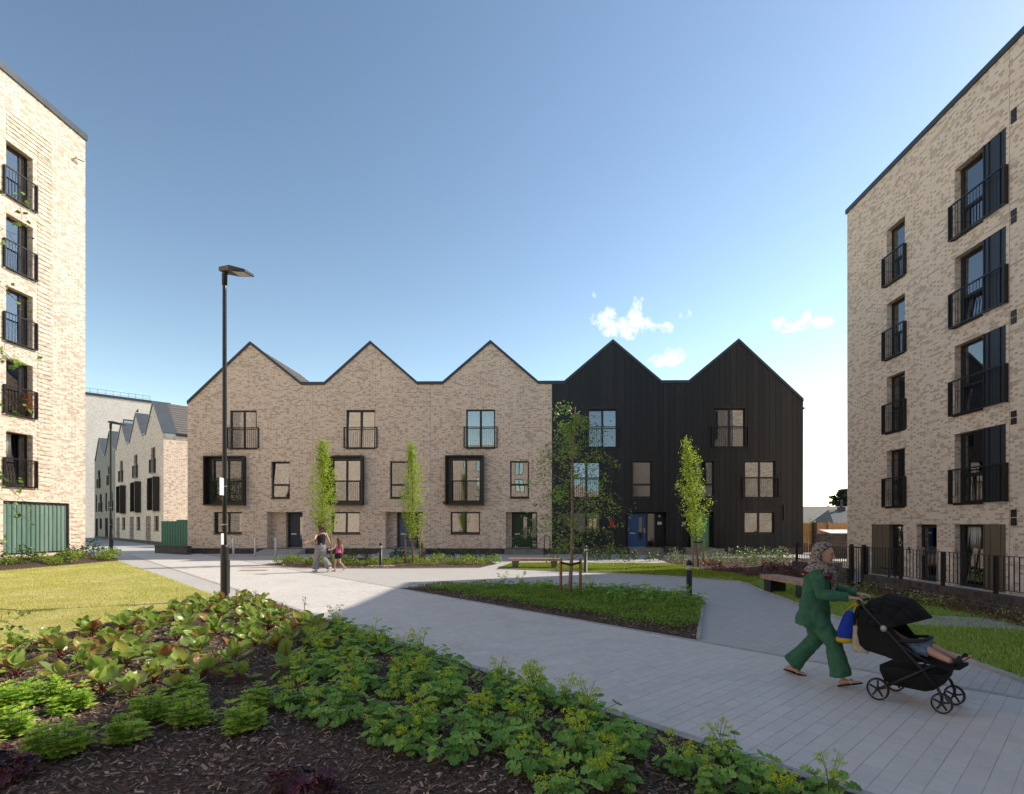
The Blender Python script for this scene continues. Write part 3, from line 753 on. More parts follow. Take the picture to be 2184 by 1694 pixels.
# black clad pair
HC = [dict(low=(TX(1219.5), TX(1281)), up=(TX(1254), TX(1316.3)), mid=(TX(1221), TX(1281)), nar=(TX(1347.7), TX(1390)), door=(TX(1335.5), TX(1421))),
      dict(low=(TX(1587), TX(1651)), up=(TX(1523.5), TX(1589)), mid=(TX(1588), TX(1653.6)), nar=(TX(1484), TX(1522.5)), door=(TX(1455), TX(1522)))]
C_LABEL = ['black timber-clad gabled house with a bright blue door behind the staked birch', 'black timber-clad end house with a mint green door and slim tree in front']
for j in range(2):
    i = 3+j; o = HC[j]; rec = .20
    ops = [(*o['low'], *zs['low'], rec), (*o['up'], *zs['up'], rec), (*o['mid'], 3.30, 5.48, rec), (*o['nar'], 3.33, 5.48, rec), (*o['door'], .33, 2.48, 1.1)]
    root = terrace_house(i, C_LABEL[j], True, dict(openings=ops, doors=[o['door']]), 'terrace of gabled houses')
    window(root, *o['low'], *zs['low'], rec-.1, (.5,), (), blind=(M_CURTAIN, (.02, .5)) if j else (M_CURTAIN, (.3, .55)))
    window(root, *o['up'], *zs['up'], rec-.1, (.5,), (), tilt=None, blind=(M_CURTAIN, (.02, .45)) if j else None, lean=0.0 if j else .045)
    window(root, *o['mid'], 3.30, 5.48, rec-.1, (.5,), (), blind=(M_CURTAIN, (.02, .5)) if j else None, lean=0.0 if j else .06)
    window(root, *o['nar'], 3.33, 5.48, rec-.1, (), (.36,), blind=(M_CURTAIN, (.05, .9)) if j else None)
    juliet(root, o['up'][0]-.16, o['up'][1]+.18, 6.27, 7.50, -.03, 15)
    juliet(root, o['mid'][0]-.16, o['mid'][1]+.18, 3.30, 4.52, -.03, 15)
    d0, d1 = o['door']
    # surround trims
    for k_, (xa, xb) in enumerate((o['low'], o['up'], o['mid'], o['nar'])):
        z0, z1 = ((zs['low']), zs['up'], (3.30, 5.48), (3.33, 5.48))[k_]
        tr = MB(); tr.box(xa-.06, xb+.06, -.06, -.031, z1, z1+.07); tr.build('window_drip', M_FRAME, root)
    if j == 0:
        door(root, d0+.10, d0+1.78, .40, 2.46, .35, DP['paint_royal_blue'], d0+1.22)
        MB().box(d0+1.79, d1-.01, .5, .56, .40, 2.47).build('porch_lining', M_CLAD, root)
        wall_lamp(root, d0+2.05, .49, 2.26); number_plate(root, d0+2.06, .49, 1.83, '4')
        steps(root, d0+.15, d1-.25, -.06, .36, 2)
        bp_ = MB().box(d1-.25, d1+.55, -.85, -.06, 0, .48); bp_.build('porch_pier', M_DARKBRICK, root)
    else:
        door(root, d0+.55, d1-.01, .40, 2.46, .35, DP['paint_mint'], d1-.16, lite=False, letter=False)
        MB().box(d0+.01, d0+.54, .5, .56, .40, 2.47).build('porch_lining', M_CLAD, root)
        wall_lamp(root, d0+.25, .49, 2.26); number_plate(root, d0+.22, .49, 1.83, '3')
        steps(root, d0+.1, d1+.5, -.06, .36, 2)
    MB().box(d0+.003, d1-.003, -.0, 1.1, .36, .395).build('porch_floor', M_STEP, root)
    if j == 1:
        g = MB(); xg = d1+.25
        g.box(xg, xg+.03, -.35, -.32, 0, 1.45); g.box(xg+.5, xg+.53, -.35, -.32, 0, 1.45); g.box(xg+.03, xg+.5, -.35, -.32, 1.42, 1.45)
        for k in range(5): g.box(xg+.1+k*.08, xg+.115+k*.08, -.342, -.328, .1, 1.42)
        g.build('step_handrail', M_RAIL, root)
        MB().box(TX(1672)-.05, TX(1672)+.05, -.12, -.032, 2.0, 2.9).build('overflow_spout', M_FRAME, root)
    # eaves gutter on the free end
    if j == 1: MB().bar((bounds[5]+.12, .2, Ze-.35), (bounds[5]+.12, DEPTH, Ze-.35), .14, .10).build('gutter', M_COPING, root)

# ---------------------------------------------------------------- right-hand flats (five storeys)
XR = 13.76; YRC = PX(1807, V0, XR)[0]
def RS(u): return YRC - PX(u, V0, XR)[0]          # distance from the far corner towards the camera
flat = empty('apartment_block', (XR, YRC, 0), R(-90), 'five-storey brick flats in shade with shuttered balcony windows behind railings', 'building')
HR = 15.76; LR = 42.0
nar = (RS(1891), RS(1930)); wid = (RS(2036), RS(2145)); pan = RS(2097)
wall_mesh.base = -.36; ops = []
for k in range(4):
    z0 = 2.45 + 2.93*k
    ops += [(*nar, z0, z0+2.22, .30), (wid[0], wid[1], z0, z0+2.3, .30)]
    ops += [(wid[0]+d_, wid[0]+d_+1.1, z0, z0+2.22, .30) for d_ in (4.2, 8.0)]
ops += [(RS(1859), RS(1927), -.28, 1.76, .30), (RS(1955), RS(1998), -.28, 1.76, .30), (wid[0], wid[1], -.28, 1.76, .30)]
mb = MB(); wall_mesh(mb, [(0, HR), (LR, HR)], ops, 0, 0)
mb.quad((0, 0, -.36), (0, 0, HR), (0, 14, HR), (0, 14, -.36)); mb.quad((LR, 0, -.36), (LR, 14, -.36), (LR, 14, HR), (LR, 0, HR)); mb.quad((LR, 14, -.36), (0, 14, -.36), (0, 14, HR), (LR, 14, HR))
mb.build('wall', M_BRICK, flat)
MB().box(.02, LR-.02, .02, 13.98, HR-.6, HR-.5).build('roof', M_COPING, flat)
MB().box(-.06, LR, -.06, .32, HR-.02, HR+.17).build('parapet_coping', M_COPING, flat)
fl = MB()
for k in range(5): fl.box(.03, LR-.03, .5, 13.9, 2.25+2.93*k if k < 4 else 13.9, 2.40+2.93*k if k < 4 else 14.0)
fl.box(.03, LR-.03, 4.0, 4.1, -.3, HR-1); fl.build('floor', M_ROOM, flat)
for k in range(4):
    z0 = 2.45 + 2.93*k
    window(flat, nar[0], nar[1], z0, z0+2.22, .20, (), (.42,), blind=(M_CURTAIN, (.05, .6)))
    juliet(flat, nar[0]-.12, nar[1]+.10, z0-.02, z0+1.13, 0, 9, depth=.14)
    window(flat, wid[0], pan-.01, z0, z0+2.3, .20, (.08,), (.4,), tilt=(1, 0) if k in (1, 2) else None, blind=(M_CURTAIN, (.1, .9)))
    p = MB(); p.box(pan, wid[1], .02, .10, z0+.004, z0+2.296); po = p.build('shutter_panel', M_SLATEPANEL, flat)
    for f_ in (.0, .22, .72, .97): MB().box(pan+(wid[1]-pan)*f_, pan+(wid[1]-pan)*f_+.03, -.012, .019, z0+.006, z0+2.29).build('panel_seam', M_SLATEPANEL, po)
    juliet(flat, wid[0]-.12, wid[1]+.10, z0-.02, z0+1.13, 0, 16, depth=.14)
    for d_ in (4.2, 8.0): window(flat, wid[0]+d_, wid[0]+d_+1.1, z0, z0+2.22, .20, (), (.42,))
    vb = MB(); sv = RS(2163)
    vb.box(sv-.085, sv+.085, -.03, -.002, z0+2.22, z0+2.40); vb.box(sv-.085, sv+.085, -.03, -.002, z0+2.43, z0+2.61); vb.build('wall_vent', M_FRAME, flat)
vb = MB(); sv = RS(2163); vb.box(sv-.085, sv+.085, -.03, -.002, 1.72, 1.94); vb.box(sv-.085, sv+.085, -.03, -.002, 1.97, 2.19); vb.build('wall_vent', M_FRAME, flat)
# ground floor: olive panels, doors, intercom
a0, a1 = RS(1859), RS(1927); am = RS(1895)
MB().box(a0, am, .02, .29, -.28, 1.755).build('entrance_panel', M_BEIGE, flat)
for f_ in (.0, .3, .62): MB().box(a0+(am-a0)*f_+.01, a0+(am-a0)*f_+.035, .006, .019, -.27, 1.75).build('panel_seam', M_BEIGE, flat)
window(flat, am, a1, -.27, 1.755, .18, (), (), fw=.07, sill=False, blind=(M_CURTAIN, (.5, .95)))
d_ = window(flat, RS(1955), RS(1998), -.27, 1.755, .18, (), (), fw=.09, sill=False, blind=(M_CURTAIN, (.1, .95))); d_.name = 'glazed_door'
MB().box(RS(1955)+.12, RS(1955)+.15, .11, .18, .62, .92).build('handle', M_STEEL, d_)
window(flat, wid[0], pan-.01, -.27, 1.755, .18, (.12,), (), fw=.07, sill=False, tilt=(1, 0), blind=(M_CURTAIN, (.1, .6)))
po = MB().box(pan, wid[1], .02, .12, -.275, 1.755).build('entrance_panel', M_BEIGE, flat)
for f_ in (.0, .27, .72, .97): MB().box(pan+(wid[1]-pan)*f_, pan+(wid[1]-pan)*f_+.03, .0, .019, -.27, 1.75).build('panel_seam', M_BEIGE, po)
ic = MB(); si = RS(1941); ic.box(si-.05, si+.05, -.04, -.002, .65, .93); ico = ic.build('intercom', M_STEEL, flat); MB().box(si-.035, si+.035, -.047, -.041, .80, .90).build('intercom_screen', M_BLACK, ico)
MB().box(wid[1]+.12, wid[1]+.14, -.005, -.001, -.3, HR-.03).build('movement_joint', plain('joint_sealant', (.46, .40, .33), .8), flat)
# textured brick panel: alternate courses set proud beside the narrow windows
pc = {}
for k in range(4):
    z0 = 2.45+2.93*k
    for c in range(15):
        s0, s1 = nar[0]-1.25, nar[0]-.12
        MB().box(s0, s1, -.014, -.001, z0+.0+c*.15, z0+.075+c*.15-.004).build('proud_brick_course', M_BRICK, flat)

# ---------------------------------------------------------------- left-hand flats (six storeys, sunlit)
XL = -21.7; YLC = PX(182, V0, XL)[0]
def LS(u): return YLC - PX(u, V0, XL)[0]          # metres from the far corner towards the camera
lf = empty('apartment_block', (XL, YLC, 0), R(90), 'tall sunlit brick flats with ribbed brick panels and a green glazed store', 'building')
HL = 20.05; LL = 34.0
def lx(u): return -LS(u)                           # local x runs away from the camera: 0 at the far corner
win = (lx(13), lx(70)); gar = (lx(7), lx(148))
wall_mesh.base = -.3; ops = []
for k in range(5):
    z0 = 3.35+2.95*k; ops.append((win[0], win[1], z0, z0+2.2, .34))
    for s in (-4.2, -8.0): ops.append((win[0]+s, win[1]+s, z0, z0+2.2, .34))
ops.append((gar[0], gar[1], .5, 2.72, .34))
mb = MB(); wall_mesh(mb, [(-LL, HL), (0, HL)], ops, 0, 0)
mb.quad((-LL, 0, -.3), (-LL, 0, HL), (-LL, 14, HL), (-LL, 14, -.3)); mb.quad((0, 0, -.3), (0, 14, -.3), (0, 14, HL), (0, 0, HL)); mb.quad((0, 14, -.3), (-LL, 14, -.3), (-LL, 14, HL), (0, 14, HL))
mb.build('wall', M_BRICK, lf)
MB().box(-LL+.02, -.02, .02, 13.98, HL-.6, HL-.5).build('roof', M_COPING, lf)
MB().box(-LL, .06, -.07, .32, HL-.02, HL+.26).build('parapet_coping', M_COPING, lf)
fl = MB()
for k in range(6): fl.box(-LL+.03, -.03, .5, 13.9, 3.15+2.95*k, 3.30+2.95*k)
fl.box(-LL+.03, -.03, 4, 4.1, -.3, HL-1); fl.build('floor', M_ROOM, lf)
for k in range(5):
    z0 = 3.35+2.95*k
    for s in (0, -4.2, -8.0):
        window(lf, win[0]+s, win[1]+s, z0, z0+2.2, .24, (.72,), (), tilt=(0, 0) if k == 0 else None, blind=((M_CURTAIN_L if k == 2 else M_CURTAIN), (.05, .5) if k in (0, 2) else (.55, .95)))
        juliet(lf, win[0]+s-.14, win[1]+s+.14, z0-.05, z0+1.12, 0, 9, depth=.11)
    for c in range(15):
        MB().box(lx(80), lx(110), -.022, -.001, z0-.10+c*.19, z0-.035+c*.19).build('proud_brick_course', M_BRICK, lf)
for c in range(6):
    MB().box(lx(13), lx(110), -.022, -.001, 17.62+c*.19, 17.685+c*.19).build('proud_brick_course', M_BRICK, lf)
for c in range(11): MB().box(lx(153), lx(174), -.022, -.001, .55+c*.19, .615+c*.19).build('proud_brick_course', M_BRICK, lf)
# store front of green profiled-glass planks
gf = MB(); g0, g1 = gar
gf.box(g0, g1, .05, .14, .5, .57); gf.box(g0, g1, .05, .14, 2.63, 2.72); gf.box(g0, g0+.06, .05, .14, .571, 2.629); gf.box(g1-.10, g1, .05, .14, .571, 2.629)
gfo = gf.build('store_front', M_RAIL, lf)
def green_glass():
    m, N, L = new_mat('green_profiled_glass'); mf = math_fn(N, L)
    tc = N.new('ShaderNodeTexCoord'); mp = N.new('ShaderNodeMapping'); mp.inputs['Scale'].default_value = (1, 1, .08); L.new(tc.outputs['Object'], mp.inputs[0])
    n = noise(N, L, mp.outputs[0], 14, 3); oi = N.new('ShaderNodeObjectInfo')
    v = mf('ADD', mf('MULTIPLY', n, .6), mf('MULTIPLY', oi.outputs['Random'], .5))
    finish(N, L, ramp(N, L, v, [(.2, (.11, .19, .155)), (.55, (.16, .26, .21)), (.9, (.27, .36, .30))]), .22, n, .004, .6)
    return m
M_GREENG = green_glass(); w_ = (g1-.10-g0-.06)/14
for k in range(14):
    xa = g0+.06+k*w_; m = MB(); m.box(xa+.006, xa+w_-.006, .10, .115, .571, 2.629); m.box(xa+.006, xa+.03, .07, .0995, .571, 2.629); m.box(xa+w_-.03, xa+w_-.006, .07, .0995, .571, 2.629)
    m.build('glass_plank', M_GREENG, gfo)
cc = MB(); cx = lx(158); cz = PX(158, 338, XL)[1]
cc.tube([(cx, 0, cz), (cx, -.12, cz+.02)], .025, 8); cc.tube([(cx-.05, -.14, cz), (cx+.28, -.22, cz+.06)], .055, 10); cc.build('security_camera', plain('camera_body', (.45, .42, .38), .4), lf, smooth=False)

# ---------------------------------------------------------------- the receding terrace on the left and the white block behind
FD = math.radians(-42.6)                           # facade direction
fx, fy = math.cos(FD), math.sin(FD)
p1 = AT(327, 46.7)                                 # foot of the nearest gable's ridge
def far_house(k, clad, label):
    bx_, by_ = p1.x - fx*7.2*k, p1.y - fy*7.2*k
    root = empty('clad_house' if clad else 'brick_house', (bx_, by_, 0), FD, label, 'house', 'receding terrace on the left')
    hw = 3.6; zpk = PEAKZ; zv = zpk - 2.45
    prof = [(-hw, zv), (-hw+.7, zv), (0, zpk), (hw-.7, zv), (hw, zv)]
    if k == 0: prof = [(-hw, zv), (-hw+.7, zv), (0, zpk), (hw, zpk-3.15)]
    up = (-.9, .75, 6.27, 8.5); bxw = (-2.25, -.15, 2.9, 5.8); nr = (1.6, 2.7, 3.33, 5.5); lw = (-2.0, -.3, 1.2, 2.5); dr = (1.0, 2.9, .3, 2.5)
    bxw, nr, lw, dr = [(-w[1], -w[0], w[2], w[3]) for w in (bxw, nr, lw, dr)]
    bi = (bxw[0]+.25, bxw[1]-.25, 3.1, 5.6) if not clad else (bxw[0]+.25, bxw[1]-.25, 3.3, 5.5)
    ops = [(*up, .22), (*bi, .22), (*nr, .22), (*lw, .22), (*dr, 1.0)]
    mb = MB(); wall_mesh.base = 0; wall_mesh(mb, prof, ops, 0, 0)
    mb.quad((-hw, 0, 0), (-hw, 0, prof[0][1]), (-hw, 9, prof[0][1]), (-hw, 9, 0)); mb.quad((hw, 0, 0), (hw, 9, 0), (hw, 9, prof[-1][1]), (hw, 0, prof[-1][1]))
    pts = [(x, 9, z) for x, z in prof]; mb.add([(-hw, 9, 0), (hw, 9, 0)] + pts[::-1], [tuple(reversed(range(len(pts)+2)))])
    w = mb.build('wall', M_FARCLAD if clad else M_BRICK, root)
    MB().box(-hw+.02, hw-.02, 3.2, 3.3, .02, 9).build('floor', M_ROOM, root)
    for q, (o, mu) in enumerate(((up, (.5,)), (bi, (.5,)), (nr, ()), (lw, (.5,)))): window(root, *o, .14, mu, ())
    juliet(root, up[0]-.14, up[1]+.14, 6.27, 7.5, 0, 10, depth=.14)
    if clad: juliet(root, bi[0]-.14, bi[1]+.14, 3.3, 4.5, 0, 10, depth=.14)
    else:
        b2 = MB(); x0, x1, z0, z1 = bxw; t_ = .07; y_ = -.5
        b2.box(x0, x0+t_, y_, -.003, z0, z1); b2.box(x1-t_, x1, y_, -.003, z0, z1); b2.box(x0+t_, x1-t_, y_, -.003, z0, z0+t_); b2.box(x0+t_, x1-t_, y_, -.003, z1-t_, z1)
        b2.build('window_box', M_FRAME, root)
    door(root, dr[0]+.3, dr[1]-.05, .32, 2.48, .8, DP['paint_navy'], dr[0]+1.35)
    cp = MB()
    for (xa, z1), (xb, z2) in zip(prof, prof[1:]):
        q = [(xa, z1-.03), (xb, z2-.03), (xb, z2+.12), (xa, z1+.12)]
        cp.add([(x, -.08, z) for x, z in q] + [(x, 1.0, z) for x, z in q], [(0, 1, 2, 3), (7, 6, 5, 4), (3, 2, 6, 7), (0, 4, 5, 1), (0, 3, 7, 4), (1, 5, 6, 2)])
    cp.build('verge_coping', M_ZINC, root)
    for (xa, z1), (xb, z2) in zip(prof, prof[1:]):
        rf = MB(); rf.add([(xa, 1.01, z1+.05), (xb, 1.01, z2+.05), (xb, 9.2, z2+.05), (xa, 9.2, z1+.05), (xa, 1.01, z1-.08), (xb, 1.01, z2-.08), (xb, 9.2, z2-.08), (xa, 9.2, z1-.08)],
                          [(0, 1, 2, 3), (7, 6, 5, 4), (0, 4, 5, 1), (2, 6, 7, 3), (1, 5, 6, 2), (3, 7, 4, 0)])
        r = rf.build('roof', M_ROOF, root)
        if abs(z2-z1) > .5 and k < 3:
            L = math.hypot(xb-xa, z2-z1); nx, nz = -(z2-z1)/L, (xb-xa)/L; q = .3
            m = MB(); m.bar((0, 1.02, 0), (0, 9.2, 0), .035, .05); me = m.mesh('tile_lap', M_ROOF)
            while q < L:
                inst('tile_lap', me, r, (xa+(xb-xa)*q/L+nx*.06, 0, z1+(z2-z1)*q/L+.0+nz*.06)); q += .36
    if k == 0:
        MB().bar((hw+.1, .9, prof[-1][1]-.02), (hw+.1, 9.2, prof[-1][1]-.02), .14, .22).build('gutter', M_FRAME, root)
        MB().box(hw-.5, hw+.06, .1, .9, prof[-1][1]-.35, prof[-1][1]-.0).build('flashing', M_STEEL, root)
    MB().box(-hw+.01, hw-.01, -.03, -.002, 0, .3).build('plinth', M_DARKBRICK, root)
PEAKZ = AT(327, 46.7, 858).z
M_FARCLAD = plain('weathered_grey_board', (.085, .083, .08), .55, .15, 3, .01)
FLAB = ['nearest brick house of the receding terrace, its sunlit end wall beside the green fence', 'second brick house of the receding terrace, a bird on its ridge', 'third brick house of the receding terrace, behind the far lamp head', 'fourth house of the receding terrace, first of its two grey clad ones', 'last grey clad house at the far end of the receding terrace']
for k in range(5): far_house(k, k >= 3, FLAB[k])
bd = AT(327, 46.7); bpx = (p1.x - fx*7.2, p1.y - fy*7.2)
br = MB(); br.lathe([(.0, 0), (.06, .03), (.09, .1), (.07, .18), (.0, .22)], 8); br.tube([(0, 0, .18), (.05, 0, .27), (.12, 0, .27)], [.05, .05, .01], 6); br.tube([(-.04, 0, .1), (-.22, 0, .02)], [.05, .015], 6); br.tube([(0, 0, 0), (0, 0, -.1)], .012, 5)
tag(br.build('bird', M_BLACK, None, True, (bpx[0], bpx[1]+.2, PEAKZ+.2)), 'small dark bird perched on the second ridge of the receding terrace', 'bird')
# white brick block
wb0, wb1 = AT(120, 75.0), AT(362, 84.2)
wd = (wb1-wb0); wl_ = wd.length; wrz = math.atan2(wd.y, wd.x)
wroot = empty('apartment_block', wb0, wrz, 'tall pale brick block rising behind the receding terrace', 'building')
HW = EYE + (V0-839)/FPX*76.5
mb = MB(); wall_mesh.base = -.3; wo = [(wl_*.56, wl_*.56+1.9, 15.2, 17.6, .2)]
wall_mesh(mb, [(0, HW), (wl_, HW)], wo, 0, 0)
mb.quad((0, 0, 0), (0, 0, HW), (0, 14, HW), (0, 14, 0)); mb.quad((wl_, 0, 0), (wl_, 14, 0), (wl_, 14, HW), (wl_, 0, HW)); mb.quad((wl_, 14, 0), (0, 14, 0), (0, 14, HW), (wl_, 14, HW)); mb.quad((0, 0, HW-.3), (wl_, 0, HW-.3), (wl_, 14, HW-.3), (0, 14, HW-.3))
mb.build('wall', M_PALE, wroot)
MB().box(-.1, wl_+.1, -.1, .3, HW-.02, HW+.35).build('parapet_coping', M_COPING, wroot)
window(wroot, *wo[0][:4], .12, (), (), fw=.12)
hr = MB()
for k in range(12): hr.box(1+k*(wl_*.75)/11-.02, 1+k*(wl_*.75)/11+.02, 1.5, 1.54, HW-.3, HW+1.3)
hr.box(1, 1+wl_*.75, 1.5, 1.54, HW+1.26, HW+1.30); hr.box(1, 1+wl_*.75, 1.5, 1.54, HW+.8, HW+.83); hr.build('roof_guard_rail', M_ZINC, wroot)
# flats closing the court behind the viewer (seen only in the window reflections)
ob = empty('apartment_block', (24, -20, 0), R(180), 'brick flats on the open side of the court, mirrored in the terrace windows', 'building')
mb = MB(); wall_mesh.base = 0; ops = []
for r in range(4):
    for c in range(12): ops.append((2+c*4.2, 3.4+c*4.2, 1+r*2.95, 3.1+r*2.95, .2))
wall_mesh(mb, [(0, 13.2), (52, 13.2)], ops, 0, 0)
mb.quad((0, 0, 0), (0, 0, 13.2), (0, 12, 13.2), (0, 12, 0)); mb.quad((52, 0, 0), (52, 12, 0), (52, 12, 13.2), (52, 0, 13.2)); mb.quad((0, 0, 13.1), (52, 0, 13.1), (52, 12, 13.1), (0, 12, 13.1))
mb.build('wall', M_BRICK, ob)
for x0, x1, z0, z1, _ in ops: window(ob, x0, x1, z0, z1, .12, (.5,), (), sill=False)
# ================================================================== STREET FURNITURE AND BACKGROUND
M_LAMP = plain('dark_green_grey_lamp_paint', (.026, .027, .027), .35, .12, 5)
M_HARD = plain('hardwood_slat', (.40, .25, .185), .7, .22, 7, .003)
M_STAKE = plain('round_timber_stake', (.36, .20, .09), .8, .25, 9, .003)
M_STAKE2 = plain('strap_rubber', (.02, .02, .02), .7)
M_FENCEW = plain('orange_fence_timber', (.50, .27, .11), .8, .2, 6, .003)
def lamp_post(pos, H, label, signs, head_rz):
    r = empty('street_lamp', pos, 0, label, 'street lamp', 'street lamps')
    MB().lathe([(.088, -.02), (.088, .02), (.084, .03), (.084, 1.22), (.078, 1.26), (.052, 1.30)], 20).build('base_column', M_LAMP, r, True)
    MB().box(.03, .093, -.055, .055, .18, .95).build('inspection_door', M_LAMP, r)
    p = MB(); p.lathe([(.050, 1.28), (.048, 2.6), (.044, H-.35), (.042, H-.02)], 18); p.build('pole', M_LAMP, r, True)
    for z in (1.75, 2.62): MB().lathe([(.056, z-.012), (.056, z+.012)], 18).build('band_clamp', M_STEEL, r)
    h = empty('lamp_head', (0, 0, H-.02), head_rz); h.parent = r
    c = MB(); c.tube([(0, 0, -.2), (0, 0, .02), (.03, 0, .10), (.1, 0, .13)], [.055, .06, .062, .05], 14); c.build('spigot', M_LAMP, h, True)
    b = MB(); v = [(-.08, -.09, .10), (.24, -.16, .04), (.66, -.15, -.02), (.66, .15, -.02), (.24, .16, .04), (-.08, .09, .10), (-.08, -.08, .19), (.24, -.14, .17), (.66, -.14, .03), (.66, .14, .03), (.24, .14, .17), (-.08, .08, .19)]
    b.add(v, [(5, 4, 3, 2, 1, 0), (6, 7, 8, 9, 10, 11), (0, 1, 7, 6), (1, 2, 8, 7), (2, 3, 9, 8), (3, 4, 10, 9), (4, 5, 11, 10), (5, 0, 6, 11)]); b.build('housing', M_LAMP, h)
    d = MB(); d.add([(.30, -.125, .0225), (.63, -.125, -.0235), (.63, .125, -.0235), (.30, .125, .0225)], [(3, 2, 1, 0)]); d.build('lamp_glass', plain('frosted_lens', (.55, .52, .45), .3, .05), h)
    for (z0, z1, w, dx) in signs:
        s = MB(); s.box(-.006, .006, -w, -.06, z0, z1); o = s.build('sign_plate', M_WHITE, r); o.rotation_euler = (0, 0, R(11)); o.location = (0, 0, 0)
    return r
lp = G(479, 1283)
lamp_post(lp, 7.42, 'tall black street lamp with white sign plates rising from the front planting bed', [(2.41, 2.80, .29, 0), (1.30, 1.55, .21, 0)], R(-12))
lf2 = G(236, 1191.5)
lamp_post(lf2, 6.9, 'distant dark street lamp in front of the receding terrace', [], R(5))
def steel_bollard(pos, label):
    r = MB(); r.lathe([(.075, 0), (.075, .01), (.0505, .012), (.0505, 1.03), (.047, 1.045), (0.001, 1.05)], 20)
    return tag(r.build('steel_bollard', M_STEEL, None, True, pos), label, 'bollard', 'steel bollards in front of the brick houses')
for u, l in ((498, 'brushed steel bollard nearest the tall street lamp'), (544, 'middle one of the three brushed steel bollards'), (588, 'brushed steel bollard right in front of the navy door')):
    p = G(u, 1188.5); steel_bollard(p, l)
M_LENS = None
def lens_mat():
    m, N, L = new_mat('clear_bollard_lens')
    b = N.new('ShaderNodeBsdfPrincipled'); o = N.new('ShaderNodeOutputMaterial'); b.inputs['Base Color'].default_value = (.72, .72, .68, 1); b.inputs['Roughness'].default_value = .15; b.inputs['Transmission Weight'].default_value = .35
    L.new(b.outputs[0], o.inputs[0]); return m
M_LENS = lens_mat()
def light_bollard(pos, label, H=.98, pad=False, paint=None):
    paint = paint or M_RAIL
    r = empty('light_bollard', pos, 0, label, 'bollard', 'light bollards along the paths')
    MB().lathe([(.09, 0), (.09, .012), (.066, .014), (.066, H-.24), (.06, H-.235)], 20).build('post', paint, r, True)
    MB().lathe([(.060, H-.234), (.060, H-.122)], 20).build('lens', M_LENS, r, True)
    MB().lathe([(.008, H-.236), (.045, H-.20), (.012, H-.125)], 12).build('reflector', M_STEEL, r, True)
    MB().lathe([(.067, H-.12), (.068, H-.08), (.055, H-.03), (.03, H-.006), (.001, H)], 20).build('cap', paint, r, True)
    if pad: MB().box(-.55, .55, -.22, .22, -.02, .03).build('concrete_pad', M_CONC, r)
light_bollard(G(812, 1208), 'black light bollard on a concrete pad in the terrace planting bed', .99, True)
light_bollard(G(1470, 1280), 'black light bollard at the corner of the island bed', .93)
light_bollard(G(1249, 1222), 'light bollard on the lawn half hidden behind the birch', 1.0, False, plain('lamp_green_grey', (.06, .068, .055), .5))
def bench(pos, rz, L, W, H, label, legm):
    r = empty('park_bench', pos, rz, label, 'bench', 'slatted park benches')
    n = 5; sw = W/n
    for k in range(n):
        m = MB(); y = -W/2+k*sw+.005; m.box(-L/2, L/2, y, y+sw-.012, H-.10, H); m.build('slat', M_HARD, r)
    for s in (-1, 1):
        x = s*L*.36; g = MB(); g.box(x-.16, x+.16, -W*.40, W*.40, 0, H-.102); 
        if legm == 'plate':
            g = MB(); g.add([(x-.10, -W*.35, 0), (x+.06, -W*.35, 0), (x+.06, W*.35, 0), (x-.10, W*.35, 0), (x-.13, -W*.42, H-.102), (x+.13, -W*.42, H-.102), (x+.13, W*.42, H-.102), (x-.13, W*.42, H-.102)], [(0, 3, 2, 1), (4, 5, 6, 7), (0, 1, 5, 4), (1, 2, 6, 5), (2, 3, 7, 6), (3, 0, 4, 7)])
        g.build('leg', M_RAIL if legm != 'plate' else plain('grey_steel_leg', (.11, .11, .10), .5), r)
b1 = G(1141, 1213.5)
bench(b1, R(-3), 2.12, .50, .42, 'timber slat bench in the sun on the middle lawn', 'plate')
q = AT(1686, 12.9); bench(q, R(97), 1.9, .50, .46, 'slatted bench with black block legs beside the walking woman', 'block')

# handrail posts beside the steps of the green door
hx = TX(1160)
hrl = empty('step_handrail', (hx, DT-.75, 0), 0, 'black handrail post pair beside the steps of the bottle green door', 'handrail')
for dx_ in (0, .32): MB().box(dx_, dx_+.05, 0, .05, 0, 1.15-.1*(dx_ > 0)).build('post', M_RAIL, hrl)
MB().bar((.025, .025, 1.17), (.345, .025, 1.06), .05, .03).build('top_rail', M_RAIL, hrl)
# ---- low dark wall with railing and gate in front of the right-hand flats
XW = 8.66
def WYu(u): return PX(u, V0, XW)[0]
wl_r = empty('garden_wall', (XW, 0, 0), 0, 'low dark brick wall with upright coping under the right-hand railing', 'wall')
ya, yb = 2.0, WYu(1842)
MB().box(0, .215, ya, yb, -.36, .30).build('wall_body', M_DARKBRICK, wl_r)
cb = MB(); cb.box(0, .219, -.0335, .0335, 0, .108); cmes = [cb.mesh('coping_brick', plain('charcoal_coping_brick_%d' % k, c, .85, .25, 12, .003)) for k, c in enumerate(((.075, .062, .058), (.055, .048, .047), (.10, .082, .075)))]
rr = random.Random(3); y = yb-.04
MB().box(.006, .209, ya, yb-.002, .301, .402).build('coping_mortar', plain('dark_mortar', (.17, .16, .15), .9), wl_r)
while y > 7.0: inst('coping_brick', rr.choice(cmes), wl_r, (-.002, y, .301), (0, 0, rr.uniform(-.008, .008))); y -= .0775
wl2 = empty('garden_wall', (XW, 0, 0), 0, 'low dark brick wall beyond the gate, behind the red-leaved shrubs', 'wall')
yc, yd = WYu(1806), WYu(1690)
MB().box(0, .215, yc, yd, -.02, .42).build('wall_body', M_DARKBRICK, wl2); MB().box(-.012, .227, yc-.004, yd+.004, .421, .49).build('coping', M_DARKBRICK, wl2)
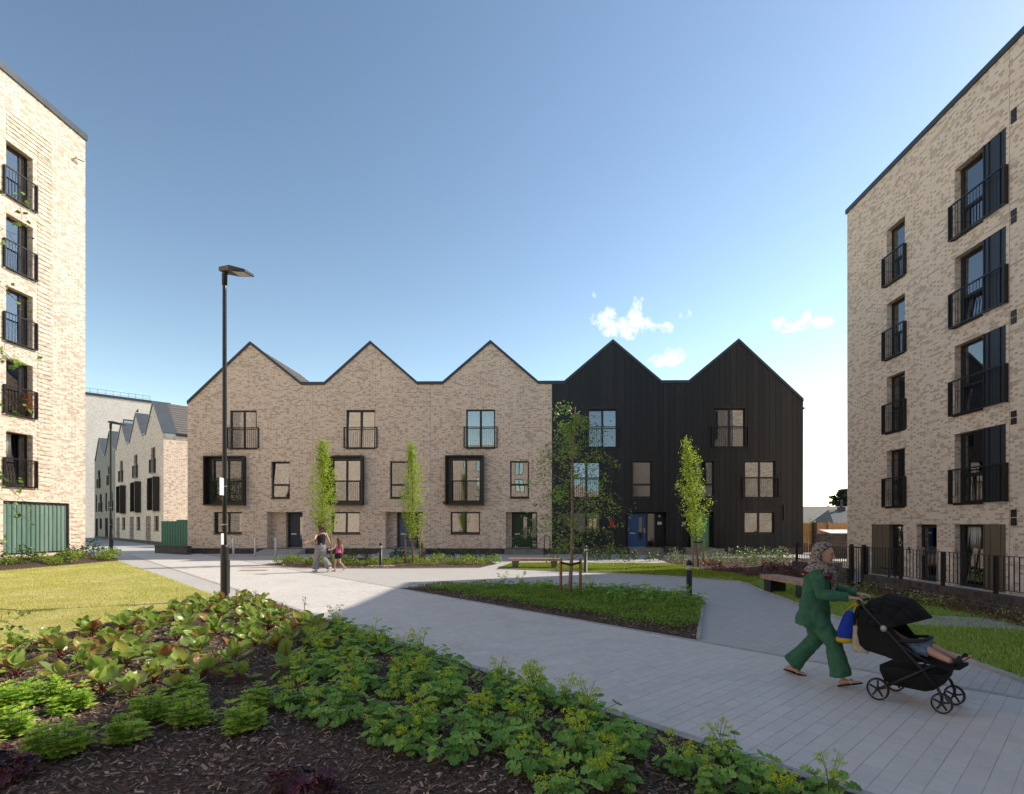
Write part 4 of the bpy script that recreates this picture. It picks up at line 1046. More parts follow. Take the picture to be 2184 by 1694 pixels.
def railing(root, y0, y1, zb, zt, spacing=.112, posts=1.45, x=.1):
    f = MB(); f.box(x-.02, x+.02, y0, y1, zt-.012, zt); f.build('top_rail', M_RAIL, root)
    f = MB(); f.box(x-.015, x+.015, y0, y1, zb, zb+.012); f.build('bottom_rail', M_RAIL, root)
    me = MB().box(x-.007, x+.007, -.007, .007, zb+.013, zt-.013).mesh('baluster', M_RAIL)
    y = y0+.06
    while y < y1-.03: inst('baluster', me, root, (0, y, 0)); y += spacing
    mp = MB().box(x-.03, x+.03, -.03, .03, zb-.16, zt-.014).mesh('post', M_RAIL)
    n = max(1, round((y1-y0)/posts))
    for k in range(n+1): inst('post', mp, root, (.045, y0+(y1-y0)*k/n, 0))
rl = empty('railing', (XW, 0, 0), 0, 'long black bar railing standing on the low dark wall', 'railing'); railing(rl, 6.4, yb+.1, .50, 1.16)
rl = empty('railing', (XW, 0, 0), 0, 'short black railing beyond the gate next to the black houses', 'railing'); railing(rl, yc, yd, .55, 1.13)
gt = empty('garden_gate', (XW, 0, 0), 0, 'black barred gate between the two stretches of railing', 'gate')
g0_, g1_ = yb+.16, yc-.06
for y_ in (g0_, g1_): MB().box(.06, .14, y_-.04, y_+.04, -.02, 1.2).build('gate_post', M_RAIL, gt)
f = MB(); f.box(.08, .12, g0_+.045, g1_-.045, 1.10, 1.14); f.build('top_rail', M_RAIL, gt); f = MB(); f.box(.08, .12, g0_+.045, g1_-.045, .06, .10); f.build('bottom_rail', M_RAIL, gt)
me = MB().box(.092, .108, -.008, .008, .101, 1.099).mesh('bar', M_RAIL); y = g0_+.13
while y < g1_-.08: inst('bar', me, gt, (0, y, 0)); y += .11
# ramp rail further back on the sunken terrace
rl = empty('railing', (10.6, 0, -.30), 0, 'second black railing on the sunken terrace close to the flats', 'railing'); railing(rl, 8.2, 10.6, .1, 1.1)
rl.location = (12.6, 0, -.30); 
# ---- things beyond the gap on the right
w3 = empty('garden_wall', AT(1742, 27.5), 0, 'dark brick garden wall behind the walking woman, topped by a shed roof', 'wall')
MB().box(0, 3.2, 0, .22, -.36, EYE-(1138.5-V0)/FPX*27.5-.07).build('wall_body', M_DARKBRICK, w3); MB().box(-.02, 3.22, -.02, .24, EYE-(1138.5-V0)/FPX*27.5-.069, EYE-(1138.5-V0)/FPX*27.5).build('coping', M_DARKBRICK, w3)
wf = empty('timber_fence', AT(1700, 34.0), 0, 'orange timber board fence beyond the end of the black house', 'fence')
bm_ = [MB().box(0, .118, 0, .02, 0, h).mesh('fence_board', M_FENCEW) for h in (1.86, 1.88, 1.84)]
for k in range(44): inst('fence_board', rr.choice(bm_), wf, (k*.125, .022*(k % 2), 0))
for z in (.3, 1.45): MB().box(0, 5.5, -.045, -.002, z, z+.08).build('rail', M_FENCEW, wf)
for x in (1.9, 4.1): MB().box(x, x+.1, -.14, -.046, 0, 1.95).build('post', M_FENCEW, wf)
MB().box(.95, 1.15, -.20, -.05, 0, 1.88).build('gate_post', M_RAIL, wf)
sh = empty('garden_shed', AT(1788, 30.6), 0, 'small shed with a pale ridged metal roof behind the dark garden wall', 'shed')
MB().box(-.4, 1.6, 0, 1.2, 0, 1.25).build('wall', M_ROOF, sh)
for k in range(14): MB().add([(-.5+k*.16, -.1, 1.24), (-.36+k*.16, -.1, 1.24), (-.30+k*.16, 1.3, 1.42), (-.44+k*.16, 1.3, 1.42), (-.5+k*.16, -.1, 1.27), (-.36+k*.16, -.1, 1.27), (-.30+k*.16, 1.3, 1.45), (-.44+k*.16, 1.3, 1.45)], [(3, 2, 1, 0), (4, 5, 6, 7), (0, 1, 5, 4), (1, 2, 6, 5), (2, 3, 7, 6), (3, 0, 4, 7)]).build('roof_sheet', M_WHITE, sh)
bn = AT(1690, 70.0)
def bungalow(x0, x1, y, zr, ze, depth, mat, name_label, parts=True):
    r = empty('bungalow', (x0, y, 0), 0, name_label, 'house', 'low houses in the distance'); W = x1-x0
    MB().box(.2, W-.2, .2, depth-.2, -.3, ze).build('wall', M_CONC, r)
    rf = MB(); rf.add([(0, -.2, ze-.05), (W, -.2, ze-.05), (W-1.0, depth/2, zr), (1.0, depth/2, zr), (0, depth+.2, ze-.05), (W, depth+.2, ze-.05)], [(0, 1, 2, 3), (5, 4, 3, 2), (1, 5, 2), (4, 0, 3), (0, 4, 5, 1)])
    ro = rf.build('roof', mat, r)
    ch = MB(); ch.box(2.2, 2.9, depth/2-.3, depth/2+.3, zr-.4, zr+.35); ch.lathe([(.16, zr+.36), (.12, zr+.95), (.17, zr+1.0), (.12, zr+1.25)], 10, (2.55, depth/2, 0)); ch.build('chimney', M_DARKBRICK, ro)
    return r
M_TILE2 = plain('tan_roof_tile', (.30, .255, .215), .85, .16, 3, .02); M_TILE3 = plain('slate_roof_tile', (.12, .12, .125), .8, .15, 3, .02)
bungalow(bn.x, bn.x+26, bn.y, 4.25, 1.9, 7, M_TILE2, 'distant low house with a broad tan tiled roof and chimney')
bn2 = AT(1778, 62.0); bungalow(bn2.x, bn2.x+14, bn2.y, 3.55, 1.75, 6, M_TILE3, 'distant low house with a dark slate roof beside the flats')
# ---- left middle distance: green fence, kerb wall
gfp = AT(344, 42.8); ge = AT(405, 40.5)
gfr = empty('fence_panel', gfp, math.atan2((ge-gfp).y, (ge-gfp).x), 'green painted timber fence panel between the two terraces', 'fence')
M_GREENF = plain('green_fence_paint', (.028, .105, .055), .7, .25, 5, .004); wlen = (ge-gfp).length
for k in range(int(wlen/.2)): MB().box(k*.2+.004, k*.2+.196, .0+.02*(k % 2), .03+.02*(k % 2), .05, 2.02 + (.1 if k*.2 > wlen*.5 else 0)).build('fence_board', M_GREENF, gfr)
a_, b_, c_ = G(330, 1180), G(398, 1184), G(358, 1174)
lw_ = empty('garden_wall', a_, math.atan2((b_-a_).y, (b_-a_).x), 'low dark brick planter wall at the left corner of the brick houses', 'wall'); ln_ = (b_-a_).length
MB().box(0, ln_, 0, .25, -.1, .42).build('wall_body', M_DARKBRICK, lw_); MB().box(-.02, ln_+.02, -.02, .27, .421, .50).build('coping', M_DARKBRICK, lw_); MB().box(.0, .25, .251, 2.6, -.1, .42).build('wall_return', M_DARKBRICK, lw_)
# handrails and low walls in front of the far clad houses
hr_ = empty('railing', AT(190, 58), FD, 'dark handrail by the doors at the far end of the receding terrace', 'railing')
for k in range(14): MB().box(k*.45, k*.45+.04, -3, -2.96, 0, 1.1).build('baluster', M_RAIL, hr_)
MB().box(0, 5.9, -3, -2.96, 1.1, 1.16).build('top_rail', M_RAIL, hr_)
# ---- bicycle lying behind the railing
def bicycle(pos, rz, label):
    r = empty('bicycle', pos, rz, label, 'bicycle')
    for x in (-.36, .36):
        w = MB(); w.tube([(x+.25*math.cos(a), 0, .26+.25*math.sin(a)) for a in [2*math.pi*k/24 for k in range(25)]], .016, 6); wo = w.build('wheel', M_BLACK, r, True)
        s = MB()
        for k in range(10): a = math.pi*2*k/10; s.bar((x, 0, .26), (x+.24*math.cos(a), 0, .26+.24*math.sin(a)), .004, .004)
        s.build('spoke', M_STEEL, wo)
    f = MB(); f.tube([(-.36, 0, .26), (-.12, 0, .58), (.26, 0, .62), (.0, 0, .24), (-.12, 0, .58)], .016, 6); f.tube([(-.36, 0, .26), (0, 0, .24)], .012, 6); f.tube([(.36, 0, .26), (.25, 0, .66), (.22, 0, .76)], .015, 6); f.build('frame', plain('bike_blue', (.02, .04, .12), .4), r, True)
    h = MB(); h.tube([(.2, -.24, .80), (.23, 0, .77), (.2, .24, .80)], .013, 6); h.build('handlebar', M_BLACK, r, True)
    sd = MB(); sd.tube([(-.12, 0, .58), (-.14, 0, .68)], .012, 6); sd.loft([[(-.26, -.06, .69), (-.26, .06, .69), (-.26, .06, .73), (-.26, -.06, .73)], [(.0, -.02, .69), (.0, .02, .69), (.0, .02, .72), (.0, -.02, .72)]]); sd.build('saddle', M_BLACK, r)
bq = AT(1905, 15.2); bicycle((bq.x, bq.y, -.30), R(80), 'small blue bicycle parked on the terrace behind the railing')
# flower pot by the gate
pq = AT(1841, 16.3); po = empty('plant_pot', (pq.x, pq.y, -.3), 0, 'black plant pot on the terrace just inside the gate', 'pot'); MB().lathe([(.12, 0), (.17, .26), (.18, .28), (.15, .28), (.14, .2)], 14).build('pot', M_BLACK, po, True)
# ================================================================== PLANTING
def leaf_mat(name, stops, trans=.35, rough=.45, spec=.5, bump=True):
    m, N, L = new_mat(name); mf = math_fn(N, L)
    g = N.new('ShaderNodeNewGeometry'); oi = N.new('ShaderNodeObjectInfo')
    v = mf('FRACT', mf('ADD', mf('MULTIPLY', g.outputs['Random Per Island'], 1.0), mf('MULTIPLY', oi.outputs['Random'], .97)))
    n1 = noise(N, L, g.outputs['Position'], 9, 3)
    v = mf('ADD', mf('MULTIPLY', v, .8), mf('MULTIPLY', n1, .2), clamp=True)
    c = ramp(N, L, v, stops)
    finish(N, L, c, rough, n1 if bump else None, .01, spec, 0, trans)
    return m
ML_BERG = leaf_mat('bergenia_blade', [(.05, (0.184, 0.31, 0.0495)), (.30, (0.276, 0.414, 0.066)), (.50, (0.391, 0.517, 0.11)), (.66, (0.23, 0.345, 0.11)), (.78, (0.46, 0.46, 0.099)), (.86, (0.391, 0.23, 0.077)), (.93, (0.38, 0.103, 0.055)), (1.0, (0.276, 0.0517, 0.0495))], .42, .32)
ML_BERG_S = plain('bergenia_stalk', (.22, .055, .04), .5, .3, 20)
ML_ALCH = leaf_mat('lady_mantle_leaf', [(.1, (0.207, 0.403, 0.129)), (.5, (0.363, 0.642, 0.165)), (.9, (0.536, 0.75, 0.221))], .5, .55, .3)
ML_LIME = leaf_mat('lime_flower', [(.1, (0.427, 0.582, 0.0582)), (.6, (0.621, 0.737, 0.0776)), (1, (0.874, 0.931, 0.116))], .35, .7, .2)
ML_STEM = plain('green_stem', (.16, .22, .06), .6, .2, 20)
ML_PACH = leaf_mat('pachysandra_leaf', [(.1, (0.156, 0.319, 0.0477)), (.45, (0.37, 0.638, 0.0744)), (.9, (0.711, 0.75, 0.12))], .45, .45)
ML_HEU = leaf_mat('purple_heuchera_leaf', [(.1, (0.0352, 0.0208, 0.032)), (.5, (0.08, 0.0224, 0.0384)), (.8, (0.16, 0.0192, 0.0352)), (1, (0.072, 0.064, 0.088))], .2, .4)
ML_RED = leaf_mat('red_shrub_leaf', [(.1, (.10, .02, .022)), (.5, (.2, .045, .035)), (.9, (.30, .13, .09))], .3, .5)
ML_COVER = leaf_mat('ground_cover_leaf', [(.1, (0.131, 0.251, 0.0383)), (.5, (0.239, 0.419, 0.0574)), (.9, (0.394, 0.562, 0.0813))], .45, .55, .3)
ML_SUN = leaf_mat('yellow_green_leaf', [(.1, (0.125, 0.213, 0.025)), (.5, (0.263, 0.375, 0.0438)), (.9, (0.438, 0.5, 0.075))], .4, .5)
ML_SILVER = leaf_mat('variegated_leaf', [(.1, (.10, .17, .04)), (.5, (.22, .30, .09)), (.85, (.42, .44, .24)), (1, (.5, .5, .36))], .35, .5)
ML_LAUREL = leaf_mat('laurel_leaf', [(.1, (0.0325, 0.0715, 0.0182)), (.6, (0.065, 0.13, 0.026)), (.95, (0.13, 0.195, 0.052))], .2, .3)
ML_TREE = leaf_mat('hornbeam_leaf', [(.1, (0.215, 0.343, 0.0315)), (.5, (0.394, 0.532, 0.0501)), (.9, (0.59, 0.686, 0.0858))], .55, .45)
ML_BIRCH = leaf_mat('birch_leaf', [(.1, (0.123, 0.232, 0.0384)), (.5, (0.219, 0.396, 0.0576)), (.93, (0.383, 0.546, 0.084)), (1, (0.75, 0.75, 0.12))], .35, .42)
ML_DARKTREE = leaf_mat('conifer_leaf', [(.1, (.012, .022, .010)), (.9, (.035, .055, .02))], .1, .6)
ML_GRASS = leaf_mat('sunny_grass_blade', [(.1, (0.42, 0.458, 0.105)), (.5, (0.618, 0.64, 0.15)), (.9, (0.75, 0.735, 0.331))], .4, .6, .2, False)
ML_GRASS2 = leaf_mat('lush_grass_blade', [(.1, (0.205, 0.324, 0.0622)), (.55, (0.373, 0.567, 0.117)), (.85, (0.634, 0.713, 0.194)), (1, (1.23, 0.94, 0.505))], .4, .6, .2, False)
ML_GRASS3 = leaf_mat('bright_grass_blade', [(.1, (0.156, 0.252, 0.0264)), (.5, (0.276, 0.36, 0.042)), (.9, (0.432, 0.456, 0.072))], .4, .6, .2, False)
ML_DRY = leaf_mat('dry_stalk', [(.1, (.12, .07, .035)), (.9, (.30, .20, .11))], .2, .8, .2)
ML_CHIP = leaf_mat('bark_chip', [(.05, (0.0787, 0.0524, 0.0438)), (.5, (0.218, 0.144, 0.105)), (.85, (0.481, 0.334, 0.241)), (1, (0.75, 0.744, 0.569))], .02, .85, .3)
M_BARK = plain('grey_brown_bark', (.20, .145, .105), .9, .35, 18, .01)
M_BIRCHBARK = plain('young_birch_bark', (.34, .225, .15), .8, .4, 22, .008)

def unit(v): return v/np.maximum(np.linalg.norm(v, axis=1, keepdims=True), 1e-9)
def leaf_cloud(P, size, rng, flat=.5, hang=0.0, aspect=.62, fold=.12):
    """kite-shaped leaves (two folded halves) at points P; returns verts, faces"""
    n = len(P); P = np.asarray(P, float)
    d = rng.normal(size=(n, 3)); d[:, 2] = d[:, 2]*(1-flat) - hang; d = unit(d)
    nr = rng.normal(size=(n, 3))*.55 + np.array([0, 0, flat]); s = unit(np.cross(d, nr)); up = unit(np.cross(s, d))
    L = (np.asarray(size)*rng.uniform(.7, 1.25, n))[:, None]; W = L*aspect
    a = P; b = P + d*L*.42 + s*W*.5 + up*L*fold; c = P + d*L; e = P + d*L*.42 - s*W*.5 + up*L*fold
    V = np.stack([a, b, c, e], 1).reshape(-1, 3); i = np.arange(n)*4
    F = np.stack([i, i+1, i+2, i, i+2, i+3], 1).reshape(-1, 3)
    return V, F
def cloud_mesh(name, VF, mat):
    V, F = VF; me = bpy.data.meshes.new(name)
    me.vertices.add(len(V)); me.vertices.foreach_set('co', np.ascontiguousarray(V, dtype=np.float32).ravel())
    me.loops.add(F.size); me.loops.foreach_set('vertex_index', np.ascontiguousarray(F, dtype=np.int32).ravel())
    me.polygons.add(len(F)); k = F.shape[1]
    me.polygons.foreach_set('loop_start', np.arange(len(F), dtype=np.int32)*k)
    try: me.polygons.foreach_set('loop_total', np.full(len(F), k, np.int32))
    except Exception: pass
    me.update(); me.validate(); me.materials.append(mat); return me
def cloud_obj(name, VF, mat, parent=None, loc=None):
    o = bpy.data.objects.new(name, cloud_mesh(name, VF, mat)); col.objects.link(o)
    if parent is not None: o.parent = parent
    if loc is not None: o.location = loc
    return o
def poly_points(poly, n, rng):
    xs = [p[0] for p in poly]; ys = [p[1] for p in poly]; P = np.array([(p[0], p[1]) for p in poly]); out = []; tot = 0
    while tot < n:
        q = rng.uniform((min(xs), min(ys)), (max(xs), max(ys)), (n*2, 2)); c = np.zeros(len(q), bool)
        for i in range(len(P)):
            x1, y1 = P[i]; x2, y2 = P[(i+1) % len(P)]
            if y1 == y2: continue
            c ^= ((y1 > q[:, 1]) != (y2 > q[:, 1])) & (q[:, 0] < (x2-x1)*(q[:, 1]-y1)/(y2-y1)+x1)
        q = q[c]; out.append(q); tot += len(q)
    return np.concatenate(out)[:n]
def visible_only(q, margin=80):
    d = q[:, 1]*CY - q[:, 0]*SY; xc = q[:, 0]*CY + q[:, 1]*SY
    u = U0 + FPX*xc/np.maximum(d, .1); v = V0 + FPX*EYE/np.maximum(d, .1)
    return q[(d > 1.5) & (u > -margin) & (u < 2184+margin) & (v < 1694+margin*3)]
def poisson(poly, r, rng, tries=4000, keep=None):
    pts = []
    for q in poly_points(poly, tries, rng):
        if all((q[0]-p[0])**2 + (q[1]-p[1])**2 > r*r for p in pts) and (keep is None or keep(q)): pts.append((q[0], q[1]))
    return pts
rng = np.random.default_rng(11)
# ---- grass
def grass(name, poly, n, h, mat, label, z=.02, lean=.5, w=.006):
    q = visible_only(poly_points(poly, n, rng))
    a_ = (q[:, 0]-ga.x)*gd.x + (q[:, 1]-ga.y)*gd.y; b_ = (q[:, 0]-ga.x)*gnv.x + (q[:, 1]-ga.y)*gnv.y     # thin growth on the paver strip
    q = q[~((a_ > 0) & (a_ < gl) & (b_ > -.66) & (b_ < .62) & (rng.random(len(q)) < .88))]; n = len(q)
    bare = np.sin(q[:, 0]*.9+2*np.sin(q[:, 1]*.7))*np.sin(q[:, 1]*1.1+1.7*np.sin(q[:, 0]*.6+1)); q = q[(bare < .45) | (rng.random(n) < .45)]; n = len(q)
    patch = np.sin(q[:, 0]*1.3+1)*np.sin(q[:, 1]*.9+q[:, 0]*.4)*.25+1
    hh = h*rng.uniform(.5, 1.3, n)*patch; a = rng.uniform(0, 2*math.pi, n); t = rng.uniform(0, 2*math.pi, n); l = rng.uniform(0, lean, n)*hh
    B = np.stack([q[:, 0], q[:, 1], np.full(n, z)], 1); s = np.stack([np.cos(a), np.sin(a), np.zeros(n)], 1)*w
    T = B + np.stack([np.cos(t)*l, np.sin(t)*l, hh], 1)
    V = np.stack([B-s, B+s, T], 1).reshape(-1, 3); F = np.arange(3*n).reshape(-1, 3)
    return tag(cloud_obj(name, (V, F), mat), label, 'grass', None, 'stuff')
grass('grass', LEFT_LAWN, 90000, .045, ML_GRASS, 'short yellow green grass on the sunlit left lawn', .02, 1.2, .007)
grass('grass', MID_LAWN, 60000, .06, ML_GRASS3, 'bright green grass around the sunny bench', .028, .8, .010)
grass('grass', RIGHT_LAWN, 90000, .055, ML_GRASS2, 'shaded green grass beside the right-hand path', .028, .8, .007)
# ---- bark chips
def chips(name, poly, n, label, smin=.025, smax=.07, z=.024):
    q = visible_only(poly_points(poly, n, rng)); n = len(q)
    a = rng.uniform(0, 2*math.pi, n); L = rng.uniform(smin, smax, n)*rng.uniform(.4, 1, n); W = L*rng.uniform(.12, .45, n)
    d = np.stack([np.cos(a), np.sin(a), rng.normal(0, .28, n)], 1); s = np.stack([-np.sin(a), np.cos(a), rng.normal(0, .45, n)], 1)
    P = np.stack([q[:, 0], q[:, 1], z + rng.uniform(0, .028, n)], 1)
    V = np.stack([P-d*L[:, None]/2-s*W[:, None]/2, P+d*L[:, None]/2-s*W[:, None]/2*.6, P+d*L[:, None]/2+s*W[:, None]/2, P-d*L[:, None]/2+s*W[:, None]/2*.7], 1).reshape(-1, 3)
    return tag(cloud_obj(name, (V, np.arange(4*n).reshape(-1, 4)), ML_CHIP), label, 'mulch', None, 'stuff')
chips('bark_chips', FRONT_BED, 150000, 'dark bark chips covering the foreground bed')
chips('bark_chips', ISLAND, 16000, 'dark bark chips along the edge of the island bed')
chips('bark_chips', SHRUB_BED, 9000, 'reddish bark chips between the shrubs by the black houses', .04, .1)
chips('bark_chips', TERR_BED, 6000, 'bark chips in the bed in front of the brick houses', .04, .1)

q = visible_only(poly_points(FRONT_BED, 900, rng)); P = np.stack([q[:, 0], q[:, 1], np.full(len(q), .05)], 1)
tag(cloud_obj('fallen_leaves', leaf_cloud(P, .055, rng, .9, .05, .7), ML_DRY), 'scattered dead leaves lying on the foreground mulch', 'leaf litter', None, 'stuff')
# ---- large-leaved plants built leaf by leaf
def broad_leaf(L, W, cup, curl, stalk, rs, nu=5, nv=4):
    """obovate blade on a fleshy stalk rising from the origin along +x / +z"""
    m = MB(); pts = []
    for i in range(nu+1):
        t = i/nu; w = W*.5*(math.sin(math.pi*min(1, t**.75)*.97)**.8 if 0 < t < 1 else (.12 if t == 0 else .05))
        for j in range(nv+1):
            s = -1+2*j/nv
            x = stalk*.75 + t*L*math.cos(curl*t); y = w*s; z = stalk*.66 + L*t*.35 - curl*L*t*t*.45 + cup*W*(s*s)*.5 + rs.uniform(-1, 1)*.012*L - .04*L*(1-abs(s))*0
            pts.append((x, y, z))
    f = [(i*(nv+1)+j, (i+1)*(nv+1)+j, (i+1)*(nv+1)+j+1, i*(nv+1)+j+1) for i in range(nu) for j in range(nv)]
    m.add(pts, f, 0)
    m.tube([(0, 0, 0), (stalk*.35, 0, stalk*.40), (stalk*.75, 0, stalk*.66), (stalk*.75+L*.5*math.cos(curl*.5), 0, stalk*.66+L*.175-curl*L*.11-.004)], [.0085, .0075, .006, .002], 5, 1)
    return m
rb = random.Random(21)
berg_me = [broad_leaf(rb.uniform(.17, .24), rb.uniform(.14, .20), rb.uniform(.2, .6), rb.uniform(-.3, .7), rb.uniform(.10, .17), rb).mesh('leaf', [ML_BERG, ML_BERG_S], True) for _ in range(9)]
def rosette(name, pos, meshes, n, label, cat, group, rs, tilt=(-1.0, .1), scale=(.72, 1.2)):
    r = empty(name, pos, 0, label, cat, group)
    for k in range(n):
        a = 2*math.pi*(k*.382 + rs.uniform(-.05, .05)); f = k/n
        s = rs.uniform(*scale)*(1-.18*f)
        pitch = tilt[1]*(1-f) + tilt[0]*f + rs.uniform(-.22, .22)      # outer leaves lie, inner ones stand
        inst('leaf', rs.choice(meshes), r, (rs.uniform(-.02, .02), rs.uniform(-.02, .02), 0), (rs.uniform(-.35, .35), pitch, a), (s, s, s))
    return r
BERG_ZONE = [G(*p) for p in ((-60, 1408), (60, 1384), (200, 1346), (340, 1313), (462, 1287), (520, 1284), (600, 1306), (690, 1346), (672, 1400), (600, 1455), (430, 1480), (330, 1500), (150, 1478), (0, 1440), (-60, 1432))]
lampxy = G(479, 1283)
def tell_apart(plants, marks):
    """the plant nearest to each landmark gets a label of its own"""
    used = set()
    for u, v, lab in marks:
        p = G(u, v); best = min((o for o in plants if o.name not in used), key=lambda o: (o.location.x-p.x)**2+(o.location.y-p.y)**2)
        used.add(best.name); best['label'] = lab
bp_ = poisson(BERG_ZONE, .43, rng, 5000, lambda q: (q[0]-lampxy.x)**2+(q[1]-lampxy.y)**2 > .07)
berg_all = []
for i, (x, y) in enumerate(bp_):
    d = y
    lit = d > 7.6
    lab = 'broad-leaved bergenia in the sun at the lamp end of the front bed' if lit else 'broad-leaved bergenia at the shaded front of its clump, some leaves bronze'
    berg_all.append(rosette('bergenia_plant', (x, y, .012), berg_me, rb.randint(8, 12), lab, 'plant', 'bergenias in the front bed, sunlit' if lit else 'bergenias in the front bed, shaded', rb))
tell_apart(berg_all, [(495, 1290, 'bergenia at the foot of the street lamp'), (440, 1296, 'bergenia just left of the street lamp on the lawn side'), (690, 1350, 'bergenia at the path corner where the shadow begins'), (650, 1335, 'bergenia on the path edge, next to the corner plant'), (0, 1412, 'bergenia cut by the left edge of the picture'),
    (90, 1385, 'bergenia on the lawn edge beneath the hanging birch twigs'), (430, 1478, 'bergenia standing directly behind the lime clumps, leaves bronze-tinged'), (150, 1470, 'bergenia behind the left-hand lime clumps'), (610, 1450, 'bergenia closest to the lady\'s mantle drift'), (330, 1495, 'frontmost bergenia in the middle of the bed'),
    (560, 1300, 'bergenia halfway between the lamp and the path corner'), (300, 1322, 'bergenia in the middle of the lawn edge'), (200, 1350, 'bergenia on the lawn edge left of the middle'), (380, 1305, 'bergenia on the lawn edge two plants from the lamp')])
# flower stalks gone over
fs = MB(); fs.tube([(0, 0, 0), (.01, .0, .2), (.0, .01, .42)], [.008, .007, .004], 6); fm = fs.mesh('flower_stalk', ML_BERG_S, True)
for (u, v) in ((600, 1345), (575, 1335), (545, 1310), (505, 1305), (650, 1330)):
    p = G(u, v); r = empty('bergenia_flower', (p.x, p.y, .01), rb.uniform(0, 6), 'faded dark red bergenia flower spike above the leaves', 'flower', 'faded bergenia spikes'); inst('flower_stalk', fm, r)
    P = np.stack([rng.normal(0, .022, 60), rng.normal(0, .022, 60), rng.uniform(.30, .46, 60)], 1); cloud_obj('flower_head', leaf_cloud(P, .022, rng, .2), ML_RED, r)
def lobed_leaf(Rr, lobes, depth, pleat, stalk, rs):
    m = MB(); n = lobes*4; pts = [(0, 0, 0)]; f = []
    for ring_, rad in ((1, .5), (2, 1.0)):
        for k in range(n+1):
            a = R(14) + (2*math.pi-R(28))*k/n + math.pi
            ph = k*2*math.pi*lobes/n
            r_ = Rr*rad*(1 - (depth*(.5-.5*math.cos(ph+math.pi)) if ring_ == 2 else 0))
            z = Rr*(.30*rad*rad + pleat*rad*math.cos(ph)) + rs.uniform(-.02, .02)*Rr
            pts.append((r_*math.cos(a), r_*math.sin(a), z))
    for k in range(n): f.append((0, 1+k, 2+k)); f.append((1+k, n+2+k, n+3+k, 2+k))
    tz = stalk
    m.add([(x+stalk*.45, y, z+tz) for x, y, z in pts], f, 0); m.tube([(0, 0, 0), (stalk*.12, 0, stalk*.6), (stalk*.45, 0, stalk)], [.004, .003, .002], 4, 1)
    return m
alch_me = [lobed_leaf(rb.uniform(.034, .054), 9, .18, .12, rb.uniform(.09, .20), rb).mesh('leaf', [ML_ALCH, ML_STEM]) for _ in range(8)]
def spray_mesh(rs, n_st):
    P = []; m = MB()
    for k in range(n_st):
        a = rs.uniform(0, 6.28); l = rs.uniform(.03, .13); h = rs.uniform(.26, .40)
        tip = (l*math.cos(a), l*math.sin(a), h); m.tube([(0, 0, .05), (tip[0]*.4, tip[1]*.4, h*.6), tip], [.003, .0025, .0015], 4, 1)
        for c in range(rs.randint(4, 7)):
            cx, cy, cz = tip[0]+rs.gauss(0, .022), tip[1]+rs.gauss(0, .022), h-rs.uniform(0, .09)
            for q in range(16): P.append((cx+rs.gauss(0, .010), cy+rs.gauss(0, .010), cz+rs.gauss(0, .008)))
    V, F = leaf_cloud(np.array(P), .013, rng, .3, 0, .9)
    m.add([tuple(v) for v in V], [tuple(int(i) for i in f) for f in F], 0)
    return m.mesh('flower_spray', [ML_LIME, ML_STEM])
spray_me = [spray_mesh(rb, k) for k in (3, 4, 5, 6, 3)]
def tuft_mesh(rs, n):
    m = MB()
    for k in range(n):
        lm = lobed_leaf(rs.uniform(.028, .048), 9, .18, .12, rs.uniform(.05, .20), rs); a = rs.uniform(0, 6.28); p = rs.uniform(-.1, .75)
        M4 = Matrix.Rotation(a, 4, 'Z') @ Matrix.Rotation(p, 4, 'Y'); off = Vector((rs.gauss(0, .05), rs.gauss(0, .05), 0))
        b = len(m.v); m.v += [tuple(M4 @ Vector(v) + off) for v in lm.v]; m.f += [tuple(b+i for i in f) for f in lm.f]; m.m += lm.m
    return m.mesh('foliage', [ML_ALCH, ML_STEM])
tuft_me = [tuft_mesh(rb, 34) for _ in range(5)]
AL_ZONE = [path_pt(path_tn(G(700, 1346))[0], -PATH_W-.20), path_pt(path_tn(G(1850, 1720))[0], -PATH_W-.16), G(1700, 1760), G(1130, 1720), G(1080, 1650), G(900, 1620), G(740, 1590), G(618, 1560), G(618, 1500), G(655, 1400)]
ap = poisson(AL_ZONE, .31, rng, 6000, lambda q: math.sin(q[0]*3.1+q[1]*1.7)*math.sin(q[1]*3.7-q[0]*1.3) > -.40); ap.sort(key=lambda q: q[0]**2+q[1]**2)
al_all = []
for i, (x, y) in enumerate(ap):
    front = i < 46
    edge = path_tn((x, y))[1] > -PATH_W-.42
    lab = ('lime-flowered lady\'s mantle at the path edge of the front bed' if edge else 'lady\'s mantle with scalloped leaves in the nearest rows of the front bed') if front else ('lady\'s mantle along the path edge near the shadow line' if edge else 'lady\'s mantle in the dense back half of its drift')
    r = empty('lady_mantle_plant', (x, y, .012), rb.uniform(0, 6.28), lab, 'plant', 'lady\'s mantle: ' + ('edge' if edge else 'middle') + (' near' if front else ' far')); s = rb.uniform(.85, 1.25); r.scale = (s, s, s); al_all.append(r)
    if front:
        n = rb.randint(15, 20)
        for k in range(n):
            a = k*2.4 + rb.uniform(-.3, .3); sc = rb.uniform(.8, 1.15)
            inst('leaf', rb.choice(alch_me), r, (rb.gauss(0, .04), rb.gauss(0, .04), 0), (rb.uniform(-.2, .2), rb.uniform(-.05, .85), a), (sc, sc, sc))
    o = inst('foliage', rb.choice(tuft_me), r, (0, 0, 0), (0, 0, rb.uniform(0, 6.28)), (1, 1, 1) if not front else (.8, .8, .75))
    if rb.random() < .25: inst('flower_spray', rb.choice(spray_me), r, (.06, .02, 0), (0, 0, rb.uniform(0, 6.28)), (1, 1, rb.uniform(.7, .95)))
    if rb.random() < .7: inst('flower_spray', rb.choice(spray_me), r, (0, 0, 0), (0, 0, rb.uniform(0, 6.28)), (1, 1, rb.uniform(.65, .9)))
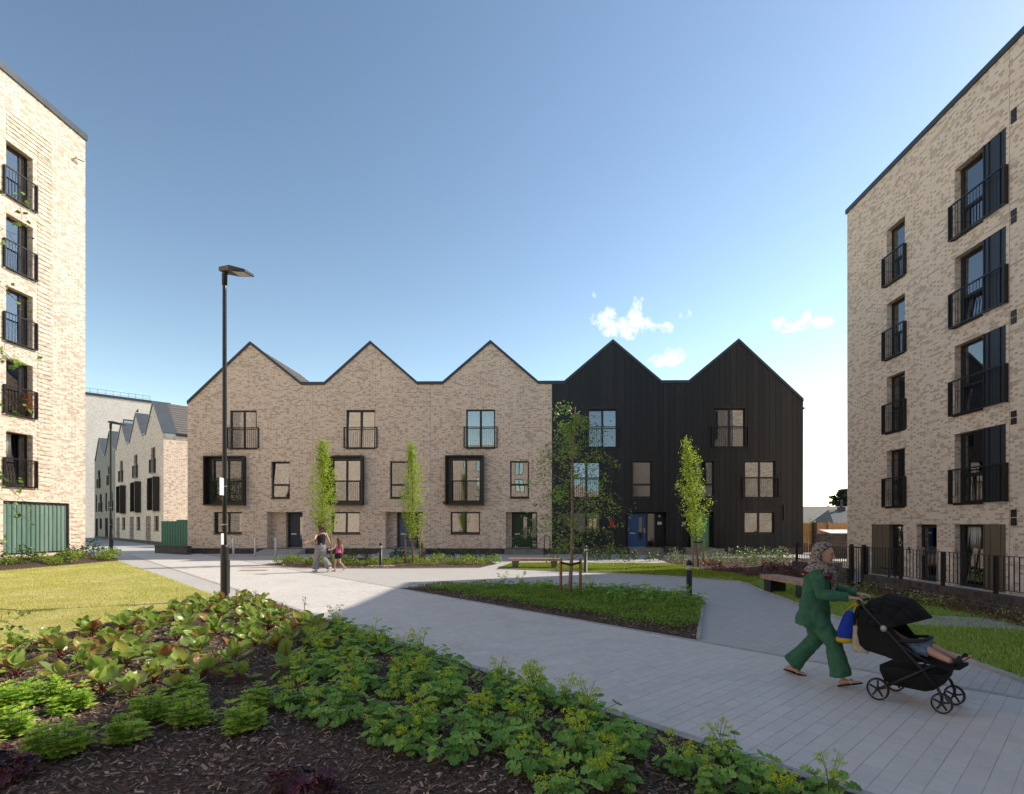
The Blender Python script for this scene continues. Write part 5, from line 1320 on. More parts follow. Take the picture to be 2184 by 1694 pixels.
tell_apart(al_all, [(705, 1352, 'lady\'s mantle at the far tip of its drift, next to the bergenias'), (630, 1545, 'lady\'s mantle at the left end of its front row, beside a lime clump'), (650, 1480, 'lady\'s mantle on the left flank of the drift'), (1640, 1690, 'lady\'s mantle furthest right, at the path edge below the walking woman'), (1480, 1640, 'lady\'s mantle sprawling over the edging stones near the bottom'),
    (1130, 1700, 'lady\'s mantle at the bottom edge beside the bare mulch'), (900, 1610, 'lady\'s mantle in the middle of the front row facing the mulch'), (760, 1585, 'lady\'s mantle left of the middle of the front row'), (1270, 1690, 'lady\'s mantle at the bottom edge right of the mulch'), (1010, 1470, 'lady\'s mantle halfway along the path edge'),
    (850, 1400, 'lady\'s mantle on the path edge a third of the way from the tip'), (1240, 1545, 'lady\'s mantle on the path edge opposite the woman\'s feet')])
# lime whorled clumps (spurge-like)
def whorl_mesh(rs, n, rad, h0, h1, leaf=.055):
    m = MB()
    for k in range(n):
        rr_ = rad*math.sqrt(rs.random()); a = rs.uniform(0, 6.28); x, y = rr_*math.cos(a), rr_*math.sin(a); h = rs.uniform(h0, h1)*(1-.35*(rr_/rad)**2); lean = rs.gauss(0, .12)
        m.tube([(x*.8, y*.8, 0), (x+lean*.05, y, h)], [.004, .003], 4, 1)
        for tier in range(3):
            z = h*(1-.26*tier)
            for q in range(6):
                b = q*math.pi/3+tier*.5+rs.uniform(-.2, .2); L = leaf*rs.uniform(.8, 1.2)*(1+.18*tier); up = .55-.42*tier
                dx, dy = math.cos(b), math.sin(b); px, py = -dy, dx; w = L*.24
                A = (x, y, z); Bp = (x+dx*L*.55+px*w, y+dy*L*.55+py*w, z+L*up*.6); Cp = (x+dx*L, y+dy*L, z+L*up*.55); Dp = (x+dx*L*.55-px*w, y+dy*L*.55-py*w, z+L*up*.6)
                m.add([A, Bp, Cp, Dp], [(0, 1, 2), (0, 2, 3)], 0)
    return m
pach_me = [whorl_mesh(rb, n, r_, .12, .27).mesh('foliage', [ML_PACH, ML_STEM]) for n, r_ in ((34, .20), (28, .17), (24, .15), (20, .12))]
for i, (u, v, k, lab) in enumerate([(20, 1520, 0, 'large lime whorled clump at the left edge of the bed'), (90, 1505, 0, 'lime whorled clump behind the left foreground clump'), (160, 1520, 1, 'lime whorled clump right of the left edge group'), (30, 1575, 1, 'lime whorled clump low at the left edge of the picture'),
                     (125, 1615, 0, 'broad lime whorled clump standing alone in the left foreground'), (272, 1592, 3, 'small compact lime clump in the bare mulch'), (330, 1540, 0, 'lime whorled clump in front of the bergenias'), (415, 1545, 1, 'lime whorled clump beside the bare mulch centre'),
                     (512, 1562, 1, 'lime whorled clump nearest the lady\'s mantle drift'), (545, 1520, 3, 'small lime clump between bergenias and lady\'s mantle'), (405, 1505, 3, 'small lime sprig tucked under the bronze bergenia'), (-30, 1530, 0, 'lime whorled clump cut by the left edge')]):
    p = G(u, v); r = empty('spurge_plant', (p.x, p.y, .012), rb.uniform(0, 6), lab, 'plant', 'lime whorled clumps'); inst('foliage', pach_me[k], r)
# purple heucheras
heu_me = [lobed_leaf(rb.uniform(.045, .065), 7, .22, .06, rb.uniform(.06, .14), rb).mesh('leaf', [ML_HEU, ML_BERG_S]) for _ in range(5)]
for (u, v, lab) in ((615, 1690, 'dark purple heuchera at the bottom of the bare mulch'), (20, 1672, 'purple heuchera in the bottom left corner'), (-25, 1640, 'purple heuchera cut by the left edge'), (680, 1715, 'purple heuchera half below the bottom edge')):
    p = G(u, v); r = empty('heuchera_plant', (p.x, p.y, .012), rb.uniform(0, 6), lab, 'plant', 'purple heucheras')
    for k in range(20):
        sc = rb.uniform(.7, 1.1); inst('leaf', rb.choice(heu_me), r, (rb.gauss(0, .025), rb.gauss(0, .025), 0), (rb.uniform(-.2, .2), rb.uniform(.0, .9), k*2.4), (sc, sc, sc))
# ---- island bed: low ground cover and taller drift behind
q = poly_points(ISLAND, 30000, rng)
tt = np.array([path_tn(p)[1] for p in q]); tl = np.array([path_tn(p)[0] for p in q])
keep = (tt > .22+.25*rng.random(len(q))) & (tl < pJ-.35-.3*rng.random(len(q))); q = q[keep]
bump_ = .5+.5*np.sin(q[:, 0]*4.1+np.sin(q[:, 1]*3.3)*1.4)*np.sin(q[:, 1]*4.7+q[:, 0]*1.1)
hz = (.07+.12*bump_)
P = np.stack([q[:, 0], q[:, 1], .03+hz*np.sqrt(rng.random(len(q)))], 1)
tag(cloud_obj('ground_cover', leaf_cloud(P, .042, rng, .35, -.25), ML_COVER), 'low dense green ground cover filling the island bed', 'ground cover', None, 'stuff')
isl_me = [tuft_mesh(rb, 40) for _ in range(3)]
ORD = 'first second third fourth fifth sixth seventh eighth ninth tenth eleventh twelfth thirteenth fourteenth fifteenth last'.split()
ISL_U = (1075, 1110, 1145, 1175, 1262, 1300, 1335, 1370, 1400, 1430, 1455, 1480, 1320, 1385, 1440, 1250)
for (u, v, s) in ((1075, 1258, 1.5), (1110, 1257, 1.6), (1145, 1262, 1.7), (1175, 1260, 1.6), (1262, 1268, 1.7), (1300, 1272, 1.8), (1335, 1270, 1.7), (1370, 1276, 1.8), (1400, 1280, 1.9), (1430, 1284, 1.9), (1455, 1290, 1.8), (1480, 1292, 1.5), (1320, 1282, 1.6), (1385, 1290, 1.6), (1440, 1298, 1.5), (1250, 1277, 1.4)):
    p = G(u, v); r = empty('geranium_plant', (p.x, p.y, .02), rb.uniform(0, 6), 'leafy rounded perennial along the back of the island bed, %s from the tip' % ORD[sorted(ISL_U).index(u)], 'plant', 'perennials at the back of the island bed'); s *= .85; inst('foliage', rb.choice(isl_me), r, (0, 0, 0), (0, 0, 0), (s, s, s*.95))
    if rb.random() < .4: inst('flower_spray', rb.choice(spray_me), r, (0, 0, .05), (0, 0, 0), (1.3, 1.3, 1.1))
# ---- bed before the brick houses, shrub bed, left bed
def bush_mesh(rs, n, rad, h, leaf, mat, name='foliage', flat=.35, hang=-.3):
    P = []
    for k in range(n):
        a = rs.uniform(0, 6.28); r_ = rad*math.sqrt(rs.random()); P.append((r_*math.cos(a), r_*math.sin(a), h*(.15+.85*rs.random())*(1-.5*(r_/rad)**2)))
    return cloud_mesh(name, leaf_cloud(np.array(P), leaf, rng, flat, hang), mat)
sun_me = [bush_mesh(rb, 260, .30, .34, .065, ML_SUN) for _ in range(3)]
for i in range(30):
    u = 600 + i*15.5 + rb.uniform(-6, 6); v = rb.uniform(1199, 1207) if 640 < u < 1030 else 1202
    p = G(u, v); r = empty('spurge_plant', (p.x, p.y, .02), rb.uniform(0, 6), 'small yellow-green plant lit by the sun in the bed before the brick houses', 'plant', 'sunlit plants before the brick houses'); s = rb.uniform(.7, 1.3); inst('foliage', rb.choice(sun_me), r, (0, 0, 0), (0, 0, 0), (s, s, s))
def shrub(pos, mesh_l, stem_h, label, group, s=1.0, name='leafy_shrub'):
    r = empty(name, pos, rb.uniform(0, 6), label, 'shrub', group); m = MB()
    for k in range(5): a = k*1.26; m.tube([(0, 0, 0), (.06*math.cos(a), .06*math.sin(a), stem_h*.5), (.16*math.cos(a), .16*math.sin(a), stem_h)], [.008, .006, .003], 4)
    m.build('stem', M_BARK, r); inst('foliage', mesh_l, r, (0, 0, 0), (0, 0, 0), (s, s, s)); return r
lau_me = [bush_mesh(rb, 130, .28, .6, .10, ML_LAUREL) for _ in range(3)]; sil_me = [bush_mesh(rb, 150, .30, .62, .085, ML_SILVER) for _ in range(3)]; red_me = [bush_mesh(rb, 190, .32, .38, .07, ML_RED) for _ in range(3)]
for (u, v) in ((845, 1194), (862, 1193), (905, 1192), (930, 1191), (960, 1191), (990, 1192), (1015, 1192), (1045, 1193), (725, 1193), (752, 1192), (780, 1192), (1300, 1197), (1330, 1197), (1352, 1197), (1385, 1198), (1405, 1197), (1275, 1196), (1255, 1195)):
    shrub(G(u, v), rb.choice(lau_me), .45, 'dark glossy young laurel in the shade of the terrace', 'young laurels along the terrace', rb.uniform(.8, 1.15))
for (u, v, s) in ((1437, 1200, 1.1), (1455, 1203, 1.), (1520, 1204, 1.15), (1540, 1206, 1.), (1560, 1202, 1.1), (1595, 1203, 1.2), (1625, 1203, 1.2), (1652, 1204, 1.1), (1672, 1205, 1.3), (1500, 1202, .9), (1610, 1208, .9)):
    shrub(G(u, v), rb.choice(sil_me), .45, 'pale variegated shrub in the sun before the black houses', 'variegated shrubs before the black houses', s)
for (u, v) in ((1535, 1222), (1570, 1221), (1520, 1214), (1640, 1222), (1662, 1218), (1690, 1224), (1715, 1228), (1740, 1226), (1680, 1234), (1765, 1230), (1600, 1232), (1705, 1216)):
    shrub(G(u, v), rb.choice(red_me), .25, 'low red-leaved plant in the mulch beyond the slatted bench', 'red-leaved plants beyond the bench', rb.uniform(.8, 1.2), 'red_leaved_plant')
for (u, v) in ((1600, 1189), (1635, 1188), (1580, 1189), (1660, 1189)): shrub(G(u, v), rb.choice(lau_me), .4, 'dark laurel against the plinth of the mint door house', 'laurels by the mint door house', 1.0)
for i in range(30):
    x, y = rb.uniform(-21.35, -20.3), 14.5 + i*.38 + rb.uniform(-.2, .2); z = .04 + .32*(x-(-20.1))/(-1.56)
    lit = i % 3; r = shrub(Vector((x, y, z-.01)), rb.choice(lau_me if lit == 0 else sun_me), .3, 'small green plant in the banked bed under the green glazed store', 'plants under the green glazed store', rb.uniform(.9, 1.5), 'bedding_plant')
# leafless undergrowth along the foot of the dark wall
q = np.stack([rng.uniform(8.05, 8.6, 5000), rng.uniform(7.5, 14.3, 5000)], 1); P = np.stack([q[:, 0], q[:, 1], .03+.24*rng.random(5000)**1.6], 1)
Pd = P[:3400].copy(); Pd[:, 2] *= .45; P = P[3400:]; P = P[np.sin(P[:, 1]*2.3)+rng.normal(0, .5, len(P)) > .1]
tag(cloud_obj('leaf_litter', leaf_cloud(Pd, .06, rng, .5, 0), ML_DRY), 'brown dead leaves and twigs at the foot of the low dark wall', 'leaf litter', None, 'stuff')
tag(cloud_obj('undergrowth', leaf_cloud(P, .05, rng, .2, -.1), ML_GRASS2), 'green weeds growing along the foot of the low dark wall', 'undergrowth', None, 'stuff')
dm = MB()
for k in range(90):
    x, y = rb.uniform(8.1, 8.55), rb.uniform(7.5, 14.2); h = rb.uniform(.2, .6); dm.tube([(x, y, .02), (x+rb.gauss(0, .08), y+rb.gauss(0, .10), h*.6), (x+rb.gauss(0, .16), y+rb.gauss(0, .2), h)], [.004, .003, .0015], 3)
tag(dm.build('dry_stalks', ML_DRY), 'dry bare stalks leaning on the low dark wall', 'undergrowth', None, 'stuff')
# ---- trees
def tree(name, pos, H, label, kind, group=None, lean=(0, 0), rad=.5, nleaf=5000, leaf=.05, mat=None, bark=None, base=.28, seed=0, tr=.045):
    rs = random.Random(seed); g = np.random.default_rng(seed+100)
    r = empty(name, pos, 0, label, 'tree', group)
    T = [(lean[0]*f**1.3*H + .02*math.sin(f*9+seed), lean[1]*f*H + .015*math.cos(f*7+seed), f*H) for f in [i/9 for i in range(10)]]
    t = MB(); t.tube(T, [tr*(1-.88*(i/9)**.9)+.003 for i in range(10)], 9); t.build('trunk', bark or M_BARK, r, True)
    def at(f): i = min(8, int(f*9)); k = f*9-i; return Vector(T[i]).lerp(Vector(T[i+1]), k)
    lb = MB(); C = []
    if kind == 'upright':
        for k in range(44):
            f = base + (1-base)*(k/44)**1.05; a = k*2.4+rs.uniform(-.4, .4); prof = math.sin(math.pi*min(1, (f-base+.10)/(1.12-base))**.8)**.8
            l = rad*prof*rs.uniform(.55, 1.25); p0 = at(f*.93); p1 = p0 + Vector((math.cos(a)*l*.55, math.sin(a)*l*.55, .28)); p2 = p0 + Vector((math.cos(a)*l, math.sin(a)*l, .55+rs.uniform(-.1, .15)))
            lb.tube([p0, p1, p2], [.010, .006, .002], 4)
            for s in range(9): q_ = s/8; C.append((p0.lerp(p1, q_*2) if q_ < .5 else p1.lerp(p2, q_*2-1), .085, 1))
        for s in range(8): C.append((at(.9+.1*s/8), .06, 1))
    else:
        for k in range(34):
            f = base + (.97-base)*(k/34); a = k*2.399+rs.uniform(-.5, .5); l = rad*(1.15-.75*((f-base)/(1-base))**1.3)*rs.uniform(.6, 1.15)
            p0 = at(f); d = Vector((math.cos(a), math.sin(a), 0)); up = .55+.3*f
            pts = [p0 + d*l*s + Vector((0, 0, l*(up*s - .62*s*s*s))) + Vector((0, 0, 0)) for s in (0, .25, .5, .75, 1)]
            lb.tube(pts, [.011*(1-.3*f), .008, .006, .004, .002], 5)
            for s in range(3, 14):
                q_ = s/13; i = min(3, int(q_*4)); p = pts[i].lerp(pts[i+1], q_*4-i)
                sd = Vector((-d.y, d.x, 0))*rs.gauss(0, .20)*q_*l*1.4
                e = p + sd + Vector((0, 0, -rs.uniform(.02, .26)*q_)); lb.tube([p, p.lerp(e, .6)+Vector((0, 0, .03)), e], [.003, .002, .001], 3); C.append((e, .075, .8)); C.append((p.lerp(e, .5), .06, .6))
        for s in range(10): C.append((at(.85+.15*s/10)+Vector((rs.gauss(0, .06), rs.gauss(0, .06), 0)), .05, .5))
    lb.build('limbs', bark or M_BARK, r, True)
    w = np.array([c[2] for c in C]); idx = g.choice(len(C), nleaf, p=w/w.sum()); CC = np.array([tuple(c[0]) for c in C]); SG = np.array([c[1] for c in C])
    P = CC[idx] + g.normal(size=(nleaf, 3))*SG[idx][:, None]*np.array([1, 1, 1.25])
    cloud_obj('crown', leaf_cloud(P, leaf, g, .25, .35 if kind != 'upright' else .1), mat, r)
    return r
def stake_pair(pos, h, off, names, strap=True, ang=0.0, rad=.035):
    for s, lab in zip((-1, 1), names):
        p = Vector(pos) + Vector((math.cos(ang), math.sin(ang), 0))*off*s
        k = MB(); k.lathe([(rad, -.05), (rad, h-.01), (rad*.8, h)], 12); tag(k.build('tree_stake', M_STAKE, None, True, p), lab, 'stake', 'tree stakes')
    if strap:
        b = MB(); c = Vector(pos); a = c - Vector((math.cos(ang), math.sin(ang), 0))*off; e = c + Vector((math.cos(ang), math.sin(ang), 0))*off
        for o_ in (-.035, .035): b.bar(a+Vector((0, o_, h-.10)), c+Vector((0, o_*1.4, h-.16)), .008, .045); b.bar(c+Vector((0, o_*1.4, h-.16)), e+Vector((0, o_, h-.10)), .008, .045)
        return b
t1, t2, t3, tb = G(690, 1203), G(880, 1202), G(1489, 1209), G(1217, 1276)
tree('slim_tree', t1, 5.45, 'slim upright tree in front of the first two brick houses, behind the walking mother', 'upright', 'slim upright trees', (-.012, 0), .66, 6000, .078, ML_TREE, M_BARK, .22, 1)
tree('slim_tree', t2, 5.35, 'slim upright tree with two stakes before the slate blue door', 'upright', 'slim upright trees', (-.008, 0), .54, 4800, .074, ML_TREE, M_BARK, .22, 2)
tree('slim_tree', t3, 5.15, 'slim leaning tree before the mint door of the black end house', 'upright', 'slim upright trees', (-.095, 0), .56, 4600, .070, ML_TREE, M_BARK, .24, 3)
tree('birch_tree', tb, 4.55, 'young staked birch with open drooping crown in the island bed', 'open', None, (.02, 0), 1.25, 3200, .066, ML_BIRCH, M_BIRCHBARK, .20, 5, .050)
for pos, h, off, nm in ((t1, 1.35, .33, ('pale stake left of the slim tree by the navy door house', 'pale stake right of the slim tree by the navy door house')), (t2, 1.25, .32, ('stake left of the slim tree before the slate blue door', 'stake right of the slim tree before the slate blue door')),
                         (t3, 1.15, .22, ('stake left of the leaning slim tree', 'stake right of the leaning slim tree')), (tb, .95, .235, ('round stake left of the young birch', 'round stake right of the young birch'))):
    b = stake_pair(pos, h, off, nm, True, 0.1); tag(b.build('tree_tie', M_STAKE2), 'black rubber tie between ' + nm[0].replace(' left', '').replace('stake', 'the stakes', 1).replace('pale ', '').replace('round ', ''), 'tree tie', 'tree ties')
tg = MB(); tg.loft([ering((0, 0, z), (1, 0, 0), (0, 1, 0), r_*.35, r_, 10) for z, r_ in ((0, .008), (.05, .035), (.12, .045), (.17, .03), (.2, .008))]) if False else tg.add([(-.04, 0, 0), (.03, .01, -.02), (.05, .0, .10), (.0, -.01, .20), (-.045, .0, .12), (-.03, .02, .02), (.02, .025, .0), (.04, .02, .1), (.0, .015, .19), (-.035, .02, .12)], [(0, 1, 2, 3, 4), (9, 8, 7, 6, 5), (0, 5, 6, 1), (1, 6, 7, 2), (2, 7, 8, 3), (3, 8, 9, 4), (4, 9, 5, 0)])
tq = AT(1305, 12.6, 1124); tag(tg.build('red_ribbon', plain('red_ribbon_cloth', (.6, .05, .03), .7), None, False, (tq.x, tq.y, tq.z)), 'small red ribbon caught in a low twig of the young birch', 'ribbon')
# birch standing just outside the left edge, its twigs hanging into view
ob_ = AT(-190, 5.1); fr = empty('birch_tree', (ob_.x, ob_.y, 0), 0, 'birch twigs with small toothed leaves hanging in at the left edge', 'tree')
m = MB(); m.tube([(0, 0, 0), (.05, .03, 2), (.02, .05, 4), (.08, 0, 6)], [.07, .06, .045, .02], 8); m.build('trunk', M_BIRCHBARK, fr, True)
lb = MB(); C = []; g = np.random.default_rng(77); rs = random.Random(5)
for (u, v, zs_) in ((60, 455, 4.2), (30, 500, 4.0), (48, 655, 3.5), (40, 745, 3.0), (55, 800, 2.9), (20, 770, 2.9), (30, 860, 2.5), (70, 1085, 2.2), (40, 1040, 2.1), (60, 1110, 1.9), (20, 1170, 1.6), (75, 1312, 1.1), (55, 1345, 1.0), (-40, 900, 2.6), (-60, 600, 3.8), (-50, 1200, 1.6)):
    e = AT(u, 5.1 + rs.uniform(-.3, .3), v) - ob_; p0 = Vector((.03, .03, min(5.6, e.z+rs.uniform(.1, .6) if v < 1250 else .7)))
    mid = p0.lerp(e, .55) + Vector((0, 0, .14)); pts = [p0, p0.lerp(mid, .6)+Vector((0, 0, .05)), mid, mid.lerp(e, .6)+Vector((0, 0, .03)), e]
    lb.tube(pts, [.010, .007, .005, .003, .001], 5)
    for s in range(14):
        q_ = .35+.65*s/13; i = min(3, int(q_*4)); p = pts[i].lerp(pts[i+1], q_*4-i); w_ = p + Vector((rs.gauss(0, .06), rs.gauss(0, .06), -abs(rs.gauss(0, .06)))); lb.tube([p, w_], [.0018, .001], 3); C.append(w_)
lb.build('limbs', M_BARK, fr, True)
P = np.array([tuple(c) for c in C]); P = P[g.choice(len(P), 330)] + g.normal(size=(330, 3))*.025
cloud_obj('crown', leaf_cloud(P, .050, g, .2, .5, .8, .08), ML_BIRCH, fr)
# distant dark tree, and a bright shrub over the fence
dt = AT(1800, 88.0); tree('conifer_tree', dt, 7.4, 'dark bushy tree above the distant roofs beside the flats', 'upright', None, (0, 0), 3.4, 3000, .7, ML_DARKTREE, M_BARK, .18, 9, .25)
fb = AT(1722, 37.0); shrub(fb, bush_mesh(rb, 260, .9, 2.3, .16, ML_SUN), 1.6, 'bright green bush behind the orange timber fence', None, 1.0)
# leafy screen hung on the first house's box window, dried plant on a balcony
x0, x1 = HOUSE1_BOX; P = np.stack([rng.uniform(x0-.05, x1+.02, 1500), DT-.09+rng.normal(0, .035, 1500), rng.uniform(3.12, 4.52, 1500)], 1)
ls = empty('leafy_screen', (0, 0, 0), 0, 'artificial leaf screen with violet flowers on the box window railing', 'screen')
cloud_obj('foliage', leaf_cloud(P, .075, rng, .1), ML_LAUREL, ls)
P = np.stack([rng.uniform(x0, x1, 110), DT-.15+rng.normal(0, .02, 110), rng.uniform(3.2, 4.5, 110)], 1); cloud_obj('blossoms', leaf_cloud(P, .06, rng, .1), leaf_mat('violet_flower', [(.1, (.12, .10, .35)), (.9, (.25, .22, .5))], .2), ls)['kind'] = 'stuff'
zb = 3.35+2.95*1; yb_ = YLC + (win[0]+win[1])/2*.0 + win[1]-.25
dp = empty('balcony_plant', (XL+.10, yb_, zb+.02), 0, 'dry orange plant behind the balcony railing of the sunlit flats', 'plant')
MB().lathe([(.10, 0), (.13, .22)], 10).build('pot', M_BLACK, dp); P = np.stack([rng.normal(-.02, .05, 320), rng.normal(0, .13, 320), .2+.75*rng.random(320)], 1); cloud_obj('foliage', leaf_cloud(P, .075, rng, .1, -.5, .35), leaf_mat('dried_orange_leaf', [(.1, (.25, .08, .02)), (.9, (.45, .17, .05))], .25), dp)
# ================================================================== PEOPLE AND PUSHCHAIR
def ering(c, fwd, side, rx, ry, n=18, pw=2.0):
    c, fwd, side = Vector(c), Vector(fwd), Vector(side); out = []
    for k in range(n):
        a = 2*math.pi*k/n; ca, sa = math.cos(a), math.sin(a)
        f = (abs(ca)**pw + abs(sa)**pw)**(-1/pw)
        out.append(c + fwd*rx*ca*f + side*ry*sa*f)
    return out
def stack(mb, secs, n=18, mi=0):          # sections (x, y, z, depth radius, width radius) stacked mainly in z
    rings = []
    for i, s in enumerate(secs):
        rings.append(ering(s[:3], (1, 0, 0), (0, 1, 0), s[3], s[4], n))
    if secs[0][2] > secs[-1][2]: rings = rings[::-1]
    mb.loft(rings, mi)
FOLD = bpy.data.textures.new('cloth_folds', 'CLOUDS'); FOLD.noise_scale = .085; FOLD.noise_depth = 2
def merged(mb, name, mat, parent, voxel=.009, smooth=4, fac=.5, folds=0.0):
    """melt overlapping closed forms into one continuous skin"""
    me = bpy.data.meshes.new(name); me.from_pydata(mb.v, [], mb.f); me.update()
    t = bpy.data.objects.new(name, me); col.objects.link(t)
    m = t.modifiers.new('r', 'REMESH'); m.mode = 'VOXEL'; m.voxel_size = voxel; m.use_smooth_shade = True
    s = t.modifiers.new('s', 'SMOOTH'); s.iterations = smooth; s.factor = fac
    if folds:
        dsp = t.modifiers.new('d', 'DISPLACE'); dsp.texture = FOLD; dsp.strength = folds; dsp.mid_level = .5; dsp.texture_coords = 'LOCAL'
    dg = bpy.context.evaluated_depsgraph_get(); out = bpy.data.meshes.new_from_object(t.evaluated_get(dg)); out.name = name
    bpy.data.objects.remove(t); bpy.data.meshes.remove(me)
    out.materials.clear(); out.materials.append(mat); out.polygons.foreach_set('use_smooth', [True]*len(out.polygons))
    o = bpy.data.objects.new(name, out); col.objects.link(o); o.parent = parent; return o
def fabric(name, c, var=.18, scale=9, rough=.85, weave=260):
    m, N, L = new_mat(name); mf = math_fn(N, L); tc = N.new('ShaderNodeTexCoord').outputs['Object']
    n1 = noise(N, L, tc, scale, 4); n2 = noise(N, L, tc, weave, 2)
    cc = ramp(N, L, n1, [(.3, tuple(x*(1-var) for x in c)), (.7, tuple(x*(1+var) for x in c))])
    finish(N, L, cc, rough, mf('ADD', mf('MULTIPLY', n1, 3.0), n2), .006, .25); return m
def scarf_mat():
    m, N, L = new_mat('patterned_headscarf'); mf = math_fn(N, L); tc = N.new('ShaderNodeTexCoord').outputs['Object']
    mp = N.new('ShaderNodeMapping'); mp.inputs['Scale'].default_value = (1, 1.6, 1.5); L.new(tc, mp.inputs[0])
    vo = N.new('ShaderNodeTexVoronoi'); vo.inputs['Scale'].default_value = 17; L.new(mp.outputs[0], vo.inputs['Vector']); n1 = noise(N, L, tc, 18, 5)
    c = ramp(N, L, mf('ADD', mf('MULTIPLY', vo.outputs['Distance'], .9), mf('MULTIPLY', n1, .55)), [(.28, (.035, .03, .03)), (.45, (.13, .095, .075)), (.6, (.25, .20, .165)), (.75, (.38, .34, .31)), (.9, (.09, .07, .065))])
    finish(N, L, c, .8, n1, .01, .25); return m
M_SKIN = plain('skin', (.52, .30, .215), .5, .08, 12); M_SKIN2 = plain('fair_skin', (.60, .37, .27), .5, .06, 12)
M_GREENSUIT = fabric('green_suit_cloth', (.055, .165, .095), .2); M_SCARF = scarf_mat(); M_RED = fabric('dark_red_trim', (.16, .012, .02))
M_HAIR = plain('brown_hair', (.075, .032, .018), .6, .5, 60, .01); M_HAIR2 = plain('light_brown_hair', (.13, .062, .032), .6, .4, 60, .01)
M_GREY = fabric('grey_trouser_cloth', (.27, .27, .28), .2); M_TANK = fabric('black_vest_cloth', (.018, .018, .022)); M_PINK = fabric('pink_top_cloth', (.62, .11, .30)); M_DENIM = fabric('denim', (.15, .22, .33), .35, 30)
M_EYE = plain('dark_eye', (.02, .015, .012), .25); M_LIP = plain('lip', (.36, .11, .10), .5); M_SHOE = plain('white_shoe', (.7, .68, .66), .6)
def head(mb, c, s=1.0, yaw=0.0, pitch=0.0):
    """head facing +x at centre c; height about .22 m; the skull, jaw, nose, chin, brow and ears as one form"""
    M4 = Matrix.Translation(Vector(c)) @ Matrix.Rotation(yaw, 4, 'Z') @ Matrix.Rotation(pitch, 4, 'Y') @ Matrix.Scale(s, 4)
    t = MB()
    stack(t, [(-.010, 0, -.118, .020, .022), (.022, 0, -.112, .042, .036), (.018, 0, -.088, .066, .050), (.006, 0, -.05, .085, .063), (.0, 0, -.01, .094, .071), (-.004, 0, .03, .098, .075), (-.008, 0, .07, .090, .070), (-.010, 0, .10, .066, .052), (-.012, 0, .117, .026, .022)], 20)
    t.tube([(.088, 0, .022), (.104, 0, -.012), (.113, 0, -.030), (.094, 0, -.040)], [.008, .011, .014, .008], 8)      # nose
    t.tube([(.078, -.022, -.038), (.088, 0, -.036), (.078, .022, -.038)], [.006, .008, .006], 6)                         # nostril wings
    t.tube([(.078, -.022, -.066), (.090, 0, -.063), (.078, .022, -.066)], [.006, .009, .006], 6)                         # lips
    t.tube([(.062, -.018, -.102), (.074, 0, -.103), (.062, .018, -.102)], [.014, .017, .014], 8)                         # chin
    t.tube([(.076, -.045, .024), (.090, -.02, .029), (.088, 0, .026), (.090, .02, .029), (.076, .045, .024)], [.006, .009, .006, .009, .006], 6)   # brow
    for sgn in (-1, 1): t.tube([(-.005, sgn*.070, .015), (-.014, sgn*.082, -.005), (-.004, sgn*.072, -.035)], [.010, .013, .008], 6)               # ears
    b = len(mb.v); mb.v += [tuple(M4 @ Vector(v)) for v in t.v]; mb.f += [tuple(b+i for i in f) for f in t.f]; mb.m += t.m
    return M4
def face_bits(M4, parent):
    for sgn in (-1, 1):
        e = MB(); e.lathe([(.001, -.010), (.0085, -.005), (.010, 0), (.0085, .005), (.001, .010)], 10); o = e.build('eye', M_EYE, parent, True); o.matrix_local = M4 @ Matrix.Translation((.083, sgn*.030, .004))
        w = MB(); w.tube([(.084, sgn*.048, .022), (.096, sgn*.028, .030), (.094, sgn*.012, .026)], [.003, .005, .004], 6); o = w.build('eyebrow', M_HAIR, parent, True); o.matrix_local = M4
    l = MB(); l.tube([(.083, -.020, -.066), (.098, 0, -.063), (.083, .020, -.066)], [.003, .0055, .003], 6); o = l.build('lips', M_LIP, parent, True); o.matrix_local = M4
def hand(mb, wrist, dirv, up, side, grip=.75, s=1.0):
    """palm, four bent fingers and a thumb; dirv forearm direction, up back of the hand, side towards the thumb"""
    d, u = Vector(dirv).normalized(), Vector(up); u = (u - d*u.dot(d)).normalized(); t = Vector(side); t = (t - d*t.dot(d) - u*t.dot(u)).normalized(); w = Vector(wrist)
    P = lambda a, b, c: w + (d*a + t*b + u*c)*s
    mb.loft([ering(P(-.01, 0, 0), u, t, .019*s, .026*s, 12), ering(P(.03, .002, 0), u, t, .017*s, .034*s, 12), ering(P(.075, 0, 0), u, t, .015*s, .040*s, 12), ering(P(.092, 0, -.002), u, t, .010*s, .036*s, 12)])
    for k, (off, L) in enumerate(((.030, .070), (.010, .078), (-.010, .074), (-.029, .058))):
        a1, a2, a3 = grip*.7, grip*1.5, grip*2.2; p = P(.085, off, 0); q = [p]
        for a, l in ((a1, .42), (a2, .33), (a3, .25)): p = p + (d*math.cos(a) - u*math.sin(a))*L*l*s; q.append(p)
        mb.tube(q, [.0095*s, .009*s, .0085*s, .007*s], 8)
    q = [P(.025, .030, -.004), P(.048, .052, -.014), P(.066, .054, -.034), P(.082, .044, -.046)]; mb.tube(q, [.013*s, .0115*s, .010*s, .008*s], 8)
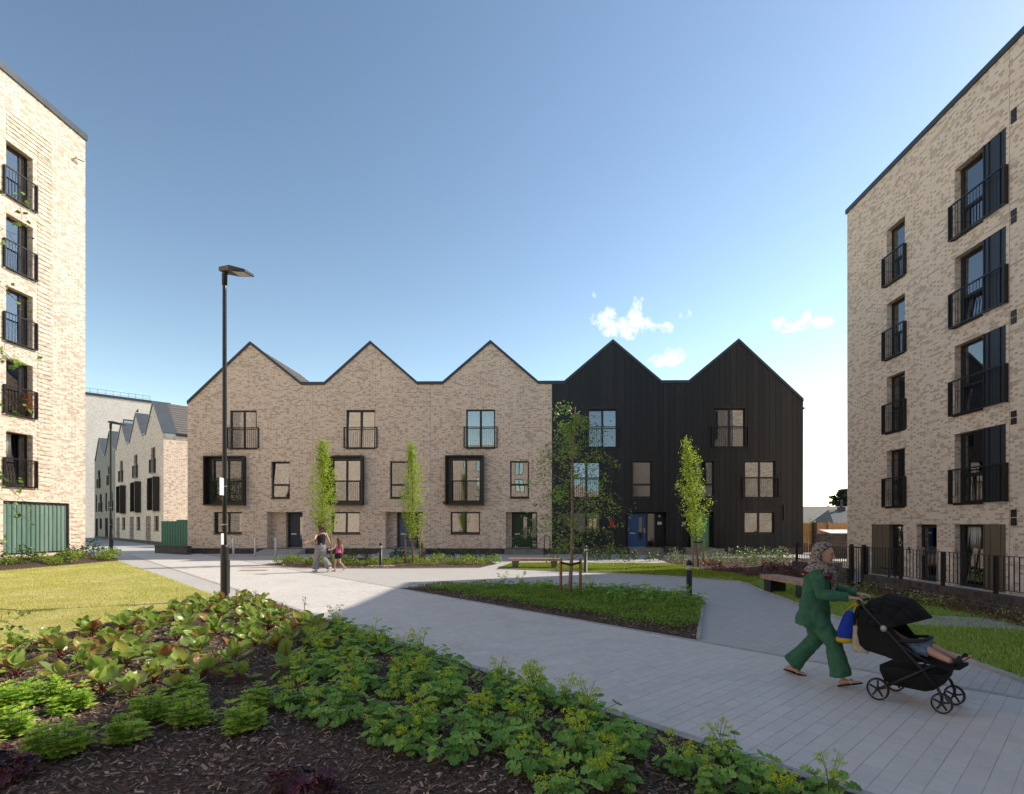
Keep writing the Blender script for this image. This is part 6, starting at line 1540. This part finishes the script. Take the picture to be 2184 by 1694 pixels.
def foot(mb, ankle, dirv, pitch=0.0, s=1.0):
    d = Vector(dirv).normalized(); side = Vector((-d.y, d.x, 0)).normalized(); d2 = (d*math.cos(pitch) + Vector((0, 0, 1))*math.sin(pitch)); up = side.cross(d2)*-1; up = d2.cross(side)
    if up.z < 0: up = -up
    a = Vector(ankle)
    secs = [(-.055, -.052, .022, .026), (-.03, -.048, .032, .032), (.03, -.045, .032, .034), (.09, -.055, .024, .042), (.14, -.064, .015, .044), (.175, -.068, .010, .034)]
    mb.loft([ering(a + d2*x*s + up*z*s, up, side, rz_*s, ry_*s, 14) for x, z, rz_, ry_ in secs][::-1])
    for k in range(5): o = -.032+.016*k; mb.tube([a + (d2*.165 + side*o + up*-.070)*s, a + (d2*(.195-.006*abs(k-1)) + side*o + up*-.074)*s], [.0085*s, .007*s], 6)
    return d2, up, side, a

# ---------- woman in green walking with the pushchair
HD = R(-43)                                            # heading
wp = CW(3.166, 5.97)
wm = empty('person', (wp[0], wp[1], .016), HD, 'woman in green suit and patterned headscarf walking with both hands on the pushchair', 'person'); wm.scale = (.955, .955, .955)
sh_l, sh_r = Vector((.045, .175, 1.27)), Vector((.045, -.175, 1.27)); el_l, el_r = Vector((.16, .22, 1.06)), Vector((.15, -.26, 1.05)); wr_l, wr_r = Vector((.43, .09, 1.03)), Vector((.42, -.23, 1.02))
hipc = Vector((0, 0, .83)); kn_f, an_f = Vector((.22, -.09, .47)), Vector((.30, -.09, .095)); kn_b, an_b = Vector((-.02, .09, .46)), Vector((-.30, .09, .10))
b = MB()
stack(b, [(0, 0, .76, .10, .15), (0, 0, .84, .115, .165), (0, 0, .95, .095, .135), (.015, 0, 1.08, .10, .14), (.03, 0, 1.2, .105, .165), (.04, 0, 1.29, .075, .15), (.05, 0, 1.33, .05, .07)], 18)
b.tube([(.05, 0, 1.30), (.075, 0, 1.42)], [.052, .048], 12)
M4w = head(b, (.105, 0, 1.475), .92, R(4), R(6))
for hip_y, kn, an in ((-.085, kn_f, an_f), (.085, kn_b, an_b)): b.tube([(0, hip_y, .82), tuple(Vector((0, hip_y, .82)).lerp(kn, .5)), tuple(kn), tuple(kn.lerp(an, .45)), tuple(an)], [.085, .075, .055, .050, .034], 12)
for sh, el, wr, sg in ((sh_l, el_l, wr_l, 1), (sh_r, el_r, wr_r, -1)):
    b.tube([tuple(sh), tuple(sh.lerp(el, .5)), tuple(el), tuple(el.lerp(wr, .5)), tuple(wr)], [.052, .046, .038, .034, .024], 12)
    hand(b, wr, (1, -.12*sg, -.02), (0, 0, 1), (0, -sg, 0), .8, .95)
fF = foot(b, an_f, (1, -.06, 0), R(20), .92); fB = foot(b, an_b, (1, .05, 0), R(-8), .92)
body = merged(b, 'body', M_SKIN, wm, .0075, 2); face_bits(M4w, body)
j = MB()                                               # loose jacket
stack(j, [(-.03, 0, .655, .185, .235), (-.02, 0, .70, .18, .23), (-.01, 0, .83, .16, .205), (.0, 0, .97, .145, .185), (.015, 0, 1.08, .145, .185), (.03, 0, 1.20, .135, .20), (.04, 0, 1.285, .10, .185), (.05, 0, 1.335, .065, .10), (.055, 0, 1.36, .055, .065)], 22)
for sh, el, wr in ((sh_l, el_l, wr_l), (sh_r, el_r, wr_r)):
    j.tube([tuple(sh+Vector((-.01, 0, .0))), tuple(sh.lerp(el, .35)), tuple(sh.lerp(el, .75)), tuple(el+Vector((-.01, 0, -.012))), tuple(el.lerp(wr, .4)+Vector((0, 0, -.012))), tuple(el.lerp(wr, .82)), tuple(el.lerp(wr, .93))], [.074, .078, .070, .068, .064, .052, .046], 14)
merged(j, 'jacket', M_GREENSUIT, wm, .009, 3, .5, .034)
t = MB()                                               # wide trousers
stack(t, [(0, 0, .60, .11, .14), (0, 0, .70, .145, .185), (0, 0, .82, .14, .185), (0, 0, .90, .12, .16)], 20)
for hy, kn, an in ((-.085, kn_f, an_f), (.085, kn_b, an_b)):
    dn = (an-kn).normalized(); pts = [(0, hy, .78), tuple(Vector((0, hy, .78)).lerp(kn, .55)), tuple(kn), tuple(kn.lerp(an, .5)), tuple(kn.lerp(an, .93))]
    t.tube(pts, [.115, .106, .092, .096, .114], 18)
merged(t, 'trousers', M_GREENSUIT, wm, .009, 3, .5, .03)
h = MB()                                               # headscarf: cap, sides, fall over the shoulders, open at the face
hc = Vector((.105, 0, 1.475))
for k, (dz, rx, ry, ox) in enumerate(()): pass
rings = []
for (z, ox, rx, ry, gapa) in ((1.615, .085, .03, .03, 0), (1.602, .085, .070, .060, 0), (1.575, .085, .106, .086, 0), (1.545, .082, .118, .096, .35), (1.50, .075, .122, .100, .75), (1.45, .065, .122, .100, .85), (1.40, .055, .118, .100, .70), (1.365, .05, .118, .108, .2), (1.33, .045, .128, .135, 0), (1.28, .03, .150, .185, 0), (1.225, .015, .165, .205, 0)):
    ring_ = []
    for q in range(28):
        a = 2*math.pi*q/28; ca = math.cos(a)
        # pull the front back so that the face stays free
        fx = rx*ca
        if gapa and ca > 0: fx = min(fx, rx*(1-gapa)*.9+.0)
        wob = 1+.025*math.sin(a*5+z*37)
        ring_.append(Vector((ox+fx*wob, ry*math.sin(a)*wob, z)))
    rings.append(ring_)
h.loft(rings[::-1])
merged(h, 'headscarf', M_SCARF, wm, .009, 2, .5, .022)
sc = MB(); sc.tube([(.16, .05, 1.33), (.19, .03, 1.24), (.185, .035, 1.10), (.17, .03, 1.0)], [.025, .036, .03, .022], 10); sc.tube([(.15, -.06, 1.33), (.175, -.03, 1.25), (.18, .0, 1.16)], [.02, .03, .022], 10); merged(sc, 'scarf_end', M_SCARF, wm, .010, 2)
tr = MB(); tr.tube([Vector((.02+.165*math.cos(a), .195*math.sin(a), 1.245-.035*math.cos(a))) for a in [2*math.pi*k/24 for k in range(25)]], .016, 8); tr.build('scarf_border', M_RED, wm, True)
for (d2, up, sd, a), nm in ((fF, 0), (fB, 1)):
    s = MB(); s.loft([ering(a + d2*x*.92 + up*z*.92, up, sd, .008, w, 14) for x, z, w in ((-.075, -.083, .028), (-.03, -.084, .034), (.05, -.086, .036), (.13, -.088, .046), (.18, -.088, .04), (.205, -.086, .022))][::-1]); so = s.build('sandal', M_BLACK, wm, True)
    st = MB(); st.tube([a + (d2*.10 + sd*-.046 + up*-.075)*.92, a + (d2*.09 + sd*-.03 + up*-.028)*.92, a + (d2*.09 + sd*.03 + up*-.028)*.92, a + (d2*.10 + sd*.046 + up*-.075)*.92], .009, 8); st.build('strap', plain('pale_strap', (.5, .45, .38), .5), so, True)
# ---------- pushchair
pp = CW(3.60, 5.42); HP = R(-51)
pc = empty('pushchair', (pp[0], pp[1], .016), HP, 'black pushchair with folding hood and silver-rimmed wheels', 'pushchair'); PSC = (.85, .97, .945); pc.scale = PSC
M_PRAM = fabric('black_pram_cloth', (.012, .0125, .014), .2, 6, .8); M_PTUBE = plain('matt_black_tube', (.014, .014, .015), .4); M_RIM = plain('silver_rim', (.42, .40, .38), .4, .1, metal=.3)
def pram_wheel(x, y, r, w=.030):
    wt = MB()
    prof = [(r, -w/2), (r, w/2), (r*.86, w/2), (r*.86, -w/2)]; n = 28; bq = len(wt.v)
    for k in range(n):
        a = 2*math.pi*k/n
        for rr_, yy in prof: wt.v.append((x+rr_*math.cos(a), y+yy, r+rr_*math.sin(a)))
    for k in range(n):
        for q in range(4): wt.f.append((bq+k*4+q, bq+k*4+(q+1) % 4, bq+((k+1) % n)*4+(q+1) % 4, bq+((k+1) % n)*4+q)); wt.m.append(0)
    wo = wt.build('wheel', M_BLACK, pc)
    rm = MB(); rm.tube([(x+r*.85*math.cos(2*math.pi*k/28), y, r+r*.85*math.sin(2*math.pi*k/28)) for k in range(29)], .0085, 8); rm.build('rim', M_RIM, wo, True)
    for k in range(5): a = 2*math.pi*k/5+.3; MB().bar((x, y, r), (x+r*.83*math.cos(a), y, r+r*.83*math.sin(a)), .018, .012, (0, 1, 0)).build('spoke', M_PTUBE, wo)
    hb = MB(); hb.tube([(x, y-w*.6, r), (x, y+w*.6, r)], r*.2, 12); hb.build('hub', M_PTUBE, wo)
for sg in (-1, 1):
    pram_wheel(0, sg*.235, .115); pram_wheel(.60, sg*.20, .098, .034)
    f = MB(); f.tube([(-.20, sg*.20, .985), (-.10, sg*.215, .90), (.12, sg*.22, .70), (.40, sg*.215, .42), (.56, sg*.205, .24)], .0135, 8)
    f.tube([(.52, sg*.21, .45), (.30, sg*.222, .30), (.03, sg*.225, .125)], .0125, 8); f.tube([(.56, sg*.205, .245), (.60, sg*.20, .16), (.60, sg*.20, .10)], [.016, .018, .012], 8)
    f.tube([(.52, sg*.21, .45), (.20, sg*.222, .62)], .010, 8)
    f.build('side_frame', M_PTUBE, pc, True)
    lk = MB(); lk.lathe([(.001, -.01), (.032, -.008), (.034, .006), (.001, .010)], 14); lo = lk.build('joint_cap', M_RIM, pc, True); lo.location = (.06, sg*.236, .755); lo.rotation_euler = (R(90), 0, 0)
hbr = MB(); hbr.tube([(-.20, -.20, .985), (-.235, -.18, 1.0), (-.245, -.10, 1.003), (-.245, .10, 1.003), (-.235, .18, 1.0), (-.20, .20, .985)], .0155, 10); hbr.build('handle', M_BLACK, pc, True)
ax = MB(); ax.tube([(0, -.235, .115), (0, .235, .115)], .009, 8); ax.build('axle', M_PTUBE, pc); ax = MB(); ax.tube([(.40, -.215, .42), (.40, .215, .42)], .010, 8); ax.build('cross_bar', M_PTUBE, pc)
# seat shell: reclined back, seat, leg rest
st = MB()
def slab(mb, pts, hw, th):                           # ribbon of (x,z) points, half width, thickness
    up = []; n = len(pts); rings = []
    for i, (x, z) in enumerate(pts):
        a, c = pts[max(0, i-1)], pts[min(n-1, i+1)]; dx, dz = c[0]-a[0], c[1]-a[1]; l = math.hypot(dx, dz); nx, nz = -dz/l*th/2, dx/l*th/2
        w = hw[i] if hasattr(hw, '__len__') else hw
        rings.append([Vector((x+nx, -w, z+nz)), Vector((x+nx, w, z+nz)), Vector((x-nx, w, z-nz)), Vector((x-nx, -w, z-nz))])
    mb.loft(rings)
slab(st, [(-.20, .90), (-.14, .72), (-.03, .52), (.08, .46), (.25, .44), (.42, .47), (.48, .46), (.64, .44), (.74, .45)], [.17, .18, .18, .18, .18, .175, .17, .155, .15], .028)
st.build('seat', M_PRAM, pc)
for sg in (-1, 1):                                   # fabric sides
    sd = MB(); ps = [(-.21, .93), (-.26, .62), (-.20, .50), (-.02, .47), (.28, .43), (.40, .50), (.22, .66), (.10, .80), (-.05, .90)]
    sd.add([(x, sg*.185, z) for x, z in ps] + [(x, sg*.198, z) for x, z in ps], [tuple(range(len(ps))), tuple(reversed(range(len(ps), 2*len(ps))))] + [(i, (i+1) % len(ps), len(ps)+(i+1) % len(ps), len(ps)+i) for i in range(len(ps))]); sd.build('side_panel', M_PRAM, pc)
bk = MB(); slab(bk, [(-.22, .95), (-.27, .80), (-.29, .64), (-.24, .52), (-.14, .47)], .19, .03); bk.build('back_panel', M_PRAM, pc)
# hood of three ribs
hd = MB(); ribs = []
for (ang, ln, hw) in ((R(168), .30, .20), (R(125), .33, .21), (R(88), .36, .215), (R(52), .40, .215), (R(20), .45, .20)):
    c = Vector((.02, 0, .70)); ring_ = []
    for q in range(11):
        a = math.pi*q/10; e = math.sin(a)**.55
        ring_.append(c + Vector((math.cos(ang)*ln*e, -math.cos(a)*hw, math.sin(ang)*ln*e + .03)))
    ribs.append(ring_)
for i in range(len(ribs)-1):
    for q in range(10): hd.quad(ribs[i][q], ribs[i][q+1], ribs[i+1][q+1], ribs[i+1][q])
ho = hd.build('hood', M_PRAM, pc, True); md = ho.modifiers.new('thickness', 'SOLIDIFY'); md.thickness = .012
bs = MB(); stackr = []
for z, x0, x1, w in ((.155, .10, .42, .12), (.20, .04, .52, .17), (.30, .0, .58, .19), (.36, .0, .60, .19)): stackr.append([Vector((x0, -w, z)), Vector((x1, -w*.95, z)), Vector((x1, w*.95, z)), Vector((x0, w, z))])
bs.loft(stackr); bs.build('basket', M_PRAM, pc)
bb = MB(); bb.tube([(.20, -.205, .64), (.36, -.19, .66), (.42, -.10, .67), (.42, .10, .67), (.36, .19, .66), (.20, .205, .64)], .017, 8); bb.build('bumper_bar', M_BLACK, pc, True)
# ---------- child in the seat
ch = empty('person', pc.location, HP, 'small child lying back in the pushchair, denim shorts and dark sandals showing', 'person'); ch.scale = PSC
b = MB(); stack(b, [(.14, 0, .52, .10, .11), (.08, 0, .58, .10, .12), (.0, 0, .66, .085, .12), (-.06, 0, .74, .07, .11), (-.09, 0, .78, .04, .06)], 14)
b.tube([(-.09, 0, .77), (-.11, 0, .82)], [.035, .033], 8); Mc = head(b, (-.09, 0, .885), .78, 0, R(-35))
for sg in (-1, 1):
    b.tube([(.14, sg*.06, .53), (.28, sg*.075, .56), (.42, sg*.08, .575), (.54, sg*.085, .53), (.65, sg*.09, .495)], [.062, .055, .046, .038, .028], 10)
    foot(b, Vector((.67, sg*.09, .515)), (1, sg*.1, 0), R(38), .62)
    b.tube([(-.05, sg*.11, .72), (.06, sg*.16, .63), (.18, sg*.12, .60)], [.036, .031, .024], 8); hand(b, Vector((.18, sg*.12, .60)), (1, -.3*sg, 0), (0, 0, 1), (0, -sg, 0), .5, .62)
bo = merged(b, 'body', M_SKIN, ch, .007, 2); face_bits(Mc, bo)
s = MB(); stack(s, [(.10, 0, .50, .10, .12), (.10, 0, .56, .12, .135), (.06, 0, .62, .10, .125)], 14)
for sg in (-1, 1): s.tube([(.13, sg*.06, .545), (.28, sg*.077, .565), (.44, sg*.082, .575)], [.080, .076, .070], 12)
merged(s, 'shorts', M_DENIM, ch, .009, 2, .5, .02)
s = MB(); stack(s, [(.09, 0, .58, .11, .125), (.0, 0, .66, .098, .13), (-.055, 0, .735, .083, .122), (-.085, 0, .785, .05, .07)], 14); merged(s, 'shirt', M_DENIM, ch, .010, 2)
hr = MB(); stack(hr, [(-.125, 0, .84, .04, .05), (-.13, 0, .90, .06, .064), (-.13, 0, .95, .055, .06), (-.12, 0, .98, .03, .03)], 12); merged(hr, 'hair', M_HAIR, ch, .010, 2)
for sg in (-1, 1): sd = MB(); sd.tube([(.69, sg*.05, .50), (.72, sg*.09, .555), (.69, sg*.13, .50)], .012, 8); sd.tube([(.65, sg*.09, .455), (.75, sg*.10, .54)], [.022, .026], 8); sd.build('sandal', M_BLACK, ch, True)
# ---------- bags hung from the handle
M_BLUE = fabric('blue_bag_cloth', (.012, .045, .42), .2, 8, .5); M_YEL = fabric('yellow_bag_cloth', (.62, .43, .02), .12, 8, .6); M_TEAL = fabric('teal_cloth', (.02, .30, .30)); M_CREAM = fabric('cream_cloth', (.52, .45, .34), .2, 30)
bg = empty('bag', pc.location, HP, 'blue and yellow carrier bag hanging from the pushchair handle', 'bag'); bg.scale = PSC
def bagpart(secs, name, mat):
    m = MB(); m.loft([ering((x, y, z), (1, 0, 0), (0, 1, 0), rx, ry, 16, 3.0) for x, y, z, rx, ry in secs]); return merged(m, name, mat, bg, .010, 2)
bagpart([(-.385, -.12, .575, .095, .115), (-.375, -.12, .66, .10, .12), (-.345, -.12, .78, .085, .115), (-.325, -.12, .86, .065, .105), (-.32, -.12, .885, .055, .10)], 'bag_body', M_BLUE)
bagpart([(-.395, -.12, .525, .07, .09), (-.392, -.12, .545, .098, .117), (-.385, -.12, .59, .101, .121)], 'bag_base', M_YEL)
bagpart([(-.32, -.12, .86, .045, .07), (-.30, -.12, .925, .03, .05)], 'bag_lining', M_TEAL)
for sg in (-1, 1): m = MB(); m.tube([(-.33+.05*sg, -.19, .87), (-.26, -.15, .985), (-.245, -.12, 1.02), (-.235, -.09, .99), (-.31+.05*sg, -.05, .87)], .010, 8); m.build('bag_strap', M_YEL, bg, True)
bg2 = empty('bag', pc.location, HP, 'cream knitted toy bag dangling beside the blue carrier bag', 'bag'); bg2.scale = PSC
m = MB(); m.tube([(-.245, -.16, .97), (-.26, -.17, .72)], .008, 6); m.build('bag_strap', M_YEL, bg2); m = MB(); m.loft([ering((x, -.175, z), (1, 0, 0), (0, 1, 0), rx, ry, 14) for x, z, rx, ry in ((-.20, .45, .085, .035), (-.215, .48, .10, .042), (-.25, .54, .05, .04), (-.26, .66, .034, .034), (-.255, .74, .036, .036))]); merged(m, 'bag_body', M_CREAM, bg2, .010, 2)

# ---------- mother and girl on the sunlit paving
def far_person(pos, rz, H, label, kind):
    r = empty('person', pos, rz, label, 'person'); k = H/1.70; V = lambda *a: Vector(a)*k; T = lambda q: tuple(q)
    sl, sr = V(.0, .175, 1.40), V(.0, -.175, 1.40)
    if kind == 'mother':
        arms = [(sl, V(-.12, .34, 1.20), V(-.02, .52, 1.10), V(.3, 1, -.2)), (sr, V(-.06, -.27, 1.13), V(-.10, -.36, .90), V(-.1, -.2, -1))]
        legs = [(V(0, .085, .90), V(.16, .09, .50), V(.20, .09, .085), 0.0), (V(0, -.085, .90), V(-.02, -.09, .50), V(-.36, -.08, .17), R(-38))]
    else:
        arms = [(sl, V(.03, .30, 1.18), V(.10, .47, 1.12), V(.2, 1, .1)), (sr, V(-.04, -.25, 1.12), V(.02, -.27, .86), V(.2, 0, -1))]
        legs = [(V(0, .08, .88), V(.14, .085, .48), V(.16, .085, .085), 0.0), (V(0, -.08, .88), V(.0, -.085, .48), V(-.34, -.08, .22), R(-35))]
    b = MB(); S = lambda z, rx, ry, x=0: (x*k, 0, z*k, rx*k, ry*k)
    stack(b, [S(.84, .10, .15), S(.93, .115, .165), S(1.05, .085, .125), S(1.2, .10, .145), S(1.34, .10, .175), S(1.42, .065, .14), S(1.46, .045, .06)], 16)
    b.tube([V(0, 0, 1.43), V(.02, 0, 1.53)], [.05*k, .046*k], 10); Mh = head(b, V(.03, 0, 1.585), k*.98 if kind == 'mother' else k*1.12, R(-12) if kind == 'mother' else R(15))
    for s_, e_, w_, d_ in arms:
        b.tube([s_, s_.lerp(e_, .5), e_, e_.lerp(w_, .5), w_], [.050*k, .043*k, .036*k, .032*k, .023*k], 10); hand(b, w_, d_, (1, 0, 0), (0, 0, 1), .45, k*.95)
    feet = []
    for h_, kn_, an_, pt in legs:
        b.tube([h_, h_.lerp(kn_, .5), kn_, kn_.lerp(an_, .4), an_], [.088*k, .074*k, .055*k, .052*k, .034*k], 10); feet.append(foot(b, an_, (1, 0, 0), pt, k*.95))
    bo = merged(b, 'body', M_SKIN2, r, .011, 2); face_bits(Mh, bo)
    hm = MB(); hcen = V(.0, 0, 1.585)
    if kind == 'mother':
        rr2 = random.Random(8)
        stack(hm, [(-.05*k, 0, 1.46*k, .07*k, .10*k), (-.055*k, 0, 1.52*k, .105*k, .125*k), (-.04*k, 0, 1.60*k, .125*k, .125*k), (-.015*k, 0, 1.67*k, .11*k, .105*k), (-.005*k, 0, 1.715*k, .05*k, .05*k)], 16)
        for q in range(60): a = rr2.uniform(0, 6.28); z = rr2.uniform(1.45, 1.70); c = Vector((-.05+.11*math.cos(a), .12*math.sin(a), z)); c.x = min(c.x, .03 if z > 1.62 else -.01); hm.tube([c*k, (c+Vector((rr2.gauss(0, .02), rr2.gauss(0, .02), -.03)))*k], [.024*k, .018*k], 6)
        merged(hm, 'hair', M_HAIR, r, .010, 1)
        t = MB(); stack(t, [S(.98, .128, .172), S(1.05, .10, .142), S(1.2, .115, .158), S(1.32, .115, .165), S(1.37, .09, .15)], 16)
        for sg in (-1, 1): t.tube([V(.07, sg*.09, 1.34), V(.0, sg*.115, 1.43), V(-.06, sg*.09, 1.36)], [.026*k, .022*k, .026*k], 8)
        merged(t, 'vest', M_TANK, r, .011, 2)
        p = MB(); stack(p, [S(.74, .115, .15), S(.86, .138, .19), S(.95, .135, .185), S(1.04, .10, .142)], 16)
        for h_, kn_, an_, pt in legs: p.tube([h_, h_.lerp(kn_, .55), kn_, kn_.lerp(an_, .5), kn_.lerp(an_, .96)], [.118*k, .112*k, .102*k, .108*k, .122*k], 14)
        merged(p, 'trousers', M_GREY, r, .011, 3, .5, .03)
    else:
        stack(hm, [(-.10*k, 0, 1.16*k, .05*k, .10*k), (-.095*k, 0, 1.3*k, .055*k, .115*k), (-.07*k, 0, 1.44*k, .08*k, .12*k), (-.04*k, 0, 1.60*k, .128*k, .125*k), (-.01*k, 0, 1.69*k, .105*k, .10*k), (0, 0, 1.735*k, .05*k, .05*k)], 16)
        merged(hm, 'hair', M_HAIR2, r, .010, 1)
        t = MB(); stack(t, [S(.94, .13, .175), S(1.05, .105, .145), S(1.2, .115, .155), S(1.33, .112, .165), S(1.38, .085, .145)], 16)
        for sg in (-1, 1): t.tube([V(.07, sg*.085, 1.35), V(.0, sg*.105, 1.44), V(-.06, sg*.085, 1.37)], [.02*k, .018*k, .02*k], 8)
        merged(t, 'top', M_PINK, r, .010, 2)
        p = MB(); stack(p, [S(.80, .11, .15), S(.88, .135, .18), S(.97, .125, .165)], 16)
        for h_, kn_, an_, pt in legs: p.tube([h_, h_.lerp(kn_, .3), h_.lerp(kn_, .55)], [.105*k, .104*k, .100*k], 12)
        merged(p, 'shorts', M_TANK, r, .010, 2)
    for (d2, up, sd, a) in feet:
        s = MB(); kk = k*.95; s.loft([ering(a + d2*x*kk + up*z*kk, up, sd, rz_*kk, w*kk, 14) for x, z, rz_, w in ((-.075, -.055, .03, .03), (-.04, -.050, .042, .040), (.04, -.052, .040, .042), (.11, -.062, .030, .050), (.18, -.070, .022, .046), (.215, -.074, .014, .028))][::-1]); s.build('shoe', M_SHOE if kind == 'mother' else M_SKIN2, r, True)
    return r
mp1 = G(685, 1221); mp2 = G(722, 1219.5)
HW_ = math.atan2(.55, -.83)
far_person((mp1.x, mp1.y, .017), HW_, 1.72, 'dark-haired woman in black vest and wide grey trousers leading a girl across the sunny paving', 'mother')
far_person((mp2.x, mp2.y, .017), HW_+R(8), 1.22, 'small girl in pink top and black shorts held by the hand', 'girl')
